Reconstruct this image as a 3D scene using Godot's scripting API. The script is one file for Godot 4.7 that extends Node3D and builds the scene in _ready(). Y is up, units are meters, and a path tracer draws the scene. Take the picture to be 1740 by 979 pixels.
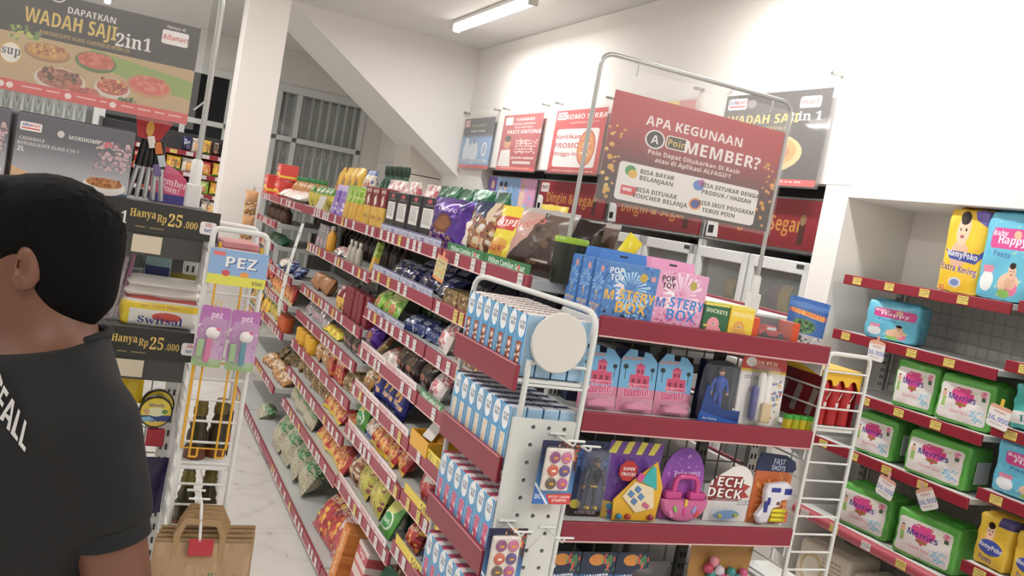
extends Node3D
# A convenience shop at night: long shelving run, toy end display, milk rack, chillers and nappy shelves.
var mats := {}
var cache := {}
var used := {}
var glyphs := {}
var prints := {}
var rng := RandomNumberGenerator.new()
var noise := FastNoiseLite.new()
const SIDE := -PI / 2.0   # turn of a thing that faces the left aisle

func _ready() -> void:
	rng.seed = 7
	noise.seed = 11
	noise.frequency = 1.0
	camera_and_light()
	make_prints()
	setting()
	storefront()
	ceiling_lamps()
	gondola()
	end_display()
	milk_rack()
	wire_rack()
	chillers()
	niche_shelves()
	posters()
	member_sign()
	left_display()
	back_shelf()
	gondola_goods()
	end_display_goods()
	niche_goods()
	left_goods()
	person()

func camera_and_light() -> void:
	var cam := Camera3D.new()
	cam.name = "camera"
	cam.fov = 35.06
	cam.near = 0.05
	cam.far = 60.0
	cam.transform = Transform3D(Basis(Vector3.UP, deg_to_rad(-23.95)) * Basis(Vector3.RIGHT, deg_to_rad(-4.28)) * Basis(Vector3.BACK, deg_to_rad(10.22)), Vector3(0, 1.62, 0))
	add_child(cam)
	cam.current = true
	var env := Environment.new()
	env.background_mode = Environment.BG_COLOR
	env.background_color = Color(0.07, 0.075, 0.08)
	env.tonemap_mode = Environment.TONE_MAPPER_LINEAR
	env.tonemap_exposure = 1.0
	env.sdfgi_enabled = true
	env.ssao_enabled = true
	env.ssil_enabled = true
	var we := WorldEnvironment.new()
	we.name = "environment"
	we.environment = env
	add_child(we)

# ---------------------------------------------------------------- names and things
func numbered(called: String) -> String:
	var n: int = used.get(called, -1) + 1
	used[called] = n
	return called if n == 0 else "%s_%03d" % [called, n]

func tag(o: Node, label: String, category: String, group := "", kind := "") -> void:
	if label: o.set_meta("label", label)
	if category: o.set_meta("category", category)
	if group: o.set_meta("group", group)
	if kind: o.set_meta("kind", kind)

func thing(called: String, label: String, category: String, at := Vector3.ZERO, turn := 0.0, group := "", tilt := 0.0, roll := 0.0) -> Node3D:
	var o := Node3D.new()
	o.name = numbered(called)
	add_child(o)
	o.transform = Transform3D(Basis(Vector3.UP, turn) * Basis(Vector3.RIGHT, tilt) * Basis(Vector3.BACK, roll), at)
	tag(o, label, category, group)
	return o

func part(parent: Node, called: String, m: Mesh, material: Material, at := Vector3.ZERO, turn := Vector3.ZERO, label := "") -> MeshInstance3D:
	var o := MeshInstance3D.new()
	o.name = called if parent != self else numbered(called)
	o.mesh = m
	o.set_surface_override_material(0, material)
	parent.add_child(o, true)
	o.transform = Transform3D(Basis.from_euler(turn), at)
	if label: o.set_meta("label", label)
	return o

func solo(called: String, m: Mesh, material: Material, label: String, category: String, at := Vector3.ZERO, turn := Vector3.ZERO, group := "") -> MeshInstance3D:
	var o := part(self, called, m, material, at, turn)
	tag(o, label, category, group)
	return o

func struct(called: String, m: Mesh, material: Material, at := Vector3.ZERO, turn := Vector3.ZERO) -> MeshInstance3D:
	var o := part(self, called, m, material, at, turn)
	o.set_meta("kind", "structure")
	return o

func copy(o: Node3D, at: Vector3, turn := 0.0, label := "", tilt := 0.0, roll := 0.0) -> Node3D:
	var c: Node3D = o.duplicate()
	c.name = numbered(String(o.name).rstrip("0123456789").trim_suffix("_"))
	add_child(c)
	c.transform = Transform3D(Basis(Vector3.UP, turn) * Basis(Vector3.RIGHT, tilt) * Basis(Vector3.BACK, roll), at)
	if label: c.set_meta("label", label)
	return c

# ---------------------------------------------------------------- materials
func mat(hex: String, rough := 0.6, metal := 0.0) -> StandardMaterial3D:
	var key := "%s/%s/%s" % [hex, rough, metal]
	if not mats.has(key):
		var m := StandardMaterial3D.new()
		m.resource_name = "paint_" + hex
		m.albedo_color = Color(hex)
		m.roughness = rough
		m.metallic = metal
		mats[key] = m
	return mats[key]

func ink(called: String, rough := 0.5, metal := 0.0) -> StandardMaterial3D:
	var key := "print/%s/%s/%s" % [called, rough, metal]
	if not mats.has(key):
		var m := StandardMaterial3D.new()
		m.resource_name = "print_" + called
		m.albedo_texture = prints[called]
		m.roughness = rough
		m.metallic = metal
		m.texture_repeat = false
		mats[key] = m
	return mats[key]

func glass(hex := "ffffff", alpha := 0.06) -> StandardMaterial3D:
	var key := "glass/%s/%s" % [hex, alpha]
	if not mats.has(key):
		var m := StandardMaterial3D.new()
		m.resource_name = "clear_sheet"
		m.transparency = BaseMaterial3D.TRANSPARENCY_ALPHA
		m.albedo_color = Color(Color(hex), alpha)
		m.roughness = 0.05
		m.metallic_specular = 0.3
		mats[key] = m
	return mats[key]

# ---------------------------------------------------------------- meshes
func tri(st: SurfaceTool, a: Vector3, b: Vector3, c: Vector3) -> void:   # a, b, c counter-clockwise from outside
	st.add_vertex(a); st.add_vertex(c); st.add_vertex(b)

func bevel(w: float, h: float, d: float, r := 0.0) -> ArrayMesh:   # box on y = 0 with rounded edges; front print planar
	var key := "bevel/%.4f/%.4f/%.4f/%.4f" % [w, h, d, r]
	if cache.has(key): return cache[key]
	cache[key] = soft(w, h, d, minf(r if r > 0.0 else minf(w, minf(h, d)) * 0.08, minf(w, minf(h, d)) * 0.49), 0.0, 1)
	return cache[key]

func soft(w: float, h: float, d: float, r: float, bulge: float, n := 5, crumple := 0.0, seed_at := 0.0) -> ArrayMesh:   # box with rounded edges and bulging sides
	var H := Vector3(w, h, d) * 0.5
	var I := H - Vector3(r, r, r)
	var pos := PackedVector3Array(); var nor := PackedVector3Array(); var uv := PackedVector2Array(); var idx := PackedInt32Array()
	for axis in 3:
		var b := (axis + 1) % 3
		var c := (axis + 2) % 3
		for s: float in [-1.0, 1.0]:
			var bs := [-H[b]]; var cs := [-H[c]]
			for i in n + 1:
				bs.append(lerpf(-I[b], I[b], float(i) / n)); cs.append(lerpf(-I[c], I[c], float(i) / n))
			bs.append(H[b]); cs.append(H[c])
			var first := pos.size()
			var m := bs.size()
			for i in m:
				for j in m:
					var p := Vector3.ZERO
					p[axis] = s * H[axis]; p[b] = bs[i]; p[c] = cs[j]
					var q := p.clamp(-I, I)
					var nn := (p - q).normalized()
					var u := float(bs[i]) / H[b]; var v := float(cs[j]) / H[c]
					var out := q + nn * r
					if bulge > 0.0:
						var k := (1.0 - u * u) * (1.0 - v * v) * bulge
						if axis == 1: k *= 0.45
						out[axis] += s * k
					if crumple > 0.0:
						out += nn * crumple * noise.get_noise_3d(out.x * 22.0 + seed_at, out.y * 22.0, out.z * 22.0)
					pos.append(out + Vector3(0, H.y, 0))
					nor.append(nn)
					uv.append(Vector2(clampf(out.x / w + 0.5, 0.004, 0.996), clampf(0.5 - out.y / h, 0.004, 0.996)))
			for i in m - 1:
				for j in m - 1:
					var a0 := first + i * m + j
					var q4 := [a0, a0 + m, a0 + m + 1, a0 + 1]
					if s > 0: idx.append_array(PackedInt32Array([q4[0], q4[2], q4[1], q4[0], q4[3], q4[2]]))
					else: idx.append_array(PackedInt32Array([q4[0], q4[1], q4[2], q4[0], q4[2], q4[3]]))
	if bulge > 0.0 or crumple > 0.0: nor = smooth_normals(pos, idx)
	return arrays_mesh(pos, nor, uv, idx)

func smooth_normals(pos: PackedVector3Array, idx: PackedInt32Array) -> PackedVector3Array:
	var sums := {}
	for t in range(0, idx.size(), 3):
		var a := pos[idx[t]]; var b := pos[idx[t + 1]]; var c := pos[idx[t + 2]]
		var f := (c - a).cross(b - a)
		for k in 3:
			var key := Vector3i((pos[idx[t + k]] * 20000.0).round())
			sums[key] = sums.get(key, Vector3.ZERO) + f
	var nor := PackedVector3Array()
	for p in pos:
		nor.append((sums.get(Vector3i((p * 20000.0).round()), Vector3.UP) as Vector3).normalized())
	return nor

func arrays_mesh(pos: PackedVector3Array, nor: PackedVector3Array, uv: PackedVector2Array, idx: PackedInt32Array) -> ArrayMesh:
	var a := []
	a.resize(Mesh.ARRAY_MAX)
	a[Mesh.ARRAY_VERTEX] = pos
	a[Mesh.ARRAY_NORMAL] = nor
	if uv.size(): a[Mesh.ARRAY_TEX_UV] = uv
	a[Mesh.ARRAY_INDEX] = idx
	var m := ArrayMesh.new()
	m.add_surface_from_arrays(Mesh.PRIMITIVE_TRIANGLES, a)
	return m

func pouch(w: float, h: float, d: float, style := "pillow", seed_at := 0.0, seal := 0.05, wrinkle := 0.1) -> ArrayMesh:   # a filled foil bag with flat crimped ends
	var key := "pouch/%.3f/%.3f/%.3f/%s/%.1f/%.3f/%.2f" % [w, h, d, style, seed_at, seal, wrinkle]
	if cache.has(key): return cache[key]
	var nx := 10; var ny := 14
	var pos := PackedVector3Array(); var uv := PackedVector2Array(); var idx := PackedInt32Array()
	for s: float in [1.0, -1.0]:
		var first := pos.size()
		for j in ny + 1:
			var v := float(j) / ny
			var t := clampf((v - seal) / (1.0 - 2.0 * seal), 0.0, 1.0)
			var fat := pow(maxf(sin(PI * t), 0.0), 0.55)
			if style == "stand":
				t = clampf(v / (1.0 - seal), 0.0, 1.0)
				fat = pow(maxf(1.0 - t, 0.0), 0.75) * (0.75 + 0.25 * minf(t * 8.0, 1.0))
			elif style == "block":
				fat = pow(maxf(sin(PI * t), 0.0), 0.22)
			for i in nx + 1:
				var u := float(i) / nx * 2.0 - 1.0
				var across := pow(maxf(1.0 - pow(absf(u), 3.0), 0.0), 0.6)
				var z := s * d * 0.5 * fat * across
				var q := noise.get_noise_3d(u * 2.2 + seed_at * 3.1, v * 3.0 + s, seed_at) + 0.5 * noise.get_noise_3d(u * 6.0, v * 8.0 + seed_at * 5.0, s * 3.0)
				var x := u * w * 0.5 * (1.0 - 0.07 * fat + 0.02 * q)
				if absf(u) < 0.99 and j > 0 and j < ny: z += s * wrinkle * d * q * (0.3 + fat * 0.7) * across
				if j == 0 or j == ny: z += s * 0.0008
				pos.append(Vector3(x, v * h + (0.02 * h * q if j == ny else 0.0), z))
				uv.append(Vector2(clampf(u * 0.5 + 0.5, 0.01, 0.99), clampf(1.0 - v, 0.01, 0.99)))
		for j in ny:
			for i in nx:
				var a := first + j * (nx + 1) + i
				var q4 := [a, a + 1, a + nx + 2, a + nx + 1]
				if s > 0: idx.append_array(PackedInt32Array([q4[0], q4[2], q4[1], q4[0], q4[3], q4[2]]))
				else: idx.append_array(PackedInt32Array([q4[0], q4[1], q4[2], q4[0], q4[2], q4[3]]))
	cache[key] = arrays_mesh(pos, smooth_normals(pos, idx), uv, idx)
	return cache[key]

func bent(points: Array, r: float, steps := 4) -> PackedVector3Array:   # rounds the corners of a path
	var out := PackedVector3Array([points[0]])
	for i in range(1, points.size() - 1):
		var p: Vector3 = points[i]
		var a: Vector3 = p + ((points[i - 1] as Vector3) - p).normalized() * r
		var b: Vector3 = p + ((points[i + 1] as Vector3) - p).normalized() * r
		for k in steps + 1:
			var t := float(k) / steps
			out.append(a.lerp(p, t).lerp(p.lerp(b, t), t))
	out.append(points[-1])
	return out

func tube(points: PackedVector3Array, r: float, seg := 8) -> ArrayMesh:
	var pos := PackedVector3Array(); var nor := PackedVector3Array(); var idx := PackedInt32Array()
	var n := points.size()
	var side := Vector3.ZERO
	for i in n:
		var dir := (points[mini(i + 1, n - 1)] - points[maxi(i - 1, 0)]).normalized()
		if side == Vector3.ZERO: side = dir.cross(Vector3.UP if absf(dir.y) < 0.9 else Vector3.RIGHT).normalized()
		side = (side - dir * side.dot(dir)).normalized()
		var up := dir.cross(side)
		for k in seg:
			var a := TAU * k / seg
			var q := side * cos(a) + up * sin(a)
			pos.append(points[i] + q * r); nor.append(q)
	for i in n - 1:
		for k in seg:
			var a := i * seg + k; var b := i * seg + (k + 1) % seg
			idx.append_array(PackedInt32Array([a, b + seg, b, a, a + seg, b + seg]))
	for e in 2:
		var c := pos.size()
		var i := 0 if e == 0 else n - 1
		var dir := (points[1] - points[0]).normalized() * -1.0 if e == 0 else (points[n - 1] - points[n - 2]).normalized()
		pos.append(points[i]); nor.append(dir)
		for k in seg:
			pos.append(pos[i * seg + k]); nor.append(dir)
		for k in seg: idx.append_array(PackedInt32Array([c, c + 1 + k, c + 1 + (k + 1) % seg] if e == 0 else [c, c + 1 + (k + 1) % seg, c + 1 + k]))
	return arrays_mesh(pos, nor, PackedVector2Array(), idx)

func rod(a: Vector3, b: Vector3, r: float, seg := 6) -> ArrayMesh:
	return tube(PackedVector3Array([a, b]), r, seg)

func rods(list: Array, r: float) -> ArrayMesh:   # many thin wires welded into one panel
	var st := SurfaceTool.new()
	st.begin(Mesh.PRIMITIVE_TRIANGLES)
	for l in list: st.append_from(rod(l[0], l[1], r, 5), 0, Transform3D())
	return st.commit()

func lathe(profile: Array, seg := 18, caps := true) -> ArrayMesh:   # profile of [radius, height] from the bottom up
	var key := "lathe/%s/%d" % [profile, seg]
	if cache.has(key): return cache[key]
	var st := SurfaceTool.new()
	st.begin(Mesh.PRIMITIVE_TRIANGLES)
	var y0: float = profile[0][1]
	var yh: float = maxf(float(profile[-1][1]) - y0, 0.0001)
	var n := profile.size()
	for i in n - 1:
		for k in seg:
			var a0 := TAU * k / seg; var a1 := TAU * (k + 1) / seg
			var q := []
			for c in [[i, a0, k], [i, a1, k + 1], [i + 1, a1, k + 1], [i + 1, a0, k]]:
				q.append([Vector3(sin(c[1]) * profile[c[0]][0], profile[c[0]][1], cos(c[1]) * profile[c[0]][0]), Vector2(fposmod(float(c[2]) / seg + 0.5, 1.0001), 1.0 - (profile[c[0]][1] - y0) / yh)])
			for t in [0, 2, 1, 0, 3, 2]:
				st.set_smooth_group(1)
				st.set_uv(q[t][1]); st.add_vertex(q[t][0])
	for e in ([0, n - 1] if caps else []):
		if profile[e][0] < 0.0005: continue
		for k in seg:
			var a0 := TAU * k / seg; var a1 := TAU * (k + 1) / seg
			var c := Vector3(0, profile[e][1], 0)
			var p: Vector3 = c + Vector3(sin(a0), 0, cos(a0)) * float(profile[e][0])
			var q: Vector3 = c + Vector3(sin(a1), 0, cos(a1)) * float(profile[e][0])
			for v in ([c, q, p] if e == 0 else [c, p, q]):
				st.set_smooth_group(2 + e)
				st.set_uv(Vector2(0.5 + (v as Vector3).x / profile[e][0] * 0.5, 0.02 if e else 0.98)); st.add_vertex(v)
	st.generate_normals()
	st.index()
	cache[key] = st.commit()
	return cache[key]

func prism(poly: PackedVector2Array, depth: float, round_by := 0.0) -> ArrayMesh:   # outline in x, y pushed out along z, centred; print planar
	var st := SurfaceTool.new()
	st.begin(Mesh.PRIMITIVE_TRIANGLES)
	if Geometry2D.is_polygon_clockwise(poly): poly.reverse()
	var lo := poly[0]; var hi := poly[0]
	for p in poly: lo = lo.min(p); hi = hi.max(p)
	var size := hi - lo
	st.set_smooth_group(-1)
	var d := depth * 0.5
	var face := poly
	if round_by > 0.0:
		var got := Geometry2D.offset_polygon(poly, -round_by, Geometry2D.JOIN_MITER)
		if got.size() and got[0].size() == poly.size():
			var inner := PackedVector2Array()
			for p in poly:
				var best: Vector2 = got[0][0]
				for q in got[0]:
					if q.distance_to(p) < best.distance_to(p): best = q
				inner.append(best)
			face = inner
	var put := func(p: Vector2, z: float) -> void:
		st.set_uv(Vector2((p.x - lo.x) / size.x, 1.0 - (p.y - lo.y) / size.y)); st.add_vertex(Vector3(p.x, p.y, z))
	var ids := Geometry2D.triangulate_polygon(face)
	for t in range(0, ids.size(), 3):
		var a := face[ids[t]]; var b := face[ids[t + 1]]; var c := face[ids[t + 2]]
		if (b - a).cross(c - a) < 0.0:
			var s := b; b = c; c = s
		for p in [a, c, b]: put.call(p, d)
		for p in [a, b, c]: put.call(p, -d)
	var n := poly.size()
	var e := minf(round_by, d * 0.9)
	for i in n:
		var j := (i + 1) % n
		for band in [[face[i], face[j], d, poly[i], poly[j], d - e], [poly[i], poly[j], d - e, poly[i], poly[j], -d + e], [poly[i], poly[j], -d + e, face[i], face[j], -d]]:
			if absf(band[2] - band[5]) < 0.000001: continue
			for v in [[0, 2], [4, 5], [1, 2], [0, 2], [3, 5], [4, 5]]: put.call(band[v[0]], band[v[1]])
	st.generate_normals()
	return st.commit()

func ring_poly(n: int, rx: float, ry: float, at := Vector2.ZERO, a0 := 0.0, a1 := TAU) -> PackedVector2Array:
	var p := PackedVector2Array()
	for i in (n if a1 - a0 > 6.28 else n + 1):
		var a := a0 + (a1 - a0) * i / n
		p.append(at + Vector2(cos(a) * rx, sin(a) * ry))
	return p

func rrect(w: float, h: float, r: float, steps := 4) -> PackedVector2Array:   # rounded rectangle standing on y = 0
	var p := PackedVector2Array()
	for c in [[w / 2 - r, r, -PI / 2], [w / 2 - r, h - r, 0.0], [-w / 2 + r, h - r, PI / 2], [-w / 2 + r, r, PI]]:
		for i in steps + 1:
			var a: float = c[2] + PI / 2 * i / steps
			p.append(Vector2(c[0] + cos(a) * r, c[1] + sin(a) * r))
	return p

func sheet(w: float, h: float, d := 0.002) -> ArrayMesh:   # thin board with a full print on the front
	var key := "sheet/%.4f/%.4f/%.4f" % [w, h, d]
	if not cache.has(key): cache[key] = prism(PackedVector2Array([Vector2(-w / 2, 0), Vector2(w / 2, 0), Vector2(w / 2, h), Vector2(-w / 2, h)]), d)
	return cache[key]

func crimp(w: float, h: float) -> ArrayMesh:   # ribbed seal of a foil bag
	var key := "crimp/%.3f/%.3f" % [w, h]
	if cache.has(key): return cache[key]
	var st := SurfaceTool.new()
	st.begin(Mesh.PRIMITIVE_TRIANGLES)
	for k in 4: st.append_from(bevel(w, h / 4.0 * 0.8, 0.003, 0.001), 0, Transform3D(Basis(), Vector3(0, h * k / 4.0, 0)))
	cache[key] = st.commit()
	return cache[key]

# ---------------------------------------------------------------- flat print
func outline(text: String, face: int) -> PackedVector3Array:
	var key := "%d/%s" % [face, text]
	if not glyphs.has(key):
		var f := SystemFont.new()
		f.font_names = PackedStringArray(["Droid Serif" if face == 1 else "Droid Sans"])
		f.font_weight = 400 if face == 2 else 700
		var tm := TextMesh.new()
		tm.font = f; tm.text = text; tm.font_size = 64; tm.pixel_size = 1.0; tm.depth = 0.0; tm.curve_step = 2.0
		var a := tm.get_mesh_arrays()
		var v: PackedVector3Array = a[Mesh.ARRAY_VERTEX]
		var out := PackedVector3Array()
		if a[Mesh.ARRAY_INDEX] != null and (a[Mesh.ARRAY_INDEX] as PackedInt32Array).size():
			for i in a[Mesh.ARRAY_INDEX]: out.append(v[i])
		else: out = v
		var lo := Vector3(1e9, 1e9, 0); var hi := -lo
		for p in out: lo = lo.min(p); hi = hi.max(p)
		var mid := (lo + hi) / 2.0
		for i in out.size(): out[i] -= mid
		glyphs[key] = out
	return glyphs[key]

func fill_tri(im: Image, a: Vector2, b: Vector2, c: Vector2, col: Color) -> void:
	var y0 := maxi(ceili(minf(a.y, minf(b.y, c.y)) - 0.5), 0)
	var y1 := mini(floori(maxf(a.y, maxf(b.y, c.y)) - 0.5), im.get_height() - 1)
	for y in range(y0, y1 + 1):
		var yy := y + 0.5
		var x0 := 1e9; var x1 := -1e9
		for e in [[a, b], [b, c], [c, a]]:
			var p: Vector2 = e[0]; var q: Vector2 = e[1]
			if (p.y <= yy) != (q.y <= yy):
				var x := p.x + (q.x - p.x) * (yy - p.y) / (q.y - p.y)
				x0 = minf(x0, x); x1 = maxf(x1, x)
		var l := maxi(roundi(x0), 0)
		var r := mini(roundi(x1), im.get_width())
		if r > l: im.fill_rect(Rect2i(l, y, r - l, 1), col)

func write(im: Image, s: String, cx: float, cy: float, h: float, col: Color, rot := 0.0, face := 0, sx := 1.0) -> void:
	var W := im.get_width(); var H := im.get_height()
	var k := h * H / 46.0
	var o := outline(s, face)
	var t := Transform2D(deg_to_rad(rot), Vector2(cx * W, cy * H))
	for i in range(0, o.size() - 2, 3):
		fill_tri(im, t * Vector2(o[i].x * k * sx, -o[i].y * k), t * Vector2(o[i + 1].x * k * sx, -o[i + 1].y * k), t * Vector2(o[i + 2].x * k * sx, -o[i + 2].y * k), col)

func ink_of(c: String) -> Color:   # print on film and card, a little duller than the pure pigment
	var k := Color(c)
	return Color.from_hsv(k.h, k.s * 0.86, k.v)

func pr(called: String, w: int, h: int, bg: String, ops: Array) -> void:
	# r rect, e ellipse, p polygon, t text, g two-colour design, b scattered blobs, y rays, o rounded box, l lines of small print
	var im := Image.create(w, h, false, Image.FORMAT_RGB8)
	im.fill(ink_of(bg))
	var R := RandomNumberGenerator.new()
	R.seed = called.hash()
	for o in ops:
		match o[0]:
			"r": im.fill_rect(Rect2i(roundi(o[1] * w), roundi(o[2] * h), roundi(o[3] * w), roundi(o[4] * h)), ink_of(o[5]))
			"e": poly(im, ring_poly(22, o[3] * w, o[4] * h, Vector2.ZERO), Vector2(o[1] * w, o[2] * h), o[6] if o.size() > 6 else 0.0, ink_of(o[5]))
			"p":
				var pts := PackedVector2Array()
				for i in range(0, o[1].size(), 2): pts.append(Vector2(o[1][i] * w, o[1][i + 1] * h))
				poly(im, pts, Vector2.ZERO, 0.0, ink_of(o[2]))
			"o":
				var q := rrect(o[3] * w, o[4] * h, o[6] * h, 4)
				poly(im, q, Vector2((o[1] + o[3] / 2.0) * w, o[2] * h), 0.0, ink_of(o[5]))
			"t": write(im, o[1], o[2], o[3], o[4], ink_of(o[5]), o[6] if o.size() > 6 else 0.0, o[7] if o.size() > 7 else 0, o[8] if o.size() > 8 else 1.0)
			"g":
				for y in h: im.fill_rect(Rect2i(0, y, w, 1), ink_of(o[1]).lerp(ink_of(o[2]), smoothstep(o[3] if o.size() > 3 else 0.0, o[4] if o.size() > 4 else 1.0, float(y) / h)))
			"b":
				for i in int(o[2]) * 2:
					var s: float = 0.68 * o[3] * R.randf_range(0.5, 1.3)
					var c: Color = ink_of(o[1][R.randi() % o[1].size()])
					poly(im, ring_poly(9, s * h * R.randf_range(0.6, 1.4), s * h), Vector2(R.randf_range(o[4], o[6]) * w, R.randf_range(o[5], o[7]) * h), R.randf() * 360.0, c)
			"y":
				for i in o[3]:
					var a: float = TAU * (i + R.randf() * 0.4) / o[3]
					var l: float = o[4] * h * R.randf_range(0.7, 1.1)
					var c := Vector2(o[1] * w, o[2] * h)
					fill_tri(im, c + Vector2.from_angle(a) * l * 0.25, c + Vector2.from_angle(a - 0.07) * l, c + Vector2.from_angle(a + 0.07) * l, ink_of(o[5]))
			"l":   # x, y, w, h, rows, colour: rows of broken strokes that stand for type too fine to read
				for k in o[5]:
					var x: float = o[1]
					var y: float = o[2] + o[4] * k / o[5]
					while x < o[1] + o[3] * R.randf_range(0.75, 1.0):
						var l := R.randf_range(0.02, 0.07)
						im.fill_rect(Rect2i(roundi(x * w), roundi(y * h), maxi(roundi(l * w), 1), maxi(roundi(o[4] / o[5] * 0.5 * h), 1)), ink_of(o[6]))
						x += l + 0.015
	prints[called] = ImageTexture.create_from_image(im)

func poly(im: Image, pts: PackedVector2Array, at: Vector2, rot: float, col: Color) -> void:
	var t := Transform2D(deg_to_rad(rot), at)
	var ids := Geometry2D.triangulate_polygon(pts)
	for i in range(0, ids.size(), 3): fill_tri(im, t * pts[ids[i]], t * pts[ids[i + 1]], t * pts[ids[i + 2]], col)

func baby(cx: float, cy: float, s: float, top := "2c1d18") -> Array:   # a plain smiling face, hair, bare shoulders
	return [["e", cx, cy + s * 1.5, s * 1.15, s * 0.8, "e5b392"], ["e", cx, cy, s * 0.85, s, "f0c3a2"], ["e", cx, cy - s * 0.68, s * 0.66, s * 0.42, top],
		["e", cx - s * 0.33, cy + s * 0.02, s * 0.1, s * 0.1, "33221c"], ["e", cx + s * 0.33, cy + s * 0.02, s * 0.1, s * 0.1, "33221c"], ["e", cx, cy + s * 0.45, s * 0.26, s * 0.1, "b4585a"]]

func dish(cx: float, cy: float, rx: float, ry: float, plate: String, food: Array, n := 40) -> Array:
	return [["e", cx, cy + ry * 0.25, rx, ry, plate], ["e", cx, cy + ry * 0.12, rx * 0.88, ry * 0.8, food[0]], ["b", food, n, ry * 0.24, cx - rx * 0.66, cy - ry * 0.55, cx + rx * 0.66, cy + ry * 0.5]]

func shop_mark(x: float, y: float, w: float, h: float) -> Array:
	return [["o", x, y, w, h, "f4efec", h * 0.2], ["t", "Alfa", x + w * 0.27, y + h * 0.33, h * 0.34, "2b4fa3"], ["t", "mart", x + w * 0.7, y + h * 0.33, h * 0.34, "d3363b"], ["r", x + w * 0.08, y + h * 0.64, w * 0.84, h * 0.14, "d3363b"]]

func make_prints() -> void:
	var gold := "e3bd55"
	# signs and posters
	var food := [["r", 0, .44, 1, .45, "c3a273"], ["p", [.62, .44, 1, .56, 1, .74, .84, .72, .6, .56], "8fa84f"], ["b", ["6d8f3c", "b9c45e"], 14, .03, .34, .36, .44, .5]]
	food.append_array(dish(.47, .55, .08, .09, "a5774a", ["c98d43", "d9b25a", "a3562f"]))
	food.append_array(dish(.525, .78, .09, .12, "d9cdbb", ["a65f42", "8d4a33", "bd7b58", "5d3a2a"], 60))
	food.append_array(dish(.64, .54, .075, .1, "4f7a3d", ["c9543f", "d9705a", "b5402f"], 40))
	food.append_array(dish(.71, .76, .065, .1, "d8cfc4", ["c04a38", "d8694d", "8d3527", "d9b85a"], 50))
	food.append_array(dish(.84, .67, .085, .11, "c98a55", ["d5594a", "cc4b40", "de7a63"], 40))
	food.append_array([["b", ["c9594a", "ab3d30"], 24, .035, .56, .84, .66, .9], ["b", ["3d5f30", "55763e"], 6, .03, .74, .84, .8, .9]])
	var head := [["r", 0, 0, 1, .44, "3e3937"], ["e", .48, .0, .03, .075, "d8d2cc"], ["e", .48, .0, .025, .06, "3e3937"], ["t", "DAPATKAN", .604, .12, .062, "e8e4de", 0, 0, .95], ["t", "WADAH SAJI", .538, .265, .135, gold, 0, 0, .72], ["t", "2in1", .762, .285, .13, "f4f2ee", -2, 1, .85],
		["t", "BOROSILICATE GLASS CASSEROLE WITH LID", .594, .385, .035, "c9a24a", 0, 0, .78], ["o", .86, .09, .1, .14, "f4efec", .02], ["t", "Alfa", .885, .16, .05, "d3363b", 0, 0, .8], ["t", "mart", .935, .16, .05, "c8474c", 0, 0, .8], ["t", "Hanya di", .91, .06, .03, "d8d2cc"]]
	var foot := [["r", 0, .89, 1, .11, "d9403f"], ["t", "www.belanja.co.id", .1, .945, .04, "f6d9d4"], ["e", .27, .945, .012, .03, "f6e2de"], ["e", .3, .945, .012, .03, "f6e2de"], ["e", .33, .945, .012, .03, "f6e2de"], ["e", .36, .945, .012, .03, "f6e2de"], ["e", .56, .945, .012, .03, "f6e2de"], ["e", .72, .945, .012, .03, "f6e2de"], ["l", .4, .925, .12, .03, 1, "f0bdb6"], ["l", .59, .925, .1, .03, 1, "f0bdb6"], ["l", .75, .925, .2, .03, 1, "f0bdb6"]]
	pr("serving_sign", 1024, 420, "3e3937", head + food + foot + [["e", .35, .64, .04, .11, "c9a24a"], ["e", .35, .64, .034, .095, "efe8dc"], ["t", "sup", .35, .64, .08, "3a4a5c", 0, 1, .8]])
	pr("member_sign", 1024, 640, "a62a32", [["g", "bf3339", "3d3231", .15, .95], ["b", ["e9a93a", "d88f2e", "f0c05a"], 14, .028, 0, .3, .09, .98], ["b", ["e9a93a", "d88f2e"], 12, .024, .91, .3, 1, .98], ["t", "APA KEGUNAAN", .47, .2, .085, "f7f2ee"], ["e", .255, .36, .056, .088, "f3efe9"], ["e", .255, .36, .047, .075, "3a3836"], ["t", "A", .255, .36, .075, "f7f2ee"],
		["o", .315, .29, .13, .125, "f0e6d2", .03], ["o", .322, .3, .116, .104, "3a3432", .025], ["t", "Poin", .38, .352, .06, gold], ["t", "MEMBER?", .655, .36, .115, "f7f2ee"], ["t", "Poin Dapat Ditukarkan Di Kasir", .5, .485, .042, "f4dfda"], ["t", "atau di Aplikasi ALFAGIFT", .5, .548, .042, "f4dfda"],
		["o", .09, .615, .82, .355, "efece9", .035],
		["e", .155, .69, .03, .05, "3f9a4a"], ["e", .17, .715, .025, .04, "e3b23a"], ["t", "BISA BAYAR", .305, .675, .04, "2f2b2a"], ["t", "BELANJAAN", .305, .74, .04, "2f2b2a"], ["r", .12, .83, .085, .085, "d9363a"], ["r", .13, .85, .05, .03, "f2d8d4"], ["t", "BISA DITUKAR", .32, .845, .04, "2f2b2a"], ["t", "VOUCHER BELANJA", .345, .91, .04, "2f2b2a"],
		["e", .545, .69, .032, .05, "4f7fd0"], ["e", .56, .66, .02, .03, "b24fa0"], ["t", "BISA DITUKAR DENGAN", .75, .675, .04, "2f2b2a"], ["t", "PRODUK / HADIAH", .72, .74, .04, "2f2b2a"], ["e", .545, .87, .036, .056, "e08a3a"], ["e", .545, .87, .026, .04, "3d4fa0"], ["t", "BISA IKUT PROGRAM", .73, .845, .04, "2f2b2a"], ["t", "TEBUS POIN", .69, .91, .04, "2f2b2a"]])
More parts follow.
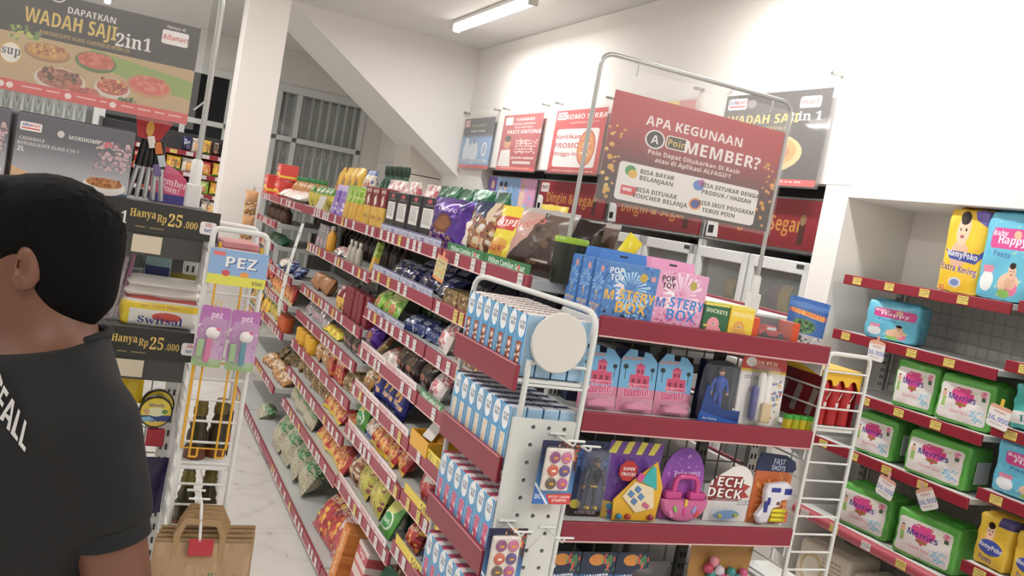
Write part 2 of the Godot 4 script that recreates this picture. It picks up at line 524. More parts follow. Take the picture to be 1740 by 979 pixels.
	pr("price_strip", 1024, 118, "33312f", [["t", "Hanya", .722, .42, .25, gold, -1, 1, .72], ["t", "Rp", .79, .5, .24, gold, 0, 1, .7], ["t", "25", .838, .46, .42, "ecc962", 0, 1, .7], ["t", ".000", .896, .54, .23, gold, 0, 1, .72], ["l", .7, .8, .1, .08, 1, "8d7c4c"], ["o", .93, .34, .06, .42, "f0ecea", .08], ["t", "Alfa", .96, .44, .13, "c8474c", 0, 0, .6], ["t", "mart", .96, .62, .13, "3a55a0", 0, 0, .6], ["t", "WADAH SAJI", .36, .46, .4, gold, 0, 0, .8], ["t", "2in1", .62, .56, .4, "efece6", 0, 1, .75]])
	pr("casserole_box", 640, 400, "7c7c84", [["g", "6c6c74", "bcbcc3", .2, .9], ["r", 0, .93, 1, .07, "4d5568"], ["p", [0, .76, .32, .93, 0, .93], "e3b98a"], ["t", "CASSEROLE", .14, .36, .045, "d9d6d2"], ["t", "BOROSILICATE GLASS 2 IN 1", .28, .43, .045, "d9d6d2"], ["t", "2L", .06, .51, .07, "e8e6e2"], ["e", .37, .22, .03, .05, "d9d6d2"], ["t", "MORIHOME", .57, .24, .055, "e4e2de"], ["b", ["b99aa2", "c9a8ae", "8f7680", "d2b3b6"], 60, .035, .68, .22, .98, .62], ["b", ["d06a72"], 6, .03, .74, .22, .82, .3],
		["e", .79, .86, .19, .13, "eae5de"], ["e", .79, .81, .16, .075, "b9763f"], ["b", ["a5622f", "c98a50", "8d4d24"], 30, .035, .66, .76, .92, .85]] + shop_mark(.03, .13, .18, .12))
	pr("poster_blue", 240, 320, "4f7fb8", [["r", 0, 0, 1, .33, "4c4a50"], ["t", "CLEAN & BRIGHT", .5, .15, .035, "b9c96a"], ["t", "PAKET HEMAT", .5, .27, .04, "efeae4"], ["l", .2, .19, .6, .05, 2, "d8d2cc"], ["g", "4c4a50", "7aa6d8", .3, .42], ["t", "CLEAN & BRIGHT", .5, .15, .035, "b9c96a"], ["t", "PAKET HEMAT", .5, .26, .04, "efeae4"], ["e", .2, .66, .12, .2, "dfe6ee"], ["r", .14, .4, .1, .1, "e8eef4"], ["e", .45, .68, .15, .22, "d5dfe9"], ["r", .4, .42, .09, .1, "7a92ab"], ["e", .8, .62, .08, .14, "e5ebf2"], ["e", .8, .62, .05, .1, "8fa9c8"], ["r", .05, .82, .9, .06, "c9d6e4"], ["l", .1, .83, .8, .05, 2, "5a7aa0"], ["r", 0, .93, 1, .07, "d9403f"], ["r", .03, .03, .16, .14, "dfa9a9"]])
	pr("poster_prize", 240, 320, "b13a3d", [["o", .06, .04, .2, .14, "f0dedb", .02], ["t", "TUKARKAN", .56, .09, .05, "f4e4e0"], ["t", "HADIAH LANGSUNG", .56, .17, .032, "f4e4e0"], ["t", "DAN DAPATKAN", .56, .23, .032, "f4e4e0"], ["t", "PASTI UNTUNG", .58, .31, .065, "f8f0ec"], ["e", .2, .52, .09, .09, "c98a5a"], ["e", .2, .43, .075, .06, "3c2a24"], ["p", [.02, .93, .06, .64, .3, .62, .36, .93], "e6e2e0"], ["b", ["e8cfca", "d9a9a4", "f2e6e2"], 26, .018, .42, .44, .95, .7], ["l", .42, .46, .5, .24, 5, "e5bfb9"], ["t", "JUTAAN HADIAH", .64, .78, .04, "f8f0ec"], ["r", .42, .83, .45, .05, "d8c9c4"], ["r", 0, .93, 1, .07, "d9403f"], ["l", .1, .95, .8, .03, 1, "f0c5bf"]])
	pr("poster_promo", 260, 320, "cf3436", [["t", "PROMO SERBA", .58, .11, .075, "fbf4f0"], ["l", .32, .19, .56, .04, 2, "f2c9c4"], ["o", .08, .3, .84, .6, "f1eeec", .04], ["t", "Nantikan", .32, .42, .07, "c0282c"], ["t", "PROMO", .32, .56, .085, "c0282c"], ["t", "Minggu ini", .32, .7, .06, "c0282c"], ["e", .72, .6, .17, .28, "cf4a2a"], ["e", .72, .6, .15, .25, "e28a3a"], ["t", "JSM", .72, .6, .1, "f4ece0", -78], ["b", ["cf3436", "f2b04a"], 20, .02, .6, .38, .84, .82], ["r", 0, .93, 1, .07, "b92a2d"], ["l", .1, .95, .8, .03, 1, "f0c5bf"]] + shop_mark(.03, .03, .2, .12))
	pr("poster_half", 240, 320, "b8383a", [["r", .62, 0, .3, 1, "e5c63a"], ["r", .78, 0, .22, 1, "c96a68"], ["t", "POIN", .3, .2, .08, "f4e4e0"], ["l", .08, .3, .5, .3, 6, "e5bfb9"]])
	var bowl := [["e", .5, .66, .34, .22, "d8b678"], ["e", .5, .64, .29, .18, "c9934d"]] + dish(.5, .63, .26, .16, "c9934d", ["b5703a", "d9a85c", "7a9a4a", "c95a3a"], 40)
	pr("poster_serving", 380, 350, "4a4543", [["t", "WADAH SAJI", .4, .3, .095, gold], ["t", "2 in 1", .8, .27, .09, "f0ece6", 0, 1], ["t", "BOROSILICATE GLASS", .5, .39, .03, "c9a24a"], ["e", .28, .11, .045, .05, "8d8882"], ["o", .74, .07, .18, .12, "f4efec", .02], ["t", "mart", .83, .13, .05, "c8474c"], ["r", 0, .93, 1, .07, "d9403f"], ["l", .1, .95, .8, .03, 1, "f0c5bf"]] + bowl + shop_mark(.03, .04, .2, .13))
	pr("chiller_red", 512, 128, "8f2029", [["g", "8f222b", "781a22"], ["t", "Dingin & Segar", .5, .55, .3, "b87a30"], ["o", .02, .06, .13, .3, "cfc6c2", .05], ["t", "mart", .085, .2, .13, "6d2a2e"], ["r", .84, .4, .05, .5, "4a2420"], ["e", .865, .4, .025, .12, "8a6a48"]])
	var people := [["g", "7fa3d6", "6f9bd2"], ["r", 0, 0, .2, 1, "5c3f86"], ["r", .7, 0, .3, 1, "d79ac0"], ["b", ["9fc0e6", "86aee0"], 14, .12, .2, .3, .95, 1]]
	for q in [[.12, "c9947a", "7b5aa5"], [.3, "3b3450", "cfd6e6"], [.4, "2f3a55", "b5c2dc"], [.76, "c9a28c", "e7c0b0"]]:
		people.append_array([["e", q[0], .3, .035, .13, "d9b09a"], ["e", q[0], .24, .037, .1, q[1]], ["p", [q[0] - .05, 1, q[0] - .055, .5, q[0], .4, q[0] + .055, .5, q[0] + .05, 1], q[2]]])
	pr("chiller_people", 512, 128, "7fa3d6", people)
	pr("arch_card", 220, 200, "d8486f", [["r", 0, .78, 1, .22, "3d3a86"], ["e", .45, .06, .5, .2, "e06288"], ["t", "Member", .5, .46, .16, "f8dbe4", 8, 1], ["t", "Poin!", .5, .64, .15, "f8dbe4", 8, 1]])
	# tags and strips
	pr("tag_white", 40, 48, "e3dedd", [["r", .1, .12, .8, .1, "b0a9ab"], ["t", "9.900", .5, .5, .24, "8d878a"], ["r", .1, .76, .6, .08, "a59ea0"]])
	pr("tag_yellow", 40, 48, "e2c964", [["r", .1, .12, .8, .1, "9a8236"], ["t", "7.500", .5, .5, .24, "94803c"], ["r", .1, .76, .6, .08, "b09a45"]])
	pr("strip_pink", 512, 40, "e8dcdd", [["r", 0, .1, .36, .8, "d9b5b9"], ["t", "LEBIH HEMAT PILIHAN TEPAT", .19, .5, .36, "b0525c"], ["t", "LEBIH HEMAT PILIHAN TEPAT", .68, .5, .36, "b0525c"], ["r", .42, .1, .02, .8, "a8a3a4"]])
	pr("strip_yellow", 512, 48, "ecd22e", [["r", 0, 0, .25, 1, "e3c526"], ["t", "SNACK", .4, .5, .6, "6d5a16"], ["t", "ENAK", .75, .5, .6, "6d5a16"], ["r", .55, 0, .03, 1, "d2b822"]])
	pr("strip_green", 512, 56, "2f7a44", [["t", "Pilihan Camilan Sehat", .5, .5, .5, "dff0df"], ["e", .78, .5, .02, .3, "d5504a"]])
	pr("strip_blue", 512, 40, "cfcfdb", [["r", 0, 0, 1, .2, "6f719b"], ["t", "BISKUIT SERBA HEMAT", .25, .58, .5, "5a5d90"], ["t", "COKLAT MANIS RENYAH", .72, .58, .5, "5a5d90"]])
	pr("wobbler_orange", 96, 150, "cfc08a", [["r", 0, 0, 1, .12, "dd8f68"], ["r", 0, .88, 1, .12, "e58a3c"], ["t", "HEMAT", .5, .24, .1, "8a5a3a"], ["t", "2.500", .55, .6, .14, "e0952f"], ["b", ["a8a070", "bdb483"], 14, .05, .05, .3, .95, .85]])
	pr("wobbler_white", 110, 120, "efeae6", [["r", 0, 0, 1, .16, "e3a48a"], ["t", "PROMO", .5, .28, .1, "c0605a"], ["t", "36.900", .5, .6, .22, "7a86c8"], ["l", .15, .8, .7, .1, 1, "b5b0b0"]])
	# end display goods
	var burst := ["y", .5, .42, 26, .4]
	pr("mystery_blue", 300, 300, "477fc4", [["b", ["3a70b8", "5b95d6", "3468ac"], 60, .04, 0, 0, 1, 1], burst + ["a9d2f2"], ["t", "POP", .19, .14, .1, "f4f4f4", -2], ["t", "TOY", .22, .26, .1, "f4f4f4", -2], ["e", .71, .2, .07, .08, "c9a53a"], ["e", .9, .2, .05, .05, "d98f9a"], ["t", "M", .12, .57, .17, "efb13a", 0, 0, 1.0], ["t", "?", .29, .5, .28, "f2dfe2"], ["t", "STERY", .65, .55, .175, "efb13a", 3, 0, 1.02], ["t", "BOX", .57, .76, .19, "efb13a", 0, 0, 1.15], ["b", ["12294f", "8cc3ee", "1d3f7a"], 26, .03, .05, .82, .95, .98]])
	pr("mystery_pink", 300, 300, "e59fc6", [["b", ["dd8dba", "efb4d4", "d77fb0"], 60, .04, 0, 0, 1, 1], burst + ["f8dbec"], ["t", "POP", .2, .14, .1, "2f2a30", -2], ["t", "TOY", .23, .26, .1, "2f2a30", -2], ["e", .71, .2, .07, .08, "b9a94a"], ["t", "M", .12, .57, .17, "2f6cc0", 0, 0, 1.0], ["t", "?", .29, .5, .28, "f7f2f4"], ["t", "STERY", .65, .55, .175, "2f7fd0", 3, 0, 1.02], ["t", "BOX", .57, .76, .19, "2f7fd0", 0, 0, 1.15], ["b", ["c9417f", "d9558f"], 26, .03, .05, .78, .95, .98]])
	pr("mystery_side", 120, 300, "3a76c6", [["b", ["2a5eae", "5b95dc"], 40, .03, 0, 0, 1, 1], ["y", .5, .4, 18, .2, "a9d2f2"], ["e", .7, .14, .14, .06, "d98f8a"], ["t", "!", .5, .62, .16, "efb13a"], ["t", "MYSTERY", .5, .8, .06, "efb13a"], ["t", "BOX", .5, .88, .07, "efb13a"]])
	for q in [["duck_green", "2d6a42", "ee8f98", "e7efd2"], ["duck_yellow", "efc92e", "e2a243", "fbf3c9"]]:
		pr(q[0], 130, 160, q[1], [["r", 0, 0, 1, .06, "ecd65a"], ["t", "DUCKETS", .5, .24, .13, q[3], 4, 0, .9], ["e", .46, 1.0, .34, .32, q[2]], ["e", .42, .68, .24, .24, q[2]], ["e", .14, .74, .1, .045, "e8b04a"], ["e", .44, .66, .055, .05, "f8f4ee"], ["e", .43, .66, .03, .03, "2b2320"]])
	pr("wheels_pouch", 150, 190, "2a5aa8", [["r", 0, .0, 1, .2, "3a6fc0"], ["p", [.05, .24, .95, .3, .9, .42, .08, .34], "e8a63a"], ["t", "HOT WHEELS", .5, .32, .09, "d8402f", 4], ["e", .4, .6, .3, .16, "3f7a3c"], ["b", ["2f5f2e", "5a944a", "1f2a20"], 20, .05, .15, .5, .65, .75], ["r", 0, .78, 1, .22, "b9b5b8"], ["b", ["3a3a3e", "d8d4d0"], 12, .04, .05, .8, .95, .98]])
	pr("dream_card", 160, 230, "69b1e0", [["t", "Hot Wheels", .3, .14, .05, "e8703a", -4], ["r", .42, .24, .24, .3, "dc5078"], ["r", .28, .4, .54, .2, "d24468"], ["p", [.4, .26, .54, .2, .68, .26], "c83a64"], ["r", .34, .46, .08, .07, "8a2a4c"], ["r", .5, .46, .08, .07, "8a2a4c"], ["r", .66, .46, .08, .07, "8a2a4c"], ["r", .46, .31, .06, .06, "8a2a4c"], ["r", .57, .31, .06, .06, "8a2a4c"], ["r", .26, .54, .6, .02, "e88aa8"], ["b", ["e8a0b4", "e06a8a"], 12, .02, .2, .56, .96, .62], ["e", .14, .28, .07, .04, "2a3a40"], ["r", .13, .28, .02, .2, "2a3a40"], ["e", .88, .3, .06, .035, "2a3a40"], ["r", .87, .3, .02, .18, "2a3a40"], ["r", 0, .62, 1, .38, "d8809e"], ["t", "Barbie", .51, .685, .12, "f3c0d4", -5, 1, .92], ["t", "Barbie", .5, .68, .112, "c9336a", -5, 1, .92]])
	pr("hero_card", 160, 220, "163a86", [["p", [0, 0, 1, 0, 1, .5, .7, .2], "0e1a3c"], ["p", [0, .72, 1, .95, 1, 1, 0, 1], "1f57b8"], ["r", 0, .86, .5, .14, "184aa2"], ["t", "ACTION", .28, .9, .05, "e8ecf4", 4]])
	pr("night_card", 160, 230, "1b2a58", [["b", ["24407e", "15203f", "2f549c"], 30, .06, 0, 0, 1, .4], ["r", 0, .86, 1, .14, "2a1418"], ["e", .22, .84, .16, .06, "c9b52e"], ["t", "ACTION FIGURE", .55, .95, .04, "b9b2b4"]])
	pr("pen_card", 150, 240, "e9e6e4", [["r", 0, 0, 1, .22, "cf3a38"], ["e", .2, .1, .12, .07, "f2efec"], ["t", "FUN PEN", .5, .1, .06, "f6e8c0"], ["r", 0, .2, 1, .04, "e8c63a"], ["b", ["3d4f9a", "c9544a", "5c86b5", "e2b34c"], 16, .03, .72, .34, .96, .9], ["l", .1, .3, .5, .06, 2, "a59ea0"]])
	pr("candy_bag", 220, 250, "6a3a9a", [["p", [.1, 0, .22, 0, .12, .16, 0, .16], "e8dc4a"], ["p", [.34, 0, .46, 0, .36, .16, .24, .16], "e8dc4a"], ["p", [.58, 0, .7, 0, .6, .16, .48, .16], "e8dc4a"], ["p", [.82, 0, .94, 0, .84, .16, .72, .16], "e8dc4a"], ["b", ["7a4ab0", "5a2f8a"], 20, .05, 0, .2, 1, .6], ["r", 0, .78, 1, .22, "e2b33c"], ["b", ["3a9ac0", "c9443a", "efe2d0", "8a5aa8"], 16, .05, .05, .84, .95, .98]])
	pr("heart_card", 220, 260, "8a3fa8", [["g", "7a3aa6", "b84fb0"], ["t", "Princess", .58, .36, .09, "e9c8f0", -3, 1], ["b", ["c48ad8", "a75ac0"], 20, .02, .1, .1, .9, .4]])
	pr("board_card", 180, 240, "ece8e4", [["p", [0, .5, 1, .35, 1, 1, 0, 1], "e2dedb"], ["r", .02, .2, .72, .44, "8f2426"], ["p", [.7, .3, .95, .36, .84, .46, .97, .56, .7, .6], "b53530"], ["t", "TECH", .39, .315, .16, "1c1a1a", 3, 0, 1.1], ["t", "DECK", .42, .515, .16, "1c1a1a", 3, 0, 1.1], ["t", "TECH", .37, .305, .16, "f6f4f2", 3, 0, 1.1], ["t", "DECK", .4, .505, .16, "f6f4f2", 3, 0, 1.1], ["l", .72, .62, .24, .1, 3, "7a8a98"]])
	pr("blaster_card", 220, 260, "d0662c", [["r", 0, 0, 1, .26, "1d2c54"], ["t", "FAST", .55, .12, .08, "c8d4e8", 3], ["t", "SHOTS", .55, .21, .07, "c8d4e8", 3], ["p", [0, .26, .6, .26, .3, 1, 0, 1], "c25a26"], ["y", .5, .7, 20, .4, "e08a3c"]])
	pr("truck_card", 200, 140, "2a5f9a", [["r", 0, 0, 1, .34, "1e2c4a"], ["e", .45, .12, .24, .09, "d9822e"], ["e", .82, .14, .1, .1, "4a7a4c"], ["t", "MONSTER", .5, .42, .16, "e2e6ea", -2], ["t", "TRUCKS", .5, .62, .2, "e8c23a", -2], ["b", ["3a6a3c", "5a3a2a", "8a7a5a", "3f86c0"], 26, .1, 0, .6, 1, 1], ["b", ["cf4a3a", "3fa05a"], 8, .06, .5, .05, 1, .3]])
	pr("stamp_card", 160, 230, "1f4f9a", [["g", "1a2148", "3a86c8"], ["p", [.4, 0, 1, 0, 1, .5], "3a2f38"], ["b", ["cf4a2e", "3a7a6a", "e2b34c", "1c1c26", "a3372c"], 34, .035, .42, 0, 1, .3], ["p", [0, .7, .35, 1, 0, 1], "2a62b4"], ["p", [.0, .66, .42, 1, .35, 1, 0, .71], "dfe6ee"], ["t", "DC", .12, .88, .07, "e8eef4"], ["p", [.3, .84, 1, .82, 1, 1, .45, 1], "c8312f"], ["t", "ARTIST LEADER", .68, .88, .04, "f4dcd8"], ["t", "STAMPER", .7, .94, .045, "f6e8e4"]])
	# milk
	for q in [["milk_chocolate", "5c3020", "a2452f"], ["milk_plain", "d8c9a8", "e8dcc2"], ["milk_strawberry", "c03a60", "e0608c"]]:
		pr(q[0], 72, 190, "3a9ad8", [["e", .5, .2, .4, .2, "f0f4f6"], ["t", "ULTRA", .5, .15, .05, "23305c"], ["t", "Milk", .5, .22, .06, "23305c", 0, 1], ["r", .2, .46, .56, .44, q[2]], ["b", [q[1], q[2], "f0e0d4"], 14, .05, .24, .5, .7, .88], ["e", .6, .9, .16, .05, "4a3a34"], ["r", .84, 0, .09, 1, "2478c0"], ["r", .94, 0, .06, 1, "9cc4e2"], ["r", 0, 0, .05, 1, "9cc4e2"]])
	pr("carton_top_brown", 24, 24, "efe6e2", [["r", 0, 0, .35, 1, "5d3a34"], ["r", .6, 0, .12, 1, "8d6a60"]])
	pr("carton_top_red", 24, 24, "f2e4e6", [["r", 0, 0, .45, 1, "b02550"]])
	pr("carton_top_navy", 24, 24, "d8dce6", [["r", 0, 0, .55, 1, "232c5a"]])
	# nappies
	pr("nappy_green", 320, 240, "58b043", [["o", .05, .16, .87, .76, "ece7e3", .07], ["e", .4, .36, .14, .15, "dd3f86"], ["e", .52, .36, .14, .15, "dd3f86"], ["p", [.27, .4, .66, .4, .46, .66], "dd3f86"], ["t", "Merries", .46, .43, .13, "3b3a8c"], ["e", .46, .57, .1, .04, "a8713a"], ["t", "Good Skin", .44, .73, .07, "e08aa0"], ["b", ["8ac5e2", "a8d4ea"], 12, .04, .6, .6, .86, .84], ["e", .82, .26, .055, .07, "e7729a"], ["r", .79, .32, .07, .08, "4a6a4a"], ["b", ["c9d98a", "f0dfe4"], 12, .03, .1, .2, .9, .3], ["e", .13, .42, .035, .07, "e2b48e"], ["r", .1, .48, .07, .2, "9ac86a"]] + baby(.13, .36, .035))
	pr("nappy_yellow", 200, 300, "efc022", baby(.42, .24, .2) + [["p", [0, .44, .1, .5, .9, .52, 1, .46, 1, .54, .85, .64, .2, .6], "3a4aa0"], ["t", "MamyPoko", .5, .555, .07, "f4f0e6", 4], ["t", "Extra Kering", .5, .73, .075, "f6efd8", 4], ["t", "Extra Kering", .495, .727, .074, "5a3aa0", 4], ["e", .45, .88, .16, .06, "cfd6ea"], ["e", .45, .88, .11, .04, "7a8cc8"], ["t", "XL", .14, .96, .07, "d8466a"], ["p", [.6, 0, 1, 0, 1, .2, .7, .12], "6a5ab0"]])
	pr("nappy_blue", 220, 320, "5cbede", [["b", ["8ad4ea", "4ab0d4", "b5e0c4"], 16, .02, 0, 0, 1, 1], ["o", .14, .18, .8, .24, "d83f8e", .05], ["t", "Baby", .3, .25, .06, "f6e6ee"], ["t", "Happy", .55, .33, .09, "f8f0f4"], ["e", .62, .25, .07, .05, "e8b898"], ["t", "Pants", .4, .48, .06, "3a6ab0", 6, 1], ["e", .2, .8, .13, .12, "eef2f4"], ["r", .1, .62, .2, .08, "e58aa8"], ["e", .62, .8, .2, .12, "eec2a2"], ["e", .7, .86, .12, .08, "e8709a"], ["e", .56, .92, .12, .05, "8ac85a"]] + baby(.66, .66, .09))
	pr("nappy_teal", 200, 220, "3fb0a8", baby(.5, .34, .15) + [["p", [0, .62, 1, .5, 1, .8, 0, .9], "e8e6e2"], ["t", "Dry", .4, .75, .14, "2a7a86", -6, 1]])
	pr("nappy_gold", 200, 220, "e8bc2c", baby(.44, .3, .16) + [["e", .5, .62, .36, .15, "3a4aa4"], ["t", "MamyPoko", .5, .62, .09, "f4f0e6", 4], ["r", .6, 0, .4, .16, "4a3f7a"], ["t", "Pants", .4, .86, .1, "5a48a0", 4]])
	pr("nappy_cream", 260, 200, "e6ddca", [["e", .3, .3, .22, .2, "d6c388"], ["e", .3, .3, .17, .15, "eee6d4"], ["e", .22, .8, .09, .11, "3a5a9a"], ["l", .5, .1, .4, .2, 4, "b5a98c"]] + baby(.68, .5, .17))
	# left display goods
	pr("sweet_header", 260, 160, "86aede", [["r", 0, .72, 1, .28, "e3e04a"], ["t", "PEZ", .56, .36, .3, "35509a", 0, 0, 1.3], ["t", "PEZ", .54, .34, .3, "f4f2f0", 0, 0, 1.3], ["o", .05, .07, .2, .12, "e06a6a", .03], ["e", .3, .66, .07, .09, "cf4a52"], ["e", .62, .66, .08, .08, "e5963a"], ["t", "8500", .86, .87, .1, "6d6a4a"]])
	pr("sweet_card", 130, 220, "c07ac0", [["g", "b86ab4", "d8a4d4"], ["t", "pez", .55, .16, .1, "f6e6f2", -3], ["b", ["d79ad0", "a45aa8", "efd2ea"], 26, .03, 0, .3, 1, 1], ["r", 0, .86, 1, .14, "9ac07a"]])
	pr("wipes_pack", 260, 130, "f0ece4", [["r", 0, .14, 1, .24, "f0d028"], ["r", 0, 0, 1, .05, "d2504a"], ["r", 0, .14, .1, .86, "f0d028"], ["t", "Wet Tissue Wipes", .5, .26, .09, "c8882a"], ["e", .6, .6, .2, .16, "d84a3a"], ["t", "Switsal", .52, .74, .24, "33408e", 0, 1]])
	pr("tub_lid", 180, 180, "e6c52a", [["e", .5, .5, .48, .48, "ecd03a"], ["p", [.0, .62, 1, .58, 1, .8, .0, .84], "2f3f8e"], ["p", [.04, .7, .3, .64, .5, .78, .1, .86], "7ab8d8"], ["e", .5, .48, .3, .16, "e8e8b4"], ["t", "Monde", .5, .24, .11, "3a4a9a"], ["e", .2, .48, .09, .09, "d2a078"], ["e", .78, .46, .1, .07, "5a9a4a"], ["b", ["e2a43c", "f2e2a0"], 10, .04, .2, .8, .8, .95]])
	pr("paper_bag", 220, 130, "b08d66", [["b", ["a9855e", "b7956f"], 30, .1, 0, 0, 1, 1], ["t", "alfamart", .7, .3, .1, "4a7a5a"], ["t", "eco", .2, .33, .08, "4a7a5a"]])
	# shelf goods
	pr("chips_brown", 150, 190, "4a342c", [["g", "6d564a", "332320"], ["p", [0, .05, .55, 0, .4, .5, 0, .9], "c8968c"], ["t", "CHOCO", .3, .28, .1, "d05a54", -20], ["b", ["4a362c", "3a2a22", "6a5242"], 18, .05, .45, .35, 1, .9], ["r", .55, .78, .3, .03, "b9aca4"], ["r", 0, 0, 1, .08, "b9b2ae"]])
	pr("chips_yellow", 150, 190, "eed62a", [["r", 0, .2, .75, .24, "cf3a34"], ["t", "KRIPIK", .4, .32, .12, "f4efe6", -6], ["e", .36, .76, .28, .17, "e2a53a"], ["t", "GURIH", .36, .76, .1, "c8403a"], ["p", [.75, 0, 1, 0, 1, 1, .4, 1], "f0dc3a"]])
	pr("chips_cream", 150, 190, "e6dcc8", [["b", ["3a62b0", "c86a5a", "d9b27a", "f2ece0"], 22, .06, 0, .1, 1, .8], ["r", 0, .84, 1, .16, "2f5ab0"], ["r", 0, 0, 1, .1, "3a5aa8"], ["t", "PILUS", .5, .4, .12, "c0503a", -70]])
	pr("chips_mix", 150, 190, "9a6a48", [["p", [0, 0, .7, 0, .6, .3, 0, .34], "1d2c56"], ["b", ["d8c2a0", "8a4a38", "e2dcd4", "5a3a30", "c88a5a"], 40, .08, 0, .3, 1, 1], ["r", .55, 0, .2, .35, "d8bfa0"]])
	pr("pouch_purple", 170, 200, "4a1f8e", [["b", ["5a2aa4", "3a1874", "7a44c0"], 14, .1, 0, 0, 1, .5], ["e", .5, .52, .22, .2, "7a3a24"], ["e", .52, .5, .16, .14, "9a5a34"], ["b", ["c890c0", "d8a86a", "a86ab0"], 14, .06, .05, .7, .75, .95], ["t", "Choco", .5, .22, .1, "d9c4ea", 0, 1]])
	pr("box_black", 110, 200, "1f1e20", [["r", .14, .26, .72, .44, "e2dfdb"], ["l", .2, .3, .6, .34, 9, "8d8a88"], ["e", .5, .1, .16, .05, "b5404a"], ["r", .2, .17, .6, .03, "6d6a68"], ["r", 0, .74, 1, .02, "4a4846"], ["l", .2, .8, .6, .12, 3, "5a5856"]])
	pr("box_maroon", 110, 200, "7c2026", [["p", [.35, .3, .62, .18, .75, .4, .45, .5], "e6d9c4"], ["t", "WAFER", .5, .1, .09, "e8d8c4"], ["r", 0, .5, 1, .5, "d8a83a"], ["t", "susu", .5, .78, .12, "7a4a1c", 0, 1]])
	pr("slim_green", 60, 200, "8fb83a", [["r", 0, .5, 1, .5, "d8a63a"], ["t", "KURMA", .5, .25, .09, "f0ead0", -90], ["b", ["6a9a2a", "c8d86a"], 12, .05, 0, 0, 1, .5]])
	pr("slim_purple", 60, 200, "8a6ac0", [["r", 0, .0, 1, .2, "c9b4e0"], ["b", ["a38ad4", "6f4fa8", "e2d8f0"], 14, .06, 0, .2, 1, 1]])
	pr("pack_yellowgreen", 140, 170, "c8b83a", [["p", [0, 0, 1, 0, 1, .3, 0, .5], "4f8a3a"], ["b", ["e2d25a", "8a9a34", "d88a3a"], 26, .06, 0, .3, 1, 1], ["t", "BUMBU", .5, .2, .12, "f0ead0"]])
	pr("pack_whitered", 180, 120, "ece2dc", [["r", 0, 0, 1, .3, "d8584a"], ["b", ["e2b3a4", "d8a05a", "cfc6be"], 14, .1, .2, .3, .9, .9], ["t", "MIE", .4, .5, .24, "c8403a"]])
	pr("box_redyellow", 180, 130, "d8352c", [["p", [0, .62, .5, .5, 1, .7, 1, .86, .5, .66, 0, .8], "f0c22c"], ["r", 0, .84, 1, .16, "d8352c"], ["t", "TEH", .2, .3, .2, "f4e2d8"], ["l", .4, .2, .5, .2, 2, "efb4a8"]])
	pr("pack_navy", 170, 120, "191c48", [["g", "20245a", "12143a"], ["e", .3, .24, .2, .08, "8fa2c4"], ["e", .66, .6, .22, .26, "2a2e6a"], ["t", "Biskuit", .5, .4, .2, "e2e6f2", -8, 1], ["b", ["c8a86a", "5a62b0"], 8, .07, .5, .55, .95, .95]])
	pr("pack_lime", 150, 170, "7fb83a", [["p", [0, 0, 1, .1, .6, .5, 0, .35], "d8e08a"], ["e", .6, .66, .22, .2, "c8764a"], ["b", ["5a9a2a", "a8d05a"], 16, .06, 0, .3, 1, 1], ["t", "MATCHA", .5, .24, .12, "3f7a2a"]])
	pr("pack_blue", 150, 110, "26356e", [["b", ["364a8c", "1a2450", "6f84b4"], 18, .09, 0, 0, 1, 1], ["t", "Susu", .5, .4, .26, "dfe6f4", -4, 1]])
	pr("pack_pinkwhite", 130, 130, "eadfdc", [["b", ["d87a80", "c85a68", "f2eae6"], 20, .1, 0, 0, 1, .8], ["t", "POP", .4, .5, .2, "c0485a"], ["t", "BTS", .5, .82, .16, "3a3436"]])
	pr("pack_dark", 110, 150, "2a1c1a", [["e", .5, .4, .3, .24, "5a4a34"], ["b", ["6a4a38", "3a2a26", "8a6a5a"], 14, .07, .1, .1, .9, .9], ["r", .3, .06, .4, .1, "c8a0a4"], ["e", .5, .72, .2, .1, "b0705a"]])
	pr("pack_blueorange", 110, 150, "23297c", [["e", .4, .3, .26, .18, "e2a04a"], ["p", [.1, .5, .9, .56, .9, .7, .1, .64], "e0b070"], ["t", "OREO", .5, .61, .1, "2b34a0", 5], ["r", 0, .8, 1, .2, "171d5c"]])
	pr("noodle_red", 150, 110, "b4282c", [["e", .62, .58, .3, .34, "e2a24a"], ["b", ["f0c878", "d8783a", "c8403a"], 16, .1, .4, .35, .85, .85], ["t", "MIE", .22, .3, .24, "f6e2c0"], ["r", 0, .86, 1, .14, "e8c23a"]])
	pr("noodle_yellow", 150, 110, "e8b62c", [["e", .6, .58, .3, .34, "c87a3a"], ["b", ["f2d88a", "b85a2a", "6a8a3a"], 16, .1, .4, .35, .85, .85], ["t", "SOTO", .24, .3, .22, "a0302a"], ["r", 0, .86, 1, .14, "3f8a3a"]])
	pr("noodle_white", 150, 110, "e2d8cc", [["e", .55, .58, .32, .34, "e0a050"], ["b", ["f2d08a", "c8603a"], 16, .1, .35, .35, .8, .85], ["t", "BAKSO", .3, .22, .18, "3a3432"]])
	pr("rice_bag", 150, 180, "b4b195", [["b", ["c9bf9f", "a39a78", "8f8a68", "d5ccb0"], 200, .022, 0, 0, 1, 1], ["b", ["2f8a48", "1f6a38", "4aa562", "2a7a40"], 130, .026, .5, 0, 1, .55], ["b", ["2f8a48", "4aa562"], 40, .02, 0, 0, .6, .25], ["b", ["d2c8aa", "9a9272"], 90, .016, 0, .3, 1, 1]])
	pr("bean_pouch", 170, 210, "c2bb4a", [["b", ["8a3a44", "7a2f3a", "a5525a"], 9, .07, .15, .25, .95, .9], ["b", ["2f2a20"], 3, .04, .3, .2, .8, .5], ["b", ["d8d06a", "a8a23a"], 14, .08, 0, .2, 1, 1], ["t", "kacang", .4, .14, .1, "5a5a1c", 0, 1], ["r", .0, .8, .4, .2, "caa06a"]])
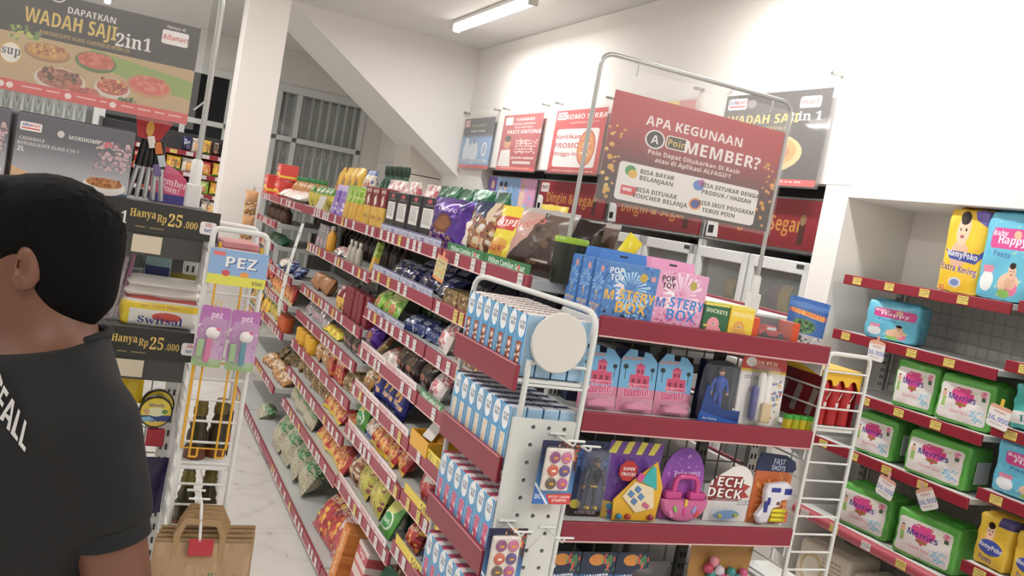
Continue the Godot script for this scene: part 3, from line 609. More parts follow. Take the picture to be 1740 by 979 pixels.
	pr("snack_red", 150, 180, "b02c2e", [["b", ["d8782e", "e8b43a", "c8403a", "8a1f24"], 26, .09, 0, 0, 1, 1], ["t", "Qtela", .45, .3, .16, "f6e6c8", -10, 1]])
	pr("snack_white", 140, 180, "e4dcd6", [["p", [0, .4, 1, .3, 1, .8, 0, 1], "b83a40"], ["b", ["cf5a5a", "8a2a34", "d8b4a0"], 14, .08, 0, .3, 1, 1], ["t", "Momogi", .5, .18, .12, "b83a40"]])
	pr("box_orange", 90, 200, "d8782c", [["b", ["e2954a", "c8641f"], 20, .06, 0, 0, 1, 1], ["t", "BENG BENG", .5, .5, .1, "f2d8a8", -90]])
	pr("box_redstripe", 110, 180, "d8c4bc", [["r", 0, .06, 1, .14, "b84048"], ["r", 0, .3, 1, .06, "c85a5e"], ["r", 0, .5, 1, .5, "b03a40"], ["t", "Tango", .5, .13, .08, "f4e6e0"]])
	pr("pack_oval", 130, 170, "4fa03a", [["e", .5, .6, .4, .28, "e8ede0"], ["e", .5, .6, .33, .22, "3a9a4a"], ["p", [.1, .0, .9, 0, .7, .35, .2, .4], "d8d06a"], ["t", "Nori", .5, .6, .13, "f0f4e8", 0, 1]])
	pr("pack_orange", 140, 120, "b9803f", [["b", ["d2a45a", "9a5a2c", "dccdb0", "7a4a2a"], 26, .1, 0, 0, 1, 1], ["t", "Taro", .5, .4, .24, "fbf0d8", 0, 1]])
	pr("pack_gold", 140, 110, "86693a", [["b", ["b0935a", "5a4420", "d2c08a", "7a3a2a"], 26, .1, 0, 0, 1, 1], ["t", "KOPI", .5, .4, .24, "3a2a12"]])
	pr("pack_silver", 90, 180, "b5b0b2", [["r", .1, .3, .8, .3, "8a8488"], ["t", "SABUN", .5, .2, .1, "5a5a6a"], ["r", .15, .66, .5, .2, "d8a0b0"]])
	pr("shirt_knit", 64, 64, "121213", [["b", ["141415", "101011"], 120, .02, 0, 0, 1, 1]])

# ---------------------------------------------------------------- the room
func block(x0: float, x1: float, y0: float, y1: float, z0: float, z1: float) -> ArrayMesh:
	return bevel(absf(x1 - x0), absf(y1 - y0), absf(z1 - z0), 0.004)

func wall(called: String, x0: float, x1: float, y0: float, y1: float, z0: float, z1: float, m: Material) -> MeshInstance3D:
	return struct(called, block(x0, x1, y0, y1, z0, z1), m, Vector3((x0 + x1) / 2, y0, (z0 + z1) / 2))

func setting() -> void:
	var white := mat("e9e6e2", 0.75)
	var floor_base := wall("floor", -3.6, 3.7, -0.16, -0.012, -11.4, 2.7, mat("a9a6a2", 0.8))
	# marble tiles with recessed joints
	var fn := FastNoiseLite.new()
	fn.noise_type = FastNoiseLite.TYPE_SIMPLEX
	fn.fractal_type = FastNoiseLite.FRACTAL_RIDGED
	fn.fractal_octaves = 4
	fn.frequency = 0.0045
	fn.seed = 5
	fn.domain_warp_enabled = true
	fn.domain_warp_amplitude = 60.0
	fn.domain_warp_frequency = 0.006
	var nt := NoiseTexture2D.new()
	nt.width = 1024; nt.height = 1024; nt.noise = fn; nt.seamless = true
	var g := Gradient.new()
	g.offsets = PackedFloat32Array([0.0, 0.62, 0.86, 0.95, 1.0])
	g.colors = PackedColorArray([Color("e7e4df"), Color("e5e1dc"), Color("dcd7d1"), Color("b9b2aa"), Color("8f8880")])
	nt.color_ramp = g
	var marble := StandardMaterial3D.new()
	marble.resource_name = "white_marble"
	marble.albedo_texture = nt
	marble.uv1_triplanar = true
	marble.uv1_world_triplanar = true
	marble.uv1_scale = Vector3(0.42, 0.42, 0.42)
	marble.roughness = 0.14
	var tile := bevel(0.597, 0.012, 0.597, 0.002)
	for i in 11:
		for k in 23:
			var at := Vector3(-3.3 + 0.6 * i, -0.012, -11.0 + 0.6 * k)
			if at.z > 1.6 or at.x > 3.0: continue
			part(floor_base, "tile", tile, marble, at - floor_base.position)
	wall("ceiling", -3.6, 3.7, 3.11, 3.25, -11.4, 2.7, mat("dedcd9", 0.8))
	wall("wall_left", -3.7, -3.55, 0.0, 3.11, -11.4, 2.7, white)
	wall("wall_front", -3.55, 3.7, 0.0, 3.11, 2.55, 2.7, white)
	# right wall: solid up to the chillers, then open below the upper wall, a pier, and the niche
	wall("wall_right", 2.872, 3.75, 2.02, 3.11, -11.35, 2.55, white)
	wall("wall_right", 2.872, 3.75, 0.0, 2.02, -11.35, -7.56, white)
	wall("wall_right", 2.872, 3.75, 0.0, 2.02, -3.25, -3.10, white)
	wall("wall_right", 2.872, 3.75, 0.0, 2.02, 0.4, 2.55, white)
	wall("wall_right", 3.62, 3.75, 0.0, 2.02, -7.56, -3.25, mat("3c3b3b", 0.8))  # recess back coloured dark, its shade above the chillers painted in
	wall("wall_right", 3.27, 3.75, 0.0, 2.02, -3.10, 0.4, white)
	wall("trim_1", 2.872, 3.28, 1.968, 2.025, -3.10, 0.4, white)
	# column in the aisle
	wall("column", 0.685, 0.985, 0.0, 3.11, -7.45, -7.12, mat("e6e1dd", 0.75))
	# flight of stairs above the far end, closed underneath
	var tri_up := PackedVector2Array([Vector2(1.10, 3.13), Vector2(2.90, 1.893), Vector2(2.90, 3.13)])
	struct("wall_stair", prism(tri_up, 1.05), white, Vector3(0, 0, -8.675))
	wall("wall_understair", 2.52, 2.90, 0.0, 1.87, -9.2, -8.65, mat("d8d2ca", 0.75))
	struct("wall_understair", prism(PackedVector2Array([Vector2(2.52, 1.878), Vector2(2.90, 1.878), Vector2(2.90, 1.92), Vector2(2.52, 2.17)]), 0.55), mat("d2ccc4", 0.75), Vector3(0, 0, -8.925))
	for q in [[-3.5, 2.87, -11.18], [-3.5, 2.87, 2.54]]:
		wall("baseboard_back" if q[2] < 0 else "baseboard_front", q[0], q[1], 0.0, 0.09, q[2], q[2] + 0.012, mat("c9c4be", 0.5))

func storefront() -> void:
	var white := mat("dedbd6", 0.7)
	var alu := mat("d4d6d3", 0.5)
	var night := glass("1c1f22", 0.5)
	# the far wall is a shop front: upper wall, dark glass in aluminium frames
	wall("wall_back", -3.55, 2.872, 2.68, 3.11, -11.35, -11.2, white)
	wall("wall_back", 2.63, 2.872, 0.0, 2.68, -11.35, -11.2, white)
	wall("wall_back", 1.06, 1.55, 0.0, 2.68, -11.35, -11.2, white)
	wall("wall_back", -3.55, -2.7, 0.0, 2.68, -11.35, -11.2, white)
	var spans := [[-2.7, -1.5, "window_1"], [-1.5, -0.3, "window_2"], [-0.3, 1.06, "window_3"], [1.55, 2.63, "window_4"]]
	for s in spans:
		var w: float = s[1] - s[0]
		var root := struct(s[2], block(0, w, 0, 0.09, 0, 0.08), alu, Vector3((s[0] + s[1]) / 2, 2.62, -11.22))
		part(root, "window_frame", block(0, w, 0, 0.06, 0, 0.08), alu, Vector3(0, -0.57, 0))
		part(root, "window_frame", block(0, w, 0, 0.1, 0, 0.08), alu, Vector3(0, -2.62, 0))
		var cuts := [-w / 2 + 0.03, w / 2 - 0.03]
		if s[2] == "window_4": cuts.append(-w / 2 + 0.27)
		if s[2] == "window_3": cuts.append_array([0.18, -0.22])
		for c in cuts: part(root, "window_frame", block(0, 0.06, 0, 2.62, 0, 0.08), alu, Vector3(c, -2.62, 0))
		part(root, "pane", block(0, w, 0, 2.6, 0, 0.01), glass("f2f6f4", 0.08) if s[2] != "window_3" else night, Vector3(0, -2.6, 0))
	# folding gate of grey slats inside the glass
	for q in [[-2.6, -0.45, "grey folding security gate behind the shop window at the far left"], [1.58, 2.62, "grey folding security gate behind the window under the stairs"]]:
		var gate := thing("folding_gate", q[2], "gate", Vector3(0, 0, -11.31))
		var slat := bevel(0.034, 2.6, 0.02, 0.005)
		var n := roundi((q[1] - q[0]) / 0.1)
		var dark := mat("b9beb8", 0.55)
		for i in n + 1:
			part(gate, "slat", slat, dark, Vector3(q[0] + (q[1] - q[0]) * i / n, 0.02, 0))
		for i in n:
			var a: float = q[0] + (q[1] - q[0]) * i / n
			var b: float = q[0] + (q[1] - q[0]) * (i + 1) / n
			for y: float in [0.5, 1.72, 2.07]:
				part(gate, "brace", rod(Vector3(a, y, 0.016), Vector3((a + b) / 2, y - 0.2, 0.016), 0.007), dark)
				part(gate, "brace", rod(Vector3(b, y, 0.016), Vector3((a + b) / 2, y - 0.2, 0.016), 0.007), dark)
		part(gate, "rail", block(0, q[1] - q[0], 0, 0.06, 0, 0.05), dark, Vector3((q[0] + q[1]) / 2, 2.62, 0))
		part(gate, "shutter_sheet", block(0, q[1] - q[0], 0, 2.6, 0, 0.02), mat("a5aaa7", 0.6), Vector3((q[0] + q[1]) / 2, 0, -0.07))
	# sticker on the glass
	solo("sticker", bevel(0.16, 0.02, 0.002), mat("d8d6d2"), "small white slanted sticker on the dark shop window", "sticker", Vector3(0.72, 2.25, -11.165), Vector3(0, 0, 0.85))

func ceiling_lamps() -> void:
	var lit := StandardMaterial3D.new()
	lit.resource_name = "lit_tube"
	lit.albedo_color = Color.WHITE
	lit.emission_enabled = true
	lit.emission = Color(1.0, 0.98, 0.95)
	lit.emission_energy_multiplier = 5.0
	var first := true
	for q in [[2.31, -6.45, 1.55], [2.31, -3.1, 1.55], [2.31, 0.4, 1.55], [-0.35, -6.45, 1.55], [-0.6, -2.6, 1.55], [-0.35, 0.9, 1.55], [-2.4, -6.45, 1.55], [-2.4, -2.0, 1.55], [-0.35, -9.6, 1.55]]:
		var l := thing("tube_lamp", "white fluorescent tube lamp glowing on the ceiling above the far right corner" if first else "white fluorescent tube lamp on the ceiling out of view", "lamp", Vector3(q[0], 3.11, q[1]), 0.0, "" if first else "ceiling tube lamps out of view")
		part(l, "housing", bevel(0.085, 0.03, q[2], 0.008), mat("e8e6e2", 0.4), Vector3(0, -0.03, 0))
		part(l, "lamp_tube", tube(PackedVector3Array([Vector3(0, 0, -q[2] / 2 + 0.02), Vector3(0, 0, q[2] / 2 - 0.02)]), 0.03, 12), lit, Vector3(0, -0.058, 0))
		for s: float in [-1.0, 1.0]: part(l, "end_cap", bevel(0.07, 0.06, 0.02, 0.006), mat("d9d6d2", 0.4), Vector3(0, -0.088, s * (q[2] / 2 - 0.01)))
		var a := AreaLight3D.new()
		a.name = "tube_light"
		a.area_size = Vector2(0.09, q[2] - 0.06)
		a.light_color = Color(1.0, 0.99, 0.975)
		a.light_energy = (2.9 if q[1] < -6.0 else 4.2) if q[0] > 0.0 else 3.1
		a.area_range = 14.0
		a.shadow_enabled = true
		a.rotation = Vector3(-PI / 2, 0, 0)
		a.position = Vector3(0, -0.095, 0)
		l.add_child(a)
		first = false

# ---------------------------------------------------------------- fixtures
const RED := "97394a"

func gondola_bay(label: String, z0: float, z1: float, heights: Array, strips := {}) -> void:
	var l := z1 - z0
	var b := thing("gondola_bay", label, "shelf", Vector3(1.371, 0, (z0 + z1) / 2))
	var grey := mat("c9cac8", 0.5, 0.1)
	var dark := mat("8d8e8d", 0.6)
	part(b, "back_panel", bevel(0.02, 1.42, l, 0.003), mat("46443e", 0.7), Vector3(0, 0.08, 0))
	for s: float in [-1.0, 1.0]:
		part(b, "upright", bevel(0.05, 1.47, 0.03, 0.004), dark, Vector3(0, 0, s * (l / 2 - 0.016)))
	part(b, "kick_plate", bevel(0.80, 0.07, l, 0.004), dark)
	var shelf := bevel(0.405, 0.028, l, 0.004)
	var rail := bevel(0.012, 0.042, l, 0.003)
	var red := mat(RED, 0.35)
	var tag_mesh := bevel(0.032, 0.036, 0.003, 0.001)
	var n := 0
	for y: float in heights:
		for s: float in [-1.0, 1.0]:
			var sh := part(b, "shelf", shelf, grey, Vector3(s * 0.2165, y + 0.006, 0))
			part(sh, "price_rail", rail, red, Vector3(s * 0.2085, -0.006, 0))
			if s > 0: continue
			part(sh, "rail_edge", rod(Vector3(-0.216, -0.004, -l / 2), Vector3(-0.216, -0.004, l / 2), 0.0025, 5), mat("d9b3b0", 0.4))
			var z := -l / 2 + 0.05 + 0.02 * (n % 3)
			while z < l / 2 - 0.03:
				if rng.randf() < 0.72:
					part(sh, "price_tag", tag_mesh, ink("tag_yellow" if rng.randf() < 0.16 else "tag_white", 0.3), Vector3(-0.2165, -0.003, z), Vector3(0, SIDE, 0))
				z += rng.randf_range(0.05, 0.11)
			if strips.has(y):
				var kind: String = strips[y][0]
				var a: float = strips[y][1]; var e: float = strips[y][2]
				var pieces := maxi(roundi((e - a) / 0.42), 1)
				for i in pieces:
					var pl := (e - a) / pieces - 0.006
					part(sh, "header_strip", sheet(pl, 0.03 if kind != "strip_yellow" else 0.034, 0.002), ink(kind, 0.25), Vector3(-0.212, 0.03, a + (i + 0.5) * (e - a) / pieces - (z0 + z1) / 2), Vector3(0, SIDE, 0))
		n += 1

func gondola() -> void:
	gondola_bay("nearest bay of the long red-railed gondola, beside the milk carton rack", -2.69, -2.03, [0.065, 0.508, 0.675, 0.832, 0.985, 1.138, 1.29, 1.45],
		{1.45: ["strip_green", -2.66, -2.03], 0.675: ["strip_yellow", -2.67, -2.05], 0.508: ["strip_yellow", -2.67, -2.05], 0.832: ["strip_yellow", -2.67, -2.3], 0.985: ["strip_green", -2.68, -2.45], 0.065: ["strip_yellow", -2.6, -2.05]})
	gondola_bay("second gondola bay from the milk rack, carrying navy biscuit packs", -3.49, -2.705, [0.065, 0.45, 0.667, 0.832, 0.985, 1.138, 1.29, 1.45],
		{1.45: ["strip_blue", -3.46, -2.72], 1.29: ["strip_blue", -3.48, -2.72], 1.138: ["strip_blue", -3.47, -2.95], 0.985: ["strip_pink", -3.46, -2.72], 0.832: ["strip_pink", -3.46, -2.72], 0.667: ["strip_pink", -3.46, -2.76], 0.45: ["strip_pink", -3.46, -2.75]})
	gondola_bay("middle gondola bay with maroon wafer cartons and noodle packs", -4.84, -3.505, [0.065, 0.43, 0.60, 0.75, 0.905, 1.045, 1.268, 1.45])
	gondola_bay("gondola bay behind the hanging white clip strip, some shelves bare", -5.96, -5.15, [0.065, 0.405, 0.713, 0.875, 1.03, 1.45])
	gondola_bay("farthest gondola bay next to the white column", -6.85, -5.975, [0.065, 0.4, 0.65, 0.9, 1.147, 1.29, 1.45])
	# short top bridge between two bays
	var br := thing("shelf_bridge", "short top shelf bridging the gap between gondola bays above the clip strip", "shelf", Vector3(1.155, 1.456, -4.995))
	part(br, "shelf", bevel(0.405, 0.028, 0.29, 0.004), mat("c9cac8", 0.5, 0.1))
	part(br, "price_rail", bevel(0.012, 0.042, 0.29, 0.003), mat(RED, 0.35), Vector3(-0.2085, -0.006, 0))
	var low := part(br, "shelf", bevel(0.405, 0.028, 0.31, 0.004), mat("c9cac8", 0.5, 0.1), Vector3(0, -1.385, 0))
	part(low, "price_rail", bevel(0.012, 0.042, 0.31, 0.003), mat(RED, 0.35), Vector3(-0.2085, -0.006, 0))
	part(br, "back_panel", bevel(0.02, 1.37, 0.29, 0.003), mat("57564f", 0.7), Vector3(0.216, -1.37, 0))

func slotted_post(parent: Node, at: Vector3, h: float, m: Material) -> void:
	var p := part(parent, "slotted_post", bevel(0.03, h, 0.02, 0.003), m, at)
	var list := []
	var y := 0.06
	while y < h - 0.03:
		for s: float in [-0.006, 0.006]: list.append([Vector3(s, y, 0.0105), Vector3(s, y + 0.014, 0.0105)])
		y += 0.032
	part(p, "slot_row", rods(list, 0.0025), mat("2e2e2e"))

func wire_panel(parent: Node, called: String, w: float, h: float, step: float, r: float, m: Material, at: Vector3, turn := Vector3.ZERO) -> void:
	var list := []
	for i in roundi(w / step) + 1: list.append([Vector3(-w / 2 + i * w / roundi(w / step), 0, 0), Vector3(-w / 2 + i * w / roundi(w / step), h, 0)])
	for i in roundi(h / step) + 1: list.append([Vector3(-w / 2, i * h / roundi(h / step), r), Vector3(w / 2, i * h / roundi(h / step), r)])
	part(parent, called, rods(list, r), m, at, turn)

func end_display() -> void:
	var d := thing("end_display", "red-railed end display rack of toys facing the camera", "shelf", Vector3(1.37, 0, -1.9))
	var white := mat("d5d6d3", 0.45)
	wire_panel(d, "wire_back", 0.68, 1.36, 0.058, 0.0022, mat("7c7c74", 0.5, 0.3), Vector3(0, 0.06, -0.108))
	slotted_post(d, Vector3(0.155, 0, -0.095), 1.42, mat("6d6e6c", 0.5, 0.3))
	slotted_post(d, Vector3(-0.33, 0, -0.095), 1.42, white)
	slotted_post(d, Vector3(0.325, 0, -0.095), 1.42, white)
	part(d, "kick_plate", bevel(0.7, 0.07, 0.2, 0.004), mat("8d8e8d", 0.6))
	for q in [1.395, 1.172, 0.91, 0.66, 0.36, 0.07]:
		var sh := part(d, "shelf", bevel(0.68, 0.02, 0.195, 0.004), white, Vector3(-0.002, q + 0.016, 0))
		var w := 0.68
		part(sh, "price_rail", bevel(w, 0.047, 0.012, 0.003), mat("882436", 0.4), Vector3(-0.002, -0.016, 0.104))
		part(sh, "rail_edge", rod(Vector3(-w / 2, -0.016, 0.11), Vector3(w / 2, -0.016, 0.11), 0.0022, 5), mat("d9b3b0", 0.4))
		for s: float in [-1.0, 1.0]:
			part(sh, "bracket", prism(PackedVector2Array([Vector2(-0.095, 0.02), Vector2(0.095, 0.02), Vector2(0.095, 0.0), Vector2(-0.095, -0.045)]), 0.004), white, Vector3(s * 0.336, -0.004, 0), Vector3(0, PI / 2, 0))

func milk_rack() -> void:
	var rk := thing("milk_rack", "slim white wire rack of milk cartons with a blank round sign", "rack", Vector3(0.85, 0, -1.8))
	var white := mat("dcdedb", 0.4)
	var x0 := -0.065; var x1 := 0.07; var z0 := -0.185; var z1 := 0.18
	# one hoop slants over the top from the far aisle post to the near inner post
	part(rk, "hoop", tube(bent([Vector3(x0, 0.02, z0), Vector3(x0, 1.478, z0), Vector3(x1, 1.462, z1), Vector3(x1, 0.02, z1)], 0.04), 0.0065), white)
	for q in [[x0, z1], [x1, z0]]: part(rk, "post", rod(Vector3(q[0], 0.02, q[1]), Vector3(q[0], 1.35, q[1]), 0.0065, 8), white)
	for y: float in [0.11, 0.4, 0.58, 0.74, 0.95, 1.14, 1.19, 1.3, 1.345]:
		part(rk, "wire", rod(Vector3(x0, y, z1), Vector3(x1, y, z1), 0.0035), white)
		part(rk, "wire", rod(Vector3(x0, y, z0), Vector3(x1, y, z0), 0.0035), white)
		part(rk, "wire", rod(Vector3(x1, y, z0), Vector3(x1, y, z1), 0.0035), white)
	var tiers := [[1.315, "milk_chocolate", "carton_top_brown", "chocolate milk carton behind the front row on the milk rack's top tier", "rows of milk cartons on the top tier", "chocolate milk carton in the front row of the top tier"],
		[1.125, "milk_plain", "carton_top_navy", "plain milk carton behind the front row on the milk rack's second tier", "rows of milk cartons on the second tier", "plain milk carton in the front row of the second tier"],
		[0.93, "milk_strawberry", "carton_top_red", "strawberry milk carton behind the front row on the milk rack's third tier", "rows of milk cartons on the third tier", "strawberry milk carton in the front row of the third tier"],
		[0.735, "milk_strawberry", "carton_top_red", "strawberry milk carton behind the front row on the lowest visible tier", "rows of milk cartons on the lowest tier", "strawberry milk carton in the front row of the lowest tier"]]
	for t in tiers:
		var y: float = t[0]
		var sh := part(rk, "shelf", bevel(0.165, 0.008, 0.36, 0.002), white, Vector3(0.0, y - 0.012, -0.002))
		part(sh, "price_rail", bevel(0.01, 0.055, 0.36, 0.003), mat("8c2e3e", 0.4), Vector3(-0.085, -0.02, 0))
		part(sh, "rail_edge", rod(Vector3(-0.091, 0.034, -0.18), Vector3(-0.091, 0.034, 0.18), 0.002, 5), mat("c8747c", 0.4))
		var proto: Node3D = null
		for k in 7:
			for r in 4:
				var at := Vector3(0.79 + r * 0.037, y - 0.002, -1.948 + k * 0.0485)
				var lean := rng.randf_range(-0.03, 0.03)
				if proto == null:
					proto = thing("milk_carton", t[3], "carton", at, SIDE, t[4])
					part(proto, "carton_body", bevel(0.0445, 0.125, 0.034, 0.002), ink(t[1], 0.35))
					part(proto, "carton_top", bevel(0.043, 0.003, 0.033, 0.001), ink(t[2], 0.4), Vector3(0, 0.1245, 0))
					part(proto, "straw", rod(Vector3(0.008, 0.02, -0.0185), Vector3(-0.01, 0.11, -0.0185), 0.0018, 5), mat("efeeea", 0.4))
				else: copy(proto, at, SIDE + lean)
				var last: Node = get_child(get_child_count() - 1)
				var spot: String = ["farthest", "second from the far end", "third from the far end", "middle one", "third from the near end", "second from the near end", "nearest"][k]
				last.set_meta("label", "%s, %s" % [t[5], spot] if r == 0 else t[3])
	part(rk, "round_sign", prism(ring_poly(36, 0.061, 0.061), 0.008, 0.002), mat("d7d4ce", 0.5), Vector3(-0.015, 1.393, 0.196))
	for s: float in [-0.03, 0.03]: part(rk, "sign_clip", bevel(0.012, 0.03, 0.01, 0.002), white, Vector3(s - 0.015, 1.4, 0.187))
	# pegboard hung on the near end
	var pb := thing("pegboard", "white perforated pegboard hung on the end of the milk rack", "board", Vector3(0.825, 0, -1.585))
	var base := CSGBox3D.new()
	base.size = Vector3(0.136, 0.68, 0.012)
	base.position = Vector3(0, 0.9, 0)
	for i in 3:
		for k in 19:
			var hole := CSGCylinder3D.new()
			hole.operation = CSGShape3D.OPERATION_SUBTRACTION
			hole.radius = 0.0045; hole.height = 0.05; hole.sides = 10
			hole.rotation = Vector3(PI / 2, 0, 0)
			hole.position = Vector3(-0.025 + i * 0.0345, 0.325 - 0.036 * k, 0)
			hole.name = "hole"
			base.add_child(hole, true)
	base.name = "panel"
	base.material = mat("d3d4d0", 0.45)
	pb.add_child(base)
	part(pb, "backing", bevel(0.13, 0.66, 0.004, 0.001), mat("161616", 0.8), Vector3(0, 0.57, -0.009))
	for q in [[0.03, 1.212], [-0.045, 1.03], [0.045, 1.02], [0.075, 1.20]]:
		hook(pb, Vector3(q[0], q[1], 0.006), 0.075 if q[0] < 0.07 else 0.06, white)

func hook(parent: Node, at: Vector3, l: float, m: Material) -> void:
	var h := part(parent, "hook", tube(bent([Vector3(0, 0.0, 0), Vector3(0, 0, l), Vector3(0, 0.012, l + 0.004)], 0.008), 0.0022, 6), m, at)
	part(h, "cross_bar", rod(Vector3(-0.02, 0.012, l + 0.004), Vector3(0.02, 0.012, l + 0.004), 0.0022), m)
	part(h, "cross_bar", rod(Vector3(-0.018, 0.004, 0.002), Vector3(0.018, 0.004, 0.002), 0.003), m)

func wire_rack() -> void:
	var w := thing("wire_rack", "white wire side basket at the right end of the toy display", "rack", Vector3(1.793, 0, -1.915))
	var white := mat("dedfdc", 0.4)
	for z: float in [0.11, -0.1]:
		part(w, "post", tube(bent([Vector3(-0.075, 0.02, z), Vector3(-0.075, 1.425, z), Vector3(0.068, 1.425, z), Vector3(0.068, 0.02, z)], 0.018), 0.0055), white)
	var y := 1.378
	while y > 0.4:
		part(w, "wire", rod(Vector3(-0.075, y, 0.11), Vector3(0.068, y, 0.11), 0.0028), white)
		part(w, "wire", rod(Vector3(-0.075, y, 0.11), Vector3(-0.075, y, -0.1), 0.0028), white)
		y -= 0.0488
	for q: float in [1.228, 0.78, 0.42]: part(w, "shelf", bevel(0.14, 0.012, 0.2, 0.003), white, Vector3(-0.003, q - 0.012, 0.004))

func chillers() -> void:
	var white := mat("d5d6d4", 0.4)
	var grey := mat("a9abaa", 0.4, 0.2)
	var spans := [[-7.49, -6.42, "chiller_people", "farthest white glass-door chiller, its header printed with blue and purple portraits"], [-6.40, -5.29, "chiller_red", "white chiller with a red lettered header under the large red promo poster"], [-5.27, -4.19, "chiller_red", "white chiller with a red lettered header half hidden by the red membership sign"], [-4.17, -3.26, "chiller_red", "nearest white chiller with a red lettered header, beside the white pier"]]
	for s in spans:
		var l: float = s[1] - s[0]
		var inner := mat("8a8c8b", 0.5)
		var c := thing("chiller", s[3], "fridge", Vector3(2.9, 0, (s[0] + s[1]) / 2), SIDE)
		# local: x along the front (towards the camera), z out of the front
		part(c, "cabinet_side", bevel(0.03, 1.93, 0.66, 0.004), white, Vector3(-l / 2 + 0.015, 0.02, -0.36))
		part(c, "cabinet_side", bevel(0.03, 1.93, 0.66, 0.004), white, Vector3(l / 2 - 0.015, 0.02, -0.36))
		part(c, "cabinet_back", bevel(l, 1.93, 0.02, 0.004), mat("6f7170", 0.5), Vector3(0, 0.02, -0.68))
		part(c, "cabinet_top", bevel(l, 0.26, 0.66, 0.004), white, Vector3(0, 1.70, -0.36))
		part(c, "plinth", bevel(l, 0.22, 0.64, 0.004), grey, Vector3(0, 0.0, -0.36))
		var hd := part(c, "header_panel", sheet(l - 0.06, 0.235, 0.012), ink(s[2], 0.25), Vector3(0.015, 1.712, -0.012))
		if s[2] == "chiller_red":
			part(hd, "controller", prism(PackedVector2Array([Vector2(0, 0), Vector2(0.1, 0), Vector2(0.085, 0.1), Vector2(0.05, 0.12), Vector2(0, 0.12)]), 0.006, 0.001), white, Vector3(-l / 2 + 0.03, 0.004, 0.008))
			part(hd, "display", bevel(0.045, 0.04, 0.004, 0.001), mat("1f1c1d", 0.2), Vector3(-l / 2 + 0.07, 0.025, 0.012))
		part(c, "gap_shade_strip", bevel(l, 0.07, 0.3, 0.003), mat("161616", 0.8), Vector3(0, 1.95, -0.2))  # black strip added for the shade in the gap above the header
		part(c, "header_edge", rod(Vector3(-l / 2, 1.70, 0.0), Vector3(l / 2, 1.70, 0.0), 0.006), mat("5a5b5a", 0.3, 0.5))
		part(c, "header_edge", rod(Vector3(-l / 2, 1.952, -0.01), Vector3(l / 2, 1.952, -0.01), 0.006), mat("8d8e8d", 0.3, 0.5))
		for y: float in [0.55, 0.85, 1.12, 1.38]: part(c, "wire_shelf", bevel(l - 0.08, 0.012, 0.5, 0.003), mat("c5c9c8", 0.4, 0.3), Vector3(0, y, -0.38))
		for k in 2:
			var w := l / 2 - 0.02
			var dr := part(c, "door", bevel(w, 0.06, 0.04, 0.006), white, Vector3((k - 0.5) * l / 2, 1.60, -0.012))
			part(dr, "door_rail", bevel(w, 0.08, 0.04, 0.006), white, Vector3(0, -1.37, 0))
			for e: float in [-1.0, 1.0]: part(dr, "door_stile", bevel(0.042, 1.43, 0.04, 0.006), white, Vector3(e * (w / 2 - 0.021), -1.37, 0))
			for e: float in [-1.0, 1.0]: part(dr, "gasket", bevel(0.014, 1.3, 0.03, 0.003), mat("3a3b3b", 0.7), Vector3(e * (w / 2 - 0.047), -1.3, -0.02))
			part(dr, "pane", bevel(w - 0.08, 1.31, 0.006, 0.001), glass("e8eeec", 0.1), Vector3(0, -1.3, 0))
			part(dr, "handle", bevel(0.016, 0.3, 0.03, 0.005), grey, Vector3(w / 2 - 0.03, -0.75, 0.03) if k == 0 else Vector3(-w / 2 + 0.03, -0.75, 0.03))
			if k == 1: part(dr, "maker_plate", bevel(0.05, 0.02, 0.003, 0.001), mat("3a3a3a"), Vector3(w / 2 - 0.06, 0.028, 0.021))
		# chilled stock seen dimly behind the glass
		if s[0] > -6.0:
			for y: float in [0.862, 1.132, 1.392]:
				for k in 9:
					var cols := ["5a7a3c", "7a4a5a", "3f6a3a", "8a8450", "c9a83a"]
					var veg := solo("produce_bag", pouch(0.1, 0.15, 0.07, "pillow", float(k % 3)), mat(cols[(k * 3 + int(y * 7)) % 5], 0.4), "bagged vegetables lying on a rack inside a glass-door chiller", "bag", Vector3(3.1, y + 0.002, s[0] + 0.1 + k * (l - 0.2) / 8), Vector3(0, SIDE, 0), "bagged produce in the chillers")
					veg.scale = Vector3(1, 0.7 + 0.3 * rng.randf(), 1)

func rail_shelf(parent: Node, at: Vector3, l: float, depth: float, round_rail := false) -> void:   # local z faces out, x runs along
	var sh := part(parent, "shelf", bevel(l, 0.022, depth, 0.004), mat("cfd0cd", 0.5), at + Vector3(0, -0.024, -depth / 2))
	if round_rail: part(sh, "price_rail", tube(PackedVector3Array([Vector3(-l / 2, 0.0, depth / 2 + 0.012), Vector3(l / 2, 0.0, depth / 2 + 0.012)]), 0.024, 14), mat("b0525c", 0.35))
	else: part(sh, "price_rail", bevel(l, 0.042, 0.012, 0.003), mat("8e2834", 0.35), Vector3(0, -0.018, depth / 2 + 0.006))
	var n := roundi(l / 0.19)
	for i in n:
		part(sh, "price_tag", bevel(0.048, 0.03, 0.003, 0.001), ink("tag_yellow" if not round_rail or i % 2 else "tag_white", 0.3), Vector3(-l / 2 + 0.08 + i * (l - 0.1) / n, -0.012, depth / 2 + (0.0135 if not round_rail else 0.036)))

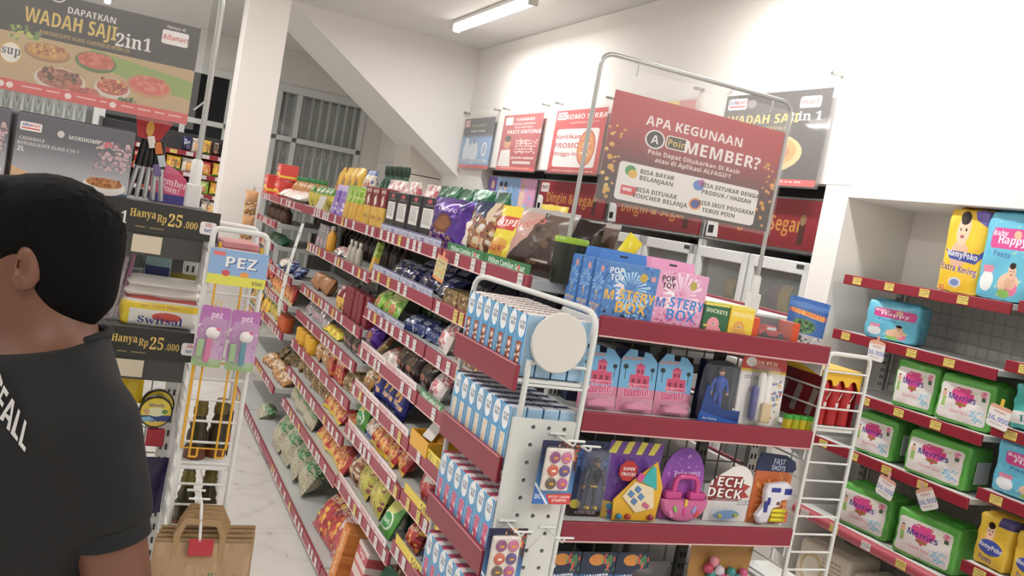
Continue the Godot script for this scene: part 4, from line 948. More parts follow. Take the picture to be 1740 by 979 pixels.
func niche_shelves() -> void:
	var bays := [[-3.03, -2.215, [1.64, 1.402, 1.164, 0.932, 0.622, 0.12], "nappy shelf bay in the wall niche, next to the white pier"], [-2.195, -1.38, [1.655, 1.445, 1.215, 0.985, 0.72, 0.12], "second nappy shelf bay in the niche, cut by the right edge of the photo"]]
	var n := 0
	for b in bays:
		var l: float = b[1] - b[0]
		var t := thing("niche_shelving", b[3], "shelf", Vector3(2.885, 0, (b[0] + b[1]) / 2), SIDE)
		var grey := mat("a9aaa6", 0.5, 0.2)
		wire_panel(t, "wire_back", l - 0.04, 1.5, 0.05, 0.0016, mat("a3a39c", 0.5, 0.3), Vector3(0, 0.1, -0.335))
		part(t, "back_sheet", bevel(l - 0.03, 1.5, 0.006, 0.002), mat("bcbcb6", 0.6), Vector3(0, 0.1, -0.35))
		for s: float in [-1.0, 1.0]: slotted_post(t, Vector3(s * (l / 2 - 0.01), 0, -0.32), 1.62, grey)
		for y in b[2]: rail_shelf(t, Vector3(0, y - 0.0, 0.0), l - 0.006, 0.33, y < 0.7 and y > 0.3 and n == 0)
		n += 1

func posters() -> void:
	# acrylic poster holders hung from two pegs on the right wall
	var list := [[-8.11, -7.36, "poster_blue", "blue and grey poster in a clear holder, first from the far corner"], [-7.155, -6.375, "poster_prize", "red poster with a standing figure and prizes, second from the far corner"], [-6.143, -5.37, "poster_promo", "bright red promo poster with a white panel and orange oval"], [-5.13, -4.36, "poster_half", "red and yellow poster half hidden behind the membership sign"], [-4.075, -3.285, "poster_serving", "dark poster with gold lettering and a bowl, beside the white pier"]]
	for q in list:
		var w: float = q[1] - q[0]
		var p := thing("poster_holder", q[3], "poster", Vector3(2.838, 2.0, (q[0] + q[1]) / 2), SIDE)
		part(p, "poster", sheet(w, 0.452, 0.002), ink(q[2], 0.45))
		part(p, "clear_cover", bevel(w + 0.06, 0.53, 0.003, 0.001), glass("ffffff", 0.05), Vector3(0, -0.01, 0.006))
		for s: float in [-1.0, 1.0]:
			part(p, "peg", rod(Vector3(s * (w / 2 - 0.0), 0.51, -0.033), Vector3(s * (w / 2 - 0.0), 0.51, 0.03), 0.009, 10), mat("a9a9a6", 0.25, 0.8))

func sign_frame(p: Node3D, x0: float, x1: float, y0: float, y1: float) -> void:
	var steel := mat("b9bab8", 0.3, 0.5)
	part(p, "frame", tube(bent([Vector3(x0, y0, 0), Vector3(x0, y1, 0), Vector3(x1, y1, 0), Vector3(x1, y0, 0)], 0.035), 0.006), steel)
	for s in [x0, x1]:
		part(p, "foot_clamp", bevel(0.03, 0.05, 0.03, 0.004), mat("e3e3e0", 0.4), Vector3(s, y0 - 0.045, 0))
		part(p, "collar", lathe([[0.012, 0.0], [0.011, 0.05], [0.008, 0.055]], 12), mat("e3e3e0", 0.4), Vector3(s, y0, 0))

func member_sign() -> void:
	var p := thing("membership_sign", "red and charcoal membership sign in a bent steel frame above the toy display", "sign", Vector3(0, 0, -2.06))
	sign_frame(p, 1.045, 1.648, 1.53, 2.068)
	part(p, "printed_board", sheet(0.545, 0.277, 0.002), ink("member_sign", 0.6), Vector3(1.372, 1.709, 0.0))
	part(p, "clear_cover", bevel(0.565, 0.345, 0.0025, 0.001), glass("ffffff", 0.05), Vector3(1.374, 1.70, 0.006))
	for x: float in [1.15, 1.58]:
		part(p, "hanger", tube(bent([Vector3(x, 2.072, 0), Vector3(x, 2.05, 0.004), Vector3(x, 2.03, 0.0)], 0.006), 0.0022), mat("c9cac8", 0.3, 0.5))

func left_display() -> void:
	var d := thing("promo_rack", "dark price-strip display rack of homeware behind the man", "shelf", Vector3(-0.2, 0, -2.1))
	var white := mat("d0d1ce", 0.45)
	var smoke := mat("4a4947", 0.35)
	wire_panel(d, "wire_back", 0.78, 1.5, 0.06, 0.002, mat("9a9b95", 0.5, 0.3), Vector3(0, 0.04, -0.1))
	slotted_post(d, Vector3(0.372, 0, -0.085), 1.5, white)
	slotted_post(d, Vector3(-0.372, 0, -0.085), 1.5, white)
	part(d, "kick_plate", bevel(0.78, 0.07, 0.3, 0.004), smoke)
	for q in [1.51, 1.26, 0.34]:
		var sh := part(d, "shelf", bevel(0.75, 0.012, 0.26, 0.003), mat("5a5957", 0.5), Vector3(0, q, 0.03))
		if q > 1.1:
			part(sh, "price_strip", sheet(0.52, 0.06, 0.003), ink("price_strip", 0.4), Vector3(0.135, -0.045, 0.138))
			part(sh, "smoked_lip", bevel(0.74, 0.045, 0.003, 0.001), smoke, Vector3(0.0, -0.09, 0.133))
			part(sh, "price_card", bevel(0.055, 0.035, 0.002, 0.0008), mat("d9cbb5", 0.4), Vector3(0.265, -0.085, 0.137))
		else: part(sh, "price_rail", bevel(0.77, 0.04, 0.008, 0.002), mat(RED, 0.35), Vector3(0, -0.02, 0.134))
	var f := thing("serving_sign", "dark food promotion sign in a bent white frame at upper left", "sign", Vector3(0, 0, -1.99))
	sign_frame(f, -0.45, 0.14, 1.57, 1.975)
	part(f, "printed_board", sheet(0.50, 0.195, 0.002), ink("serving_sign", 0.4), Vector3(-0.142, 1.69, 0))
	part(f, "clear_cover", bevel(0.525, 0.275, 0.0025, 0.001), glass("ffffff", 0.05), Vector3(-0.142, 1.682, 0.006))
	for x: float in [-0.3, 0.02]: part(f, "hanger", tube(bent([Vector3(x, 1.982, 0), Vector3(x, 1.968, 0.004), Vector3(x, 1.955, 0.0)], 0.006), 0.0022), mat("c9cac8", 0.3, 0.5))
	# slim white wire rack of sweets on the right flank
	var r := thing("sweet_rack", "narrow white wire rack with a sweets header, beside the promo rack", "rack", Vector3(0.235, 0, -1.92))
	var w2 := mat("e0e1de", 0.4)
	for z: float in [-0.11, 0.05]:
		part(r, "hoop", tube(bent([Vector3(-0.055, 0.02, z), Vector3(-0.055, 1.5, z), Vector3(0.05, 1.5, z), Vector3(0.05, 0.02, z)], 0.016), 0.0055), w2)
	var y := 1.46
	while y > 0.3:
		part(r, "wire", rod(Vector3(-0.055, y, 0.05), Vector3(0.05, y, 0.05), 0.0026), w2)
		part(r, "wire", rod(Vector3(-0.055, y, 0.05), Vector3(-0.055, y, -0.11), 0.0026), w2)
		y -= 0.0435
	for q: float in [1.02, 0.88]: part(r, "shelf", bevel(0.1, 0.008, 0.155, 0.002), w2, Vector3(-0.002, q - 0.01, -0.03))
	part(r, "shelf", bevel(0.1, 0.008, 0.155, 0.002), w2, Vector3(-0.002, 1.44, -0.03))
	var hd := part(r, "header_card", sheet(0.112, 0.07, 0.003), ink("sweet_header", 0.4), Vector3(0.0, 1.392, 0.062))
	for s: float in [-0.04, 0.04]: part(hd, "clip", rod(Vector3(s, 0.06, -0.006), Vector3(s, 0.082, -0.004), 0.003), mat("e0b02c", 0.4))
	# yellow wire frame hung below
	var yf := part(r, "yellow_frame", tube(PackedVector3Array([Vector3(-0.055, 1.235, 0.064), Vector3(0.03, 1.235, 0.064), Vector3(0.03, 1.06, 0.064), Vector3(-0.055, 1.06, 0.064), Vector3(-0.055, 1.235, 0.064)]), 0.003), mat("e2a92a", 0.4))
	for x: float in [-0.038, 0.012]:
		part(yf, "wire", rod(Vector3(x, 1.395, 0.06), Vector3(x, 1.04, 0.064), 0.0022), mat("e2a92a", 0.4))
		part(yf, "foot", tube(bent([Vector3(x, 1.06, 0.064), Vector3(x, 1.042, 0.064), Vector3(x + 0.014, 1.042, 0.064), Vector3(x + 0.014, 1.06, 0.064)], 0.003), 0.0022), mat("e2a92a", 0.4))
	hook(r, Vector3(-0.012, 0.965, 0.05), 0.07, w2)

func back_shelf() -> void:
	var t := thing("wall_shelving", "far red-railed shelving of instant noodles beyond the left sign pole", "shelf", Vector3(0.33, 0, -8.7))
	part(t, "back_panel", bevel(1.1, 1.86, 0.03, 0.004), mat("3b3b3d", 0.6), Vector3(0, 0, -0.2))
	for q: float in [1.655, 1.475, 1.305, 1.13, 0.95, 0.07]:
		var sh := part(t, "shelf", bevel(1.1, 0.022, 0.34, 0.004), mat("8f8f8d", 0.5), Vector3(0, q + 0.02, -0.02))
		part(sh, "price_rail", bevel(1.1, 0.045, 0.01, 0.003), mat("8e2834", 0.4), Vector3(0, -0.02, 0.175))
		for i in 8: part(sh, "price_tag", bevel(0.06, 0.032, 0.003, 0.001), ink("tag_yellow" if i % 4 == 0 else "tag_white", 0.3), Vector3(-0.48 + i * 0.135, -0.014, 0.181))
	for s: float in [-1.0, 1.0]: part(t, "upright", bevel(0.03, 1.86, 0.35, 0.004), mat("55565a", 0.5), Vector3(s * 0.54, 0, -0.02))
	var k := 0
	for row in [[1.697, ["pack_navy", "noodle_white", "noodle_yellow", "pack_dark", "pack_dark"], 0.45, 0.86], [1.517, ["noodle_red", "noodle_red", "noodle_yellow", "noodle_white", "noodle_red", "noodle_yellow"], 0.08, 0.86], [1.347, ["pack_lime", "noodle_yellow"], 0.6, 0.86], [1.172, ["noodle_red", "noodle_yellow", "noodle_white"], 0.2, 0.86]]:
		var ps: Array = row[1]
		var a: float = row[2]; var e: float = row[3]
		for i in ps.size():
			var x := a + (e - a) * (i + 0.5) / ps.size()
			var names := {"pack_navy": "navy", "noodle_white": "white", "noodle_yellow": "yellow", "pack_dark": "dark", "noodle_red": "red", "pack_lime": "lime green"}
			var n := solo("noodle_pack", pouch(minf((e - a) / ps.size() * 0.98, 0.14), 0.125, 0.06, "block", float(k % 4)), ink(ps[i], 0.3), "%s instant noodle pack standing on the far shelving beyond the sign pole" % names[ps[i]], "packet", Vector3(x, row[0] - 0.0, -8.58), Vector3(-0.1, 0, 0), "%s noodle packs on the far shelving" % names[ps[i]])
			k += 1
			n.scale = Vector3.ONE

# ---------------------------------------------------------------- goods on the long gondola
func row(called: String, meshes: Array, m: Material, label: String, cat: String, x: float, y: float, z0: float, z1: float, n: int, tilt := 0.0, turn := SIDE, jitter := 1.0, seal := "") -> void:
	# n alike packs in a line along the shelf; one thing each
	for i in n:
		var z := lerpf(z0, z1, (i + 0.5) / n) + rng.randf_range(-0.006, 0.006) * jitter
		var mesh: Mesh = meshes[i % meshes.size()]
		var t := Transform3D(Basis(Vector3.UP, turn + rng.randf_range(-0.12, 0.12) * jitter) * Basis(Vector3.RIGHT, tilt + rng.randf_range(-0.06, 0.06) * jitter), Vector3(x + rng.randf_range(-0.008, 0.008) * jitter, y, z))
		if seal:
			var o := thing(called, which(label, i, n), cat, t.origin, 0.0, label if n > 1 else "")
			o.transform = t
			part(o, called + "_body", mesh, m)
			var s := mesh.get_aabb().size
			part(o, "top_seal", crimp(s.x * 0.96, s.y * 0.06), mat(seal, 0.3), Vector3(0, s.y * 0.93, 0))
		else:
			var o := part(self, called, mesh, m)
			o.transform = t
			tag(o, which(label, i, n), cat, label if n > 1 else "")

func which(label: String, i: int, n: int) -> String:   # i counts from the far end
	if n < 2 or n > 7: return label
	var k := n - 1 - i
	var s: String = ["nearest", "second nearest", "third nearest", "fourth nearest", "fifth nearest", "sixth nearest", "seventh nearest"][k]
	if i == 0: s = "farthest"
	var out := "%s, %s of %d" % [label, s, n]
	return out if out.split(" ").size() <= 16 else label

func three(w: float, h: float, d: float, style := "pillow", s := 0.0) -> Array:
	return [pouch(w, h, d, style, s), pouch(w * 0.98, h, d * 1.05, style, s + 1.0), pouch(w, h * 0.98, d * 0.95, style, s + 2.0)]

func bottle_mesh(r: float, h: float) -> ArrayMesh:
	return lathe([[r * 0.9, 0.0], [r, h * 0.04], [r, h * 0.55], [r * 0.85, h * 0.66], [r * 0.42, h * 0.78], [r * 0.4, h * 0.84]], 16)

func bottles(called: String, label: String, x: float, y: float, z0: float, z1: float, n: int, r: float, h: float, body: Material, cap: Material) -> void:
	var proto: Node3D = null
	for i in n:
		var at := Vector3(x + rng.randf_range(-0.005, 0.005), y, lerpf(z0, z1, (i + 0.5) / n))
		if proto == null:
			proto = thing(called, label, "bottle", at, SIDE, label if n > 1 else "")
			part(proto, "bottle_body", bottle_mesh(r, h), body)
			part(proto, "cap", lathe([[r * 0.48, h * 0.83], [r * 0.5, h * 0.85], [r * 0.5, h * 0.97], [r * 0.44, h]], 14), cap)
		else: copy(proto, at, SIDE + rng.randf_range(-0.4, 0.4))

func gondola_goods() -> void:
	var T := 1.485
	# top shelf, from the near end to the far end
	row("snack_pouch", [pouch(0.26, 0.18, 0.055, "pillow", 1.0, 0.05, 0.22)], ink("chips_brown", 0.25), "big glossy dark brown snack pouch leaning at the near end of the top shelf", "snack bag", 1.01, T, -2.34, -2.05, 1, -0.25, SIDE + 0.2, 0.1, "b5aeaa")
	row("snack_pouch", [pouch(0.2, 0.17, 0.06, "pillow", 2.0, 0.05, 0.22)], ink("chips_brown", 0.25), "dark brown snack pouch with silver top behind the big brown one, near the sign pole", "snack bag", 1.19, T, -2.3, -2.08, 1, -0.1, SIDE, 0.3, "b5aeaa")
	row("snack_pouch", [pouch(0.19, 0.175, 0.055, "pillow", 3.0, 0.05, 0.2)], ink("chips_yellow", 0.25), "bright yellow snack pouch with red print between the brown and the mixed pouch", "snack bag", 1.02, T, -2.48, -2.28, 1, -0.22, SIDE + 0.3, 0.1, "ecd83c")
	row("snack_pouch", [pouch(0.2, 0.195, 0.05, "pillow", 3.0)], mat("e9d22e", 0.3), "plain yellow bag top rising behind the yellow snack pouch", "snack bag", 1.14, T, -2.5, -2.3, 1, -0.1, SIDE, 0.3, "ecd83c")
	row("snack_pouch", [pouch(0.16, 0.175, 0.05, "pillow", 4.0, 0.05, 0.22)], ink("chips_mix", 0.25), "navy and brown patterned snack pouch left of the yellow one", "snack bag", 1.0, T, -2.61, -2.46, 1, -0.15, SIDE + 0.3, 0.1, "1d2c56")
	row("snack_pouch", [pouch(0.16, 0.17, 0.05, "pillow", 5.0, 0.05, 0.22)], ink("chips_cream", 0.25), "cream snack pouch with blue spots beside the purple pouch", "snack bag", 1.01, T, -2.69, -2.54, 1, -0.15, SIDE + 0.25, 0.1, "3a5aa8")
	row("snack_pouch", [pouch(0.33, 0.165, 0.06, "pillow", 6.0, 0.04, 0.3)], ink("pouch_purple", 0.2, 0.35), "large shiny purple foil pouch on the top shelf", "snack bag", 0.985, T, -2.96, -2.64, 1, -0.04, SIDE + 0.05, 0.1, "5a2aa4")
	row("label_carton", [bevel(0.155, 0.158, 0.05, 0.004)], ink("box_black", 0.4), "black carton with a white label panel on the top shelf", "box", 1.02, T, -3.64, -2.99, 4, 0.0, SIDE, 0.3)
	row("wafer_carton", [bevel(0.105, 0.165, 0.05, 0.003)], ink("box_maroon", 0.4), "maroon and yellow carton standing left of the black cartons", "box", 1.02, T, -3.99, -3.66, 3, 0.0, SIDE, 0.5)
	row("slim_packet", [bevel(0.05, 0.155, 0.03, 0.003)], ink("slim_green", 0.35), "slim green and gold packet standing left of the maroon cartons", "packet", 1.0, T, -4.36, -4.02, 5, -0.1, SIDE, 1.0)
	row("slim_packet", [bevel(0.05, 0.15, 0.03, 0.003)], ink("slim_purple", 0.3), "slim lilac packet standing left of the green slim packets", "packet", 1.0, T, -4.64, -4.38, 4, -0.12, SIDE, 1.0)
	row("price_card", [sheet(0.16, 0.09, 0.002)], mat("c9c6c2", 0.4), "pale grey price holder leaning over the top rail", "card", 0.95, 1.475, -4.86, -4.7, 1, -0.3, SIDE, 0.0)
	row("spice_packet", three(0.11, 0.125, 0.05, "pillow", 1.0), ink("pack_yellowgreen", 0.3), "yellow-green spice packet standing on the top shelf above the clip strip", "packet", 1.02, T, -5.35, -4.8, 5, -0.1, SIDE, 1.0)
	row("noodle_pack", three(0.17, 0.12, 0.05, "pillow", 4.0), ink("pack_whitered", 0.3), "white and red packet lying flat on the top shelf at the far end", "packet", 0.98, T + 0.02, -6.3, -5.5, 5, -1.2, SIDE, 1.0)
	bottles("sauce_bottle", "tan bottle with green cap at the far end of the top shelf", 1.12, T, -6.55, -5.5, 9, 0.042, 0.16, mat("b58a58", 0.3), mat("2f7a44", 0.4))
	row("tea_carton", [bevel(0.18, 0.11, 0.12, 0.004)], ink("box_redyellow", 0.4), "red carton with a yellow wave stacked high at the far end of the gondola", "box", 1.05, T + 0.115, -6.6, -6.4, 1, 0.0, SIDE, 0.2)
	row("tea_carton", [bevel(0.18, 0.11, 0.12, 0.004)], ink("box_redyellow", 0.4), "red carton with a yellow wave under the topmost one at the far end", "box", 1.05, T, -6.6, -6.4, 1, 0.0, SIDE, 0.2)
	row("tea_carton", [bevel(0.16, 0.14, 0.1, 0.004)], ink("box_redyellow", 0.4), "red carton with yellow wave at the very end of the top shelf", "box", 1.0, T, -6.84, -6.66, 1, 0.0, SIDE, 0.2)
	# goods on the far half of the top shelf
	row("green_pouch", three(0.18, 0.225, 0.06, "pillow", 1.0), mat("1f6a48", 0.22, 0.2), "shiny green pouch with pale top in the back row behind the purple pouch", "snack bag", 1.28, T, -3.9, -3.05, 5, -0.05, SIDE, 1.5, "c9d8d2")
	row("white_pouch", three(0.15, 0.225, 0.06, "pillow", 2.0), ink("pack_pinkwhite", 0.3), "white and red pouch showing behind the black and maroon cartons", "snack bag", 1.28, T, -4.7, -3.95, 5, -0.05, SIDE, 1.5, "ece6e2")
	row("spice_pouch", three(0.17, 0.27, 0.07, "pillow", 5.0), ink("noodle_yellow", 0.3), "yellow pouch standing tall at the back of the top shelf", "snack bag", 1.28, T, -5.95, -5.25, 5, -0.03, SIDE, 1.5)
	row("snack_pouch", three(0.14, 0.26, 0.07, "pillow", 7.0), ink("chips_cream", 0.3), "cream and blue pouch at the back of the top shelf beside the green glass bottles", "snack bag", 1.28, T, -5.25, -5.0, 2, -0.03, SIDE, 1.5)
	bottles("syrup_bottle", "dark green bottle standing at the back of the top shelf", 1.34, T, -5.0, -4.55, 5, 0.036, 0.3, mat("1f4a34", 0.15), mat("14301f", 0.3))
	row("snack_pouch", three(0.16, 0.165, 0.06, "pillow", 9.0), mat("2c2220", 0.25), "dark pouch with a pale top beside the sign pole, behind the blue mystery boxes", "snack bag", 1.1, T, -2.2, -2.08, 1, -0.05, SIDE + 1.0, 0.5, "c9cdd2")
	var can := thing("canister", "black canister with a lime green lid behind the sign pole", "canister", Vector3(1.04, T, -2.03))
	part(can, "can_body", lathe([[0.04, 0.0], [0.041, 0.004], [0.041, 0.1]], 20), mat("23281e", 0.35))
	part(can, "lid", lathe([[0.043, 0.1], [0.044, 0.112], [0.04, 0.115]], 20), mat("8fb52e", 0.35))
	# second shelf
	row("biscuit_packet", three(0.15, 0.11, 0.05, "pillow", 1.0), ink("pack_navy", 0.16, 0.2), "dark blue biscuit packet lying in the front heap on the second shelf", "packet", 0.99, 1.337, -3.48, -2.72, 6, -1.05, SIDE, 2.0)
	row("biscuit_packet", three(0.15, 0.11, 0.05, "pillow", 4.0), ink("pack_navy", 0.16, 0.2), "dark blue biscuit packet leaning in the second row of the second shelf", "packet", 1.09, 1.338, -3.46, -2.72, 6, -0.75, SIDE, 2.5)
	row("biscuit_packet", three(0.15, 0.115, 0.05, "pillow", 7.0), mat("15183c", 0.25), "very dark blue packet at the back of the second shelf", "packet", 1.2, 1.325, -3.4, -2.72, 5, -0.2, SIDE, 1.5)
	row("biscuit_packet", three(0.13, 0.1, 0.05, "pillow", 2.0), mat("14172e", 0.25), "black-blue packet on the second shelf beside the milk rack", "packet", 1.06, 1.325, -2.66, -2.1, 4, -0.2, SIDE, 1.5)
	row("chocolate_box", [bevel(0.13, 0.05, 0.09, 0.003)], ink("pack_gold", 0.35), "low gold display box beside the milk rack on the second shelf", "box", 1.0, 1.325, -2.66, -2.4, 2, 0.0, SIDE, 0.5)
	row("soap_packet", [bevel(0.05, 0.115, 0.03, 0.003)], ink("pack_silver", 0.25, 0.2), "silver-grey packet standing on the second shelf right of the clip strip", "packet", 0.99, 1.303, -4.83, -4.56, 5, -0.1, SIDE, 1.0)
	bottles("juice_bottle", "yellow and orange bottle on the second shelf near the silver packets", 0.99, 1.303, -4.52, -4.44, 1, 0.024, 0.125, mat("e0a43a", 0.3), mat("d9d4cc", 0.4))
	bottles("dark_bottle", "dark brown bottle in the back row of the second shelf", 1.12, 1.303, -4.8, -3.6, 14, 0.026, 0.13, mat("2f211a", 0.25), mat("3f332a", 0.4))
	row("foil_sachet", three(0.1, 0.06, 0.03, "pillow", 2.0), ink("pack_pinkwhite", 0.25, 0.2), "small shiny sachet lying on the second shelf of the middle bay", "packet", 0.985, 1.31, -4.4, -4.12, 3, -1.1, SIDE, 2.0)
	bottles("white_bottle", "small white bottle on the second shelf of the middle bay", 0.985, 1.303, -4.1, -3.82, 3, 0.016, 0.098, mat("b9b3a6", 0.35), mat("d0cbc0", 0.35))
	row("slim_packet", [bevel(0.045, 0.125, 0.025, 0.003)], ink("slim_green", 0.35), "single slim green packet at the end of the middle bay's second shelf", "packet", 0.985, 1.303, -3.72, -3.6, 1, -0.1, SIDE, 1.0)
	# third shelf
	row("candy_packet", three(0.13, 0.105, 0.04, "pillow", 1.0), ink("pack_lime", 0.2), "lime green packet at the far end of the third shelf of the second bay", "packet", 0.98, 1.174, -3.49, -3.2, 3, -0.5, SIDE, 1.5)
	bottles("green_bottle", "dark green bottle in the shade at the back of the third shelf", 1.12, 1.173, -3.3, -2.72, 8, 0.03, 0.11, mat("1c3320", 0.25), mat("24402a", 0.4))
	row("milk_packet", three(0.11, 0.085, 0.035, "pillow", 3.0), ink("pack_blue", 0.2), "blue packet lying in a row on the third shelf of the second bay", "packet", 0.985, 1.176, -3.12, -2.76, 5, -0.9, SIDE, 1.5)
	row("popcorn_packet", three(0.1, 0.095, 0.05, "pillow", 3.0), ink("pack_pinkwhite", 0.25), "pink and white packet on the third shelf at the join of two bays", "packet", 0.975, 1.174, -2.72, -2.58, 1, -0.3, SIDE, 1.0)
	row("popcorn_packet", three(0.1, 0.095, 0.05, "pillow", 5.0), ink("pack_orange", 0.25), "orange packet on the third shelf behind the milk rack", "packet", 0.985, 1.174, -2.56, -2.1, 5, -0.3, SIDE, 1.0)
	row("wafer_box", [bevel(0.07, 0.125, 0.05, 0.003)], mat("7d2430", 0.4), "plain maroon box standing at the near end of the middle bay's third shelf", "box", 0.985, 1.081, -3.93, -3.52, 5, 0.0, SIDE, 0.5)
	row("wafer_packet", three(0.1, 0.11, 0.04, "pillow", 2.0), ink("box_maroon", 0.35), "brown and cream packet left of the maroon boxes", "packet", 0.98, 1.081, -4.12, -3.95, 2, -0.15, SIDE, 1.0)
	row("bread_pack", three(0.2, 0.09, 0.07, "block", 2.0), mat("a8744a", 0.35), "tan bread pack lying on the third shelf of the middle bay", "packet", 1.0, 1.085, -4.84, -4.45, 2, -0.5, SIDE, 1.0)
	row("dark_packet", three(0.11, 0.11, 0.05, "pillow", 5.0), mat("2a2622", 0.3), "dark packet hanging back on the third shelf of the middle bay", "packet", 1.1, 1.081, -4.45, -3.95, 5, -0.1, SIDE, 1.5)
	# fourth shelf
	row("purple_bag", [pouch(0.13, 0.1, 0.08, "pillow", 4.0)], ink("pouch_purple", 0.2, 0.3), "small crumpled purple bag at the far end of the second bay's fourth shelf", "snack bag", 0.985, 1.02, -3.49, -3.36, 1, -0.2, SIDE, 1.0)
	row("gold_stick", [bevel(0.03, 0.13, 0.02, 0.003)], ink("pack_gold", 0.25, 0.3), "gold foil stick leaning beside the crumpled purple bag", "packet", 0.97, 1.02, -3.36, -3.3, 1, -0.7, SIDE, 1.0)
	row("flat_packet", three(0.13, 0.08, 0.03, "pillow", 6.0), ink("pack_whitered", 0.25), "white and red packet lying flat on the fourth shelf of the second bay", "packet", 0.98, 1.022, -3.3, -3.1, 2, -1.0, SIDE, 1.0)
	row("chocolate_pouch", three(0.13, 0.105, 0.05, "pillow", 3.0), ink("pack_dark", 0.2), "dark brown pouch on the fourth shelf of the second bay", "snack bag", 0.99, 1.02, -3.1, -2.76, 3, -0.35, SIDE, 1.0)
	row("popcorn_packet", three(0.11, 0.1, 0.05, "pillow", 8.0), ink("pack_pinkwhite", 0.2), "pink and white packet on the fourth shelf behind the green header strip", "packet", 0.975, 1.02, -2.7, -2.58, 1, -0.5, SIDE, 1.0)
	row("silver_packet", three(0.12, 0.1, 0.05, "pillow", 2.0), ink("pack_silver", 0.2, 0.3), "crumpled silver packet on the fourth shelf of the middle bay", "packet", 0.99, 0.942, -4.82, -4.3, 4, -0.6, SIDE, 2.0)
	row("yellow_sachet", three(0.11, 0.06, 0.04, "pillow", 2.0), ink("chips_yellow", 0.25), "yellow sachet lying beside the crumpled silver packets", "packet", 0.985, 0.945, -4.3, -4.0, 3, -1.1, SIDE, 1.5)
	row("brown_packet", three(0.12, 0.11, 0.05, "pillow", 6.0), ink("pack_dark", 0.3), "brown packet at the near end of the middle bay's fourth shelf", "packet", 0.99, 0.941, -3.95, -3.55, 4, -0.2, SIDE, 1.0)
	# fifth shelf
	row("biscuit_packet", three(0.075, 0.11, 0.05, "block", 1.0), ink("pack_blueorange", 0.25), "blue biscuit packet with an orange spot in the row on the fifth shelf", "packet", 0.985, 0.868, -3.33, -2.93, 6, -0.25, SIDE, 1.0)
	row("orange_packet", three(0.12, 0.09, 0.05, "pillow", 3.0), ink("pack_orange", 0.25), "orange and white packet left of the blue biscuit row", "packet", 0.98, 0.868, -3.48, -3.36, 1, -0.4, SIDE, 1.0)
	var bin := thing("yellow_tray", "yellow wire-look tray with a white price card on the nearest bay's fifth shelf", "tray", Vector3(1.0, 0.867, -2.6), SIDE)
	part(bin, "tray_front", bevel(0.17, 0.05, 0.006, 0.002), mat("dfa52a", 0.35), Vector3(0, 0, 0.06))
	for s: float in [-1.0, 1.0]: part(bin, "tray_side", bevel(0.006, 0.05, 0.12, 0.002), mat("dfa52a", 0.35), Vector3(s * 0.082, 0, 0))
	part(bin, "tray_back", bevel(0.17, 0.09, 0.006, 0.002), mat("dfa52a", 0.35), Vector3(0, 0, -0.06))
	part(bin, "tray_base", bevel(0.17, 0.005, 0.12, 0.002), mat("c98f20", 0.4))
	part(bin, "price_card", sheet(0.07, 0.06, 0.002), mat("dedad6", 0.4), Vector3(-0.02, 0.035, 0.03), Vector3(-0.6, 0.1, 0))
	row("cake_packet", three(0.07, 0.06, 0.04, "pillow", 3.0), mat("c98a34", 0.35), "golden cake packet lying in the yellow tray", "packet", 1.0, 0.874, -2.64, -2.54, 1, -0.6, SIDE, 1.0)
	row("yellow_jar", [lathe([[0.032, 0.0], [0.036, 0.006], [0.036, 0.07], [0.03, 0.08]], 16)], mat("d9a42c", 0.3), "yellow tub on the fifth shelf of the middle bay", "tub", 0.985, 0.786, -4.82, -4.4, 4, 0.0, SIDE, 1.0)
	row("cracker_packet", three(0.13, 0.11, 0.05, "pillow", 4.0), ink("pack_orange", 0.3), "orange cracker packet on the fifth shelf of the middle bay", "packet", 0.985, 0.786, -4.4, -4.12, 2, -0.3, SIDE, 1.0)
	row("cracker_box", [bevel(0.15, 0.115, 0.05, 0.003)], ink("snack_red", 0.35), "red cracker box standing on the fifth shelf of the middle bay", "box", 0.99, 0.786, -4.1, -3.78, 2, -0.1, SIDE, 1.0)
	row("gold_packet", three(0.12, 0.1, 0.05, "pillow", 4.0), ink("pack_gold", 0.3), "gold and brown packet at the near end of the middle bay's fifth shelf", "packet", 0.99, 0.786, -3.76, -3.54, 2, -0.3, SIDE, 1.0)
	# sixth shelf
	row("green_packet", three(0.12, 0.11, 0.05, "pillow", 1.0), ink("pack_oval", 0.3), "green and white packet at the far end of the second bay's sixth shelf", "packet", 0.985, 0.703, -3.48, -3.38, 1, -0.2, SIDE, 1.0)
	row("biscuit_bag", three(0.14, 0.1, 0.06, "pillow", 3.0), ink("chips_cream", 0.3), "white and blue biscuit bag on the sixth shelf of the second bay", "snack bag", 0.985, 0.704, -3.37, -3.22, 1, -0.6, SIDE, 1.0)
	row("dark_red_packet", three(0.13, 0.1, 0.06, "pillow", 3.0), ink("noodle_red", 0.25), "dark red packet in the pile on the sixth shelf of the second bay", "packet", 0.99, 0.704, -3.22, -2.85, 4, -0.6, SIDE, 2.0)
	row("white_packet", three(0.09, 0.11, 0.04, "pillow", 3.0), ink("snack_white", 0.3), "white and red packet on the sixth shelf beside the milk rack", "packet", 0.985, 0.711, -2.68, -2.25, 5, -0.2, SIDE, 1.5)
	row("dark_red_packet", three(0.13, 0.1, 0.06, "pillow", 6.0), ink("noodle_red", 0.25), "dark red packet in the pile on the sixth shelf of the middle bay", "packet", 0.985, 0.637, -4.0, -3.52, 5, -0.8, SIDE, 2.0)
	row("gold_packet", three(0.13, 0.1, 0.06, "pillow", 1.0), ink("pack_gold", 0.25), "gold packet in the pile on the sixth shelf of the middle bay", "packet", 0.985, 0.637, -4.83, -4.05, 7, -0.7, SIDE, 2.0)
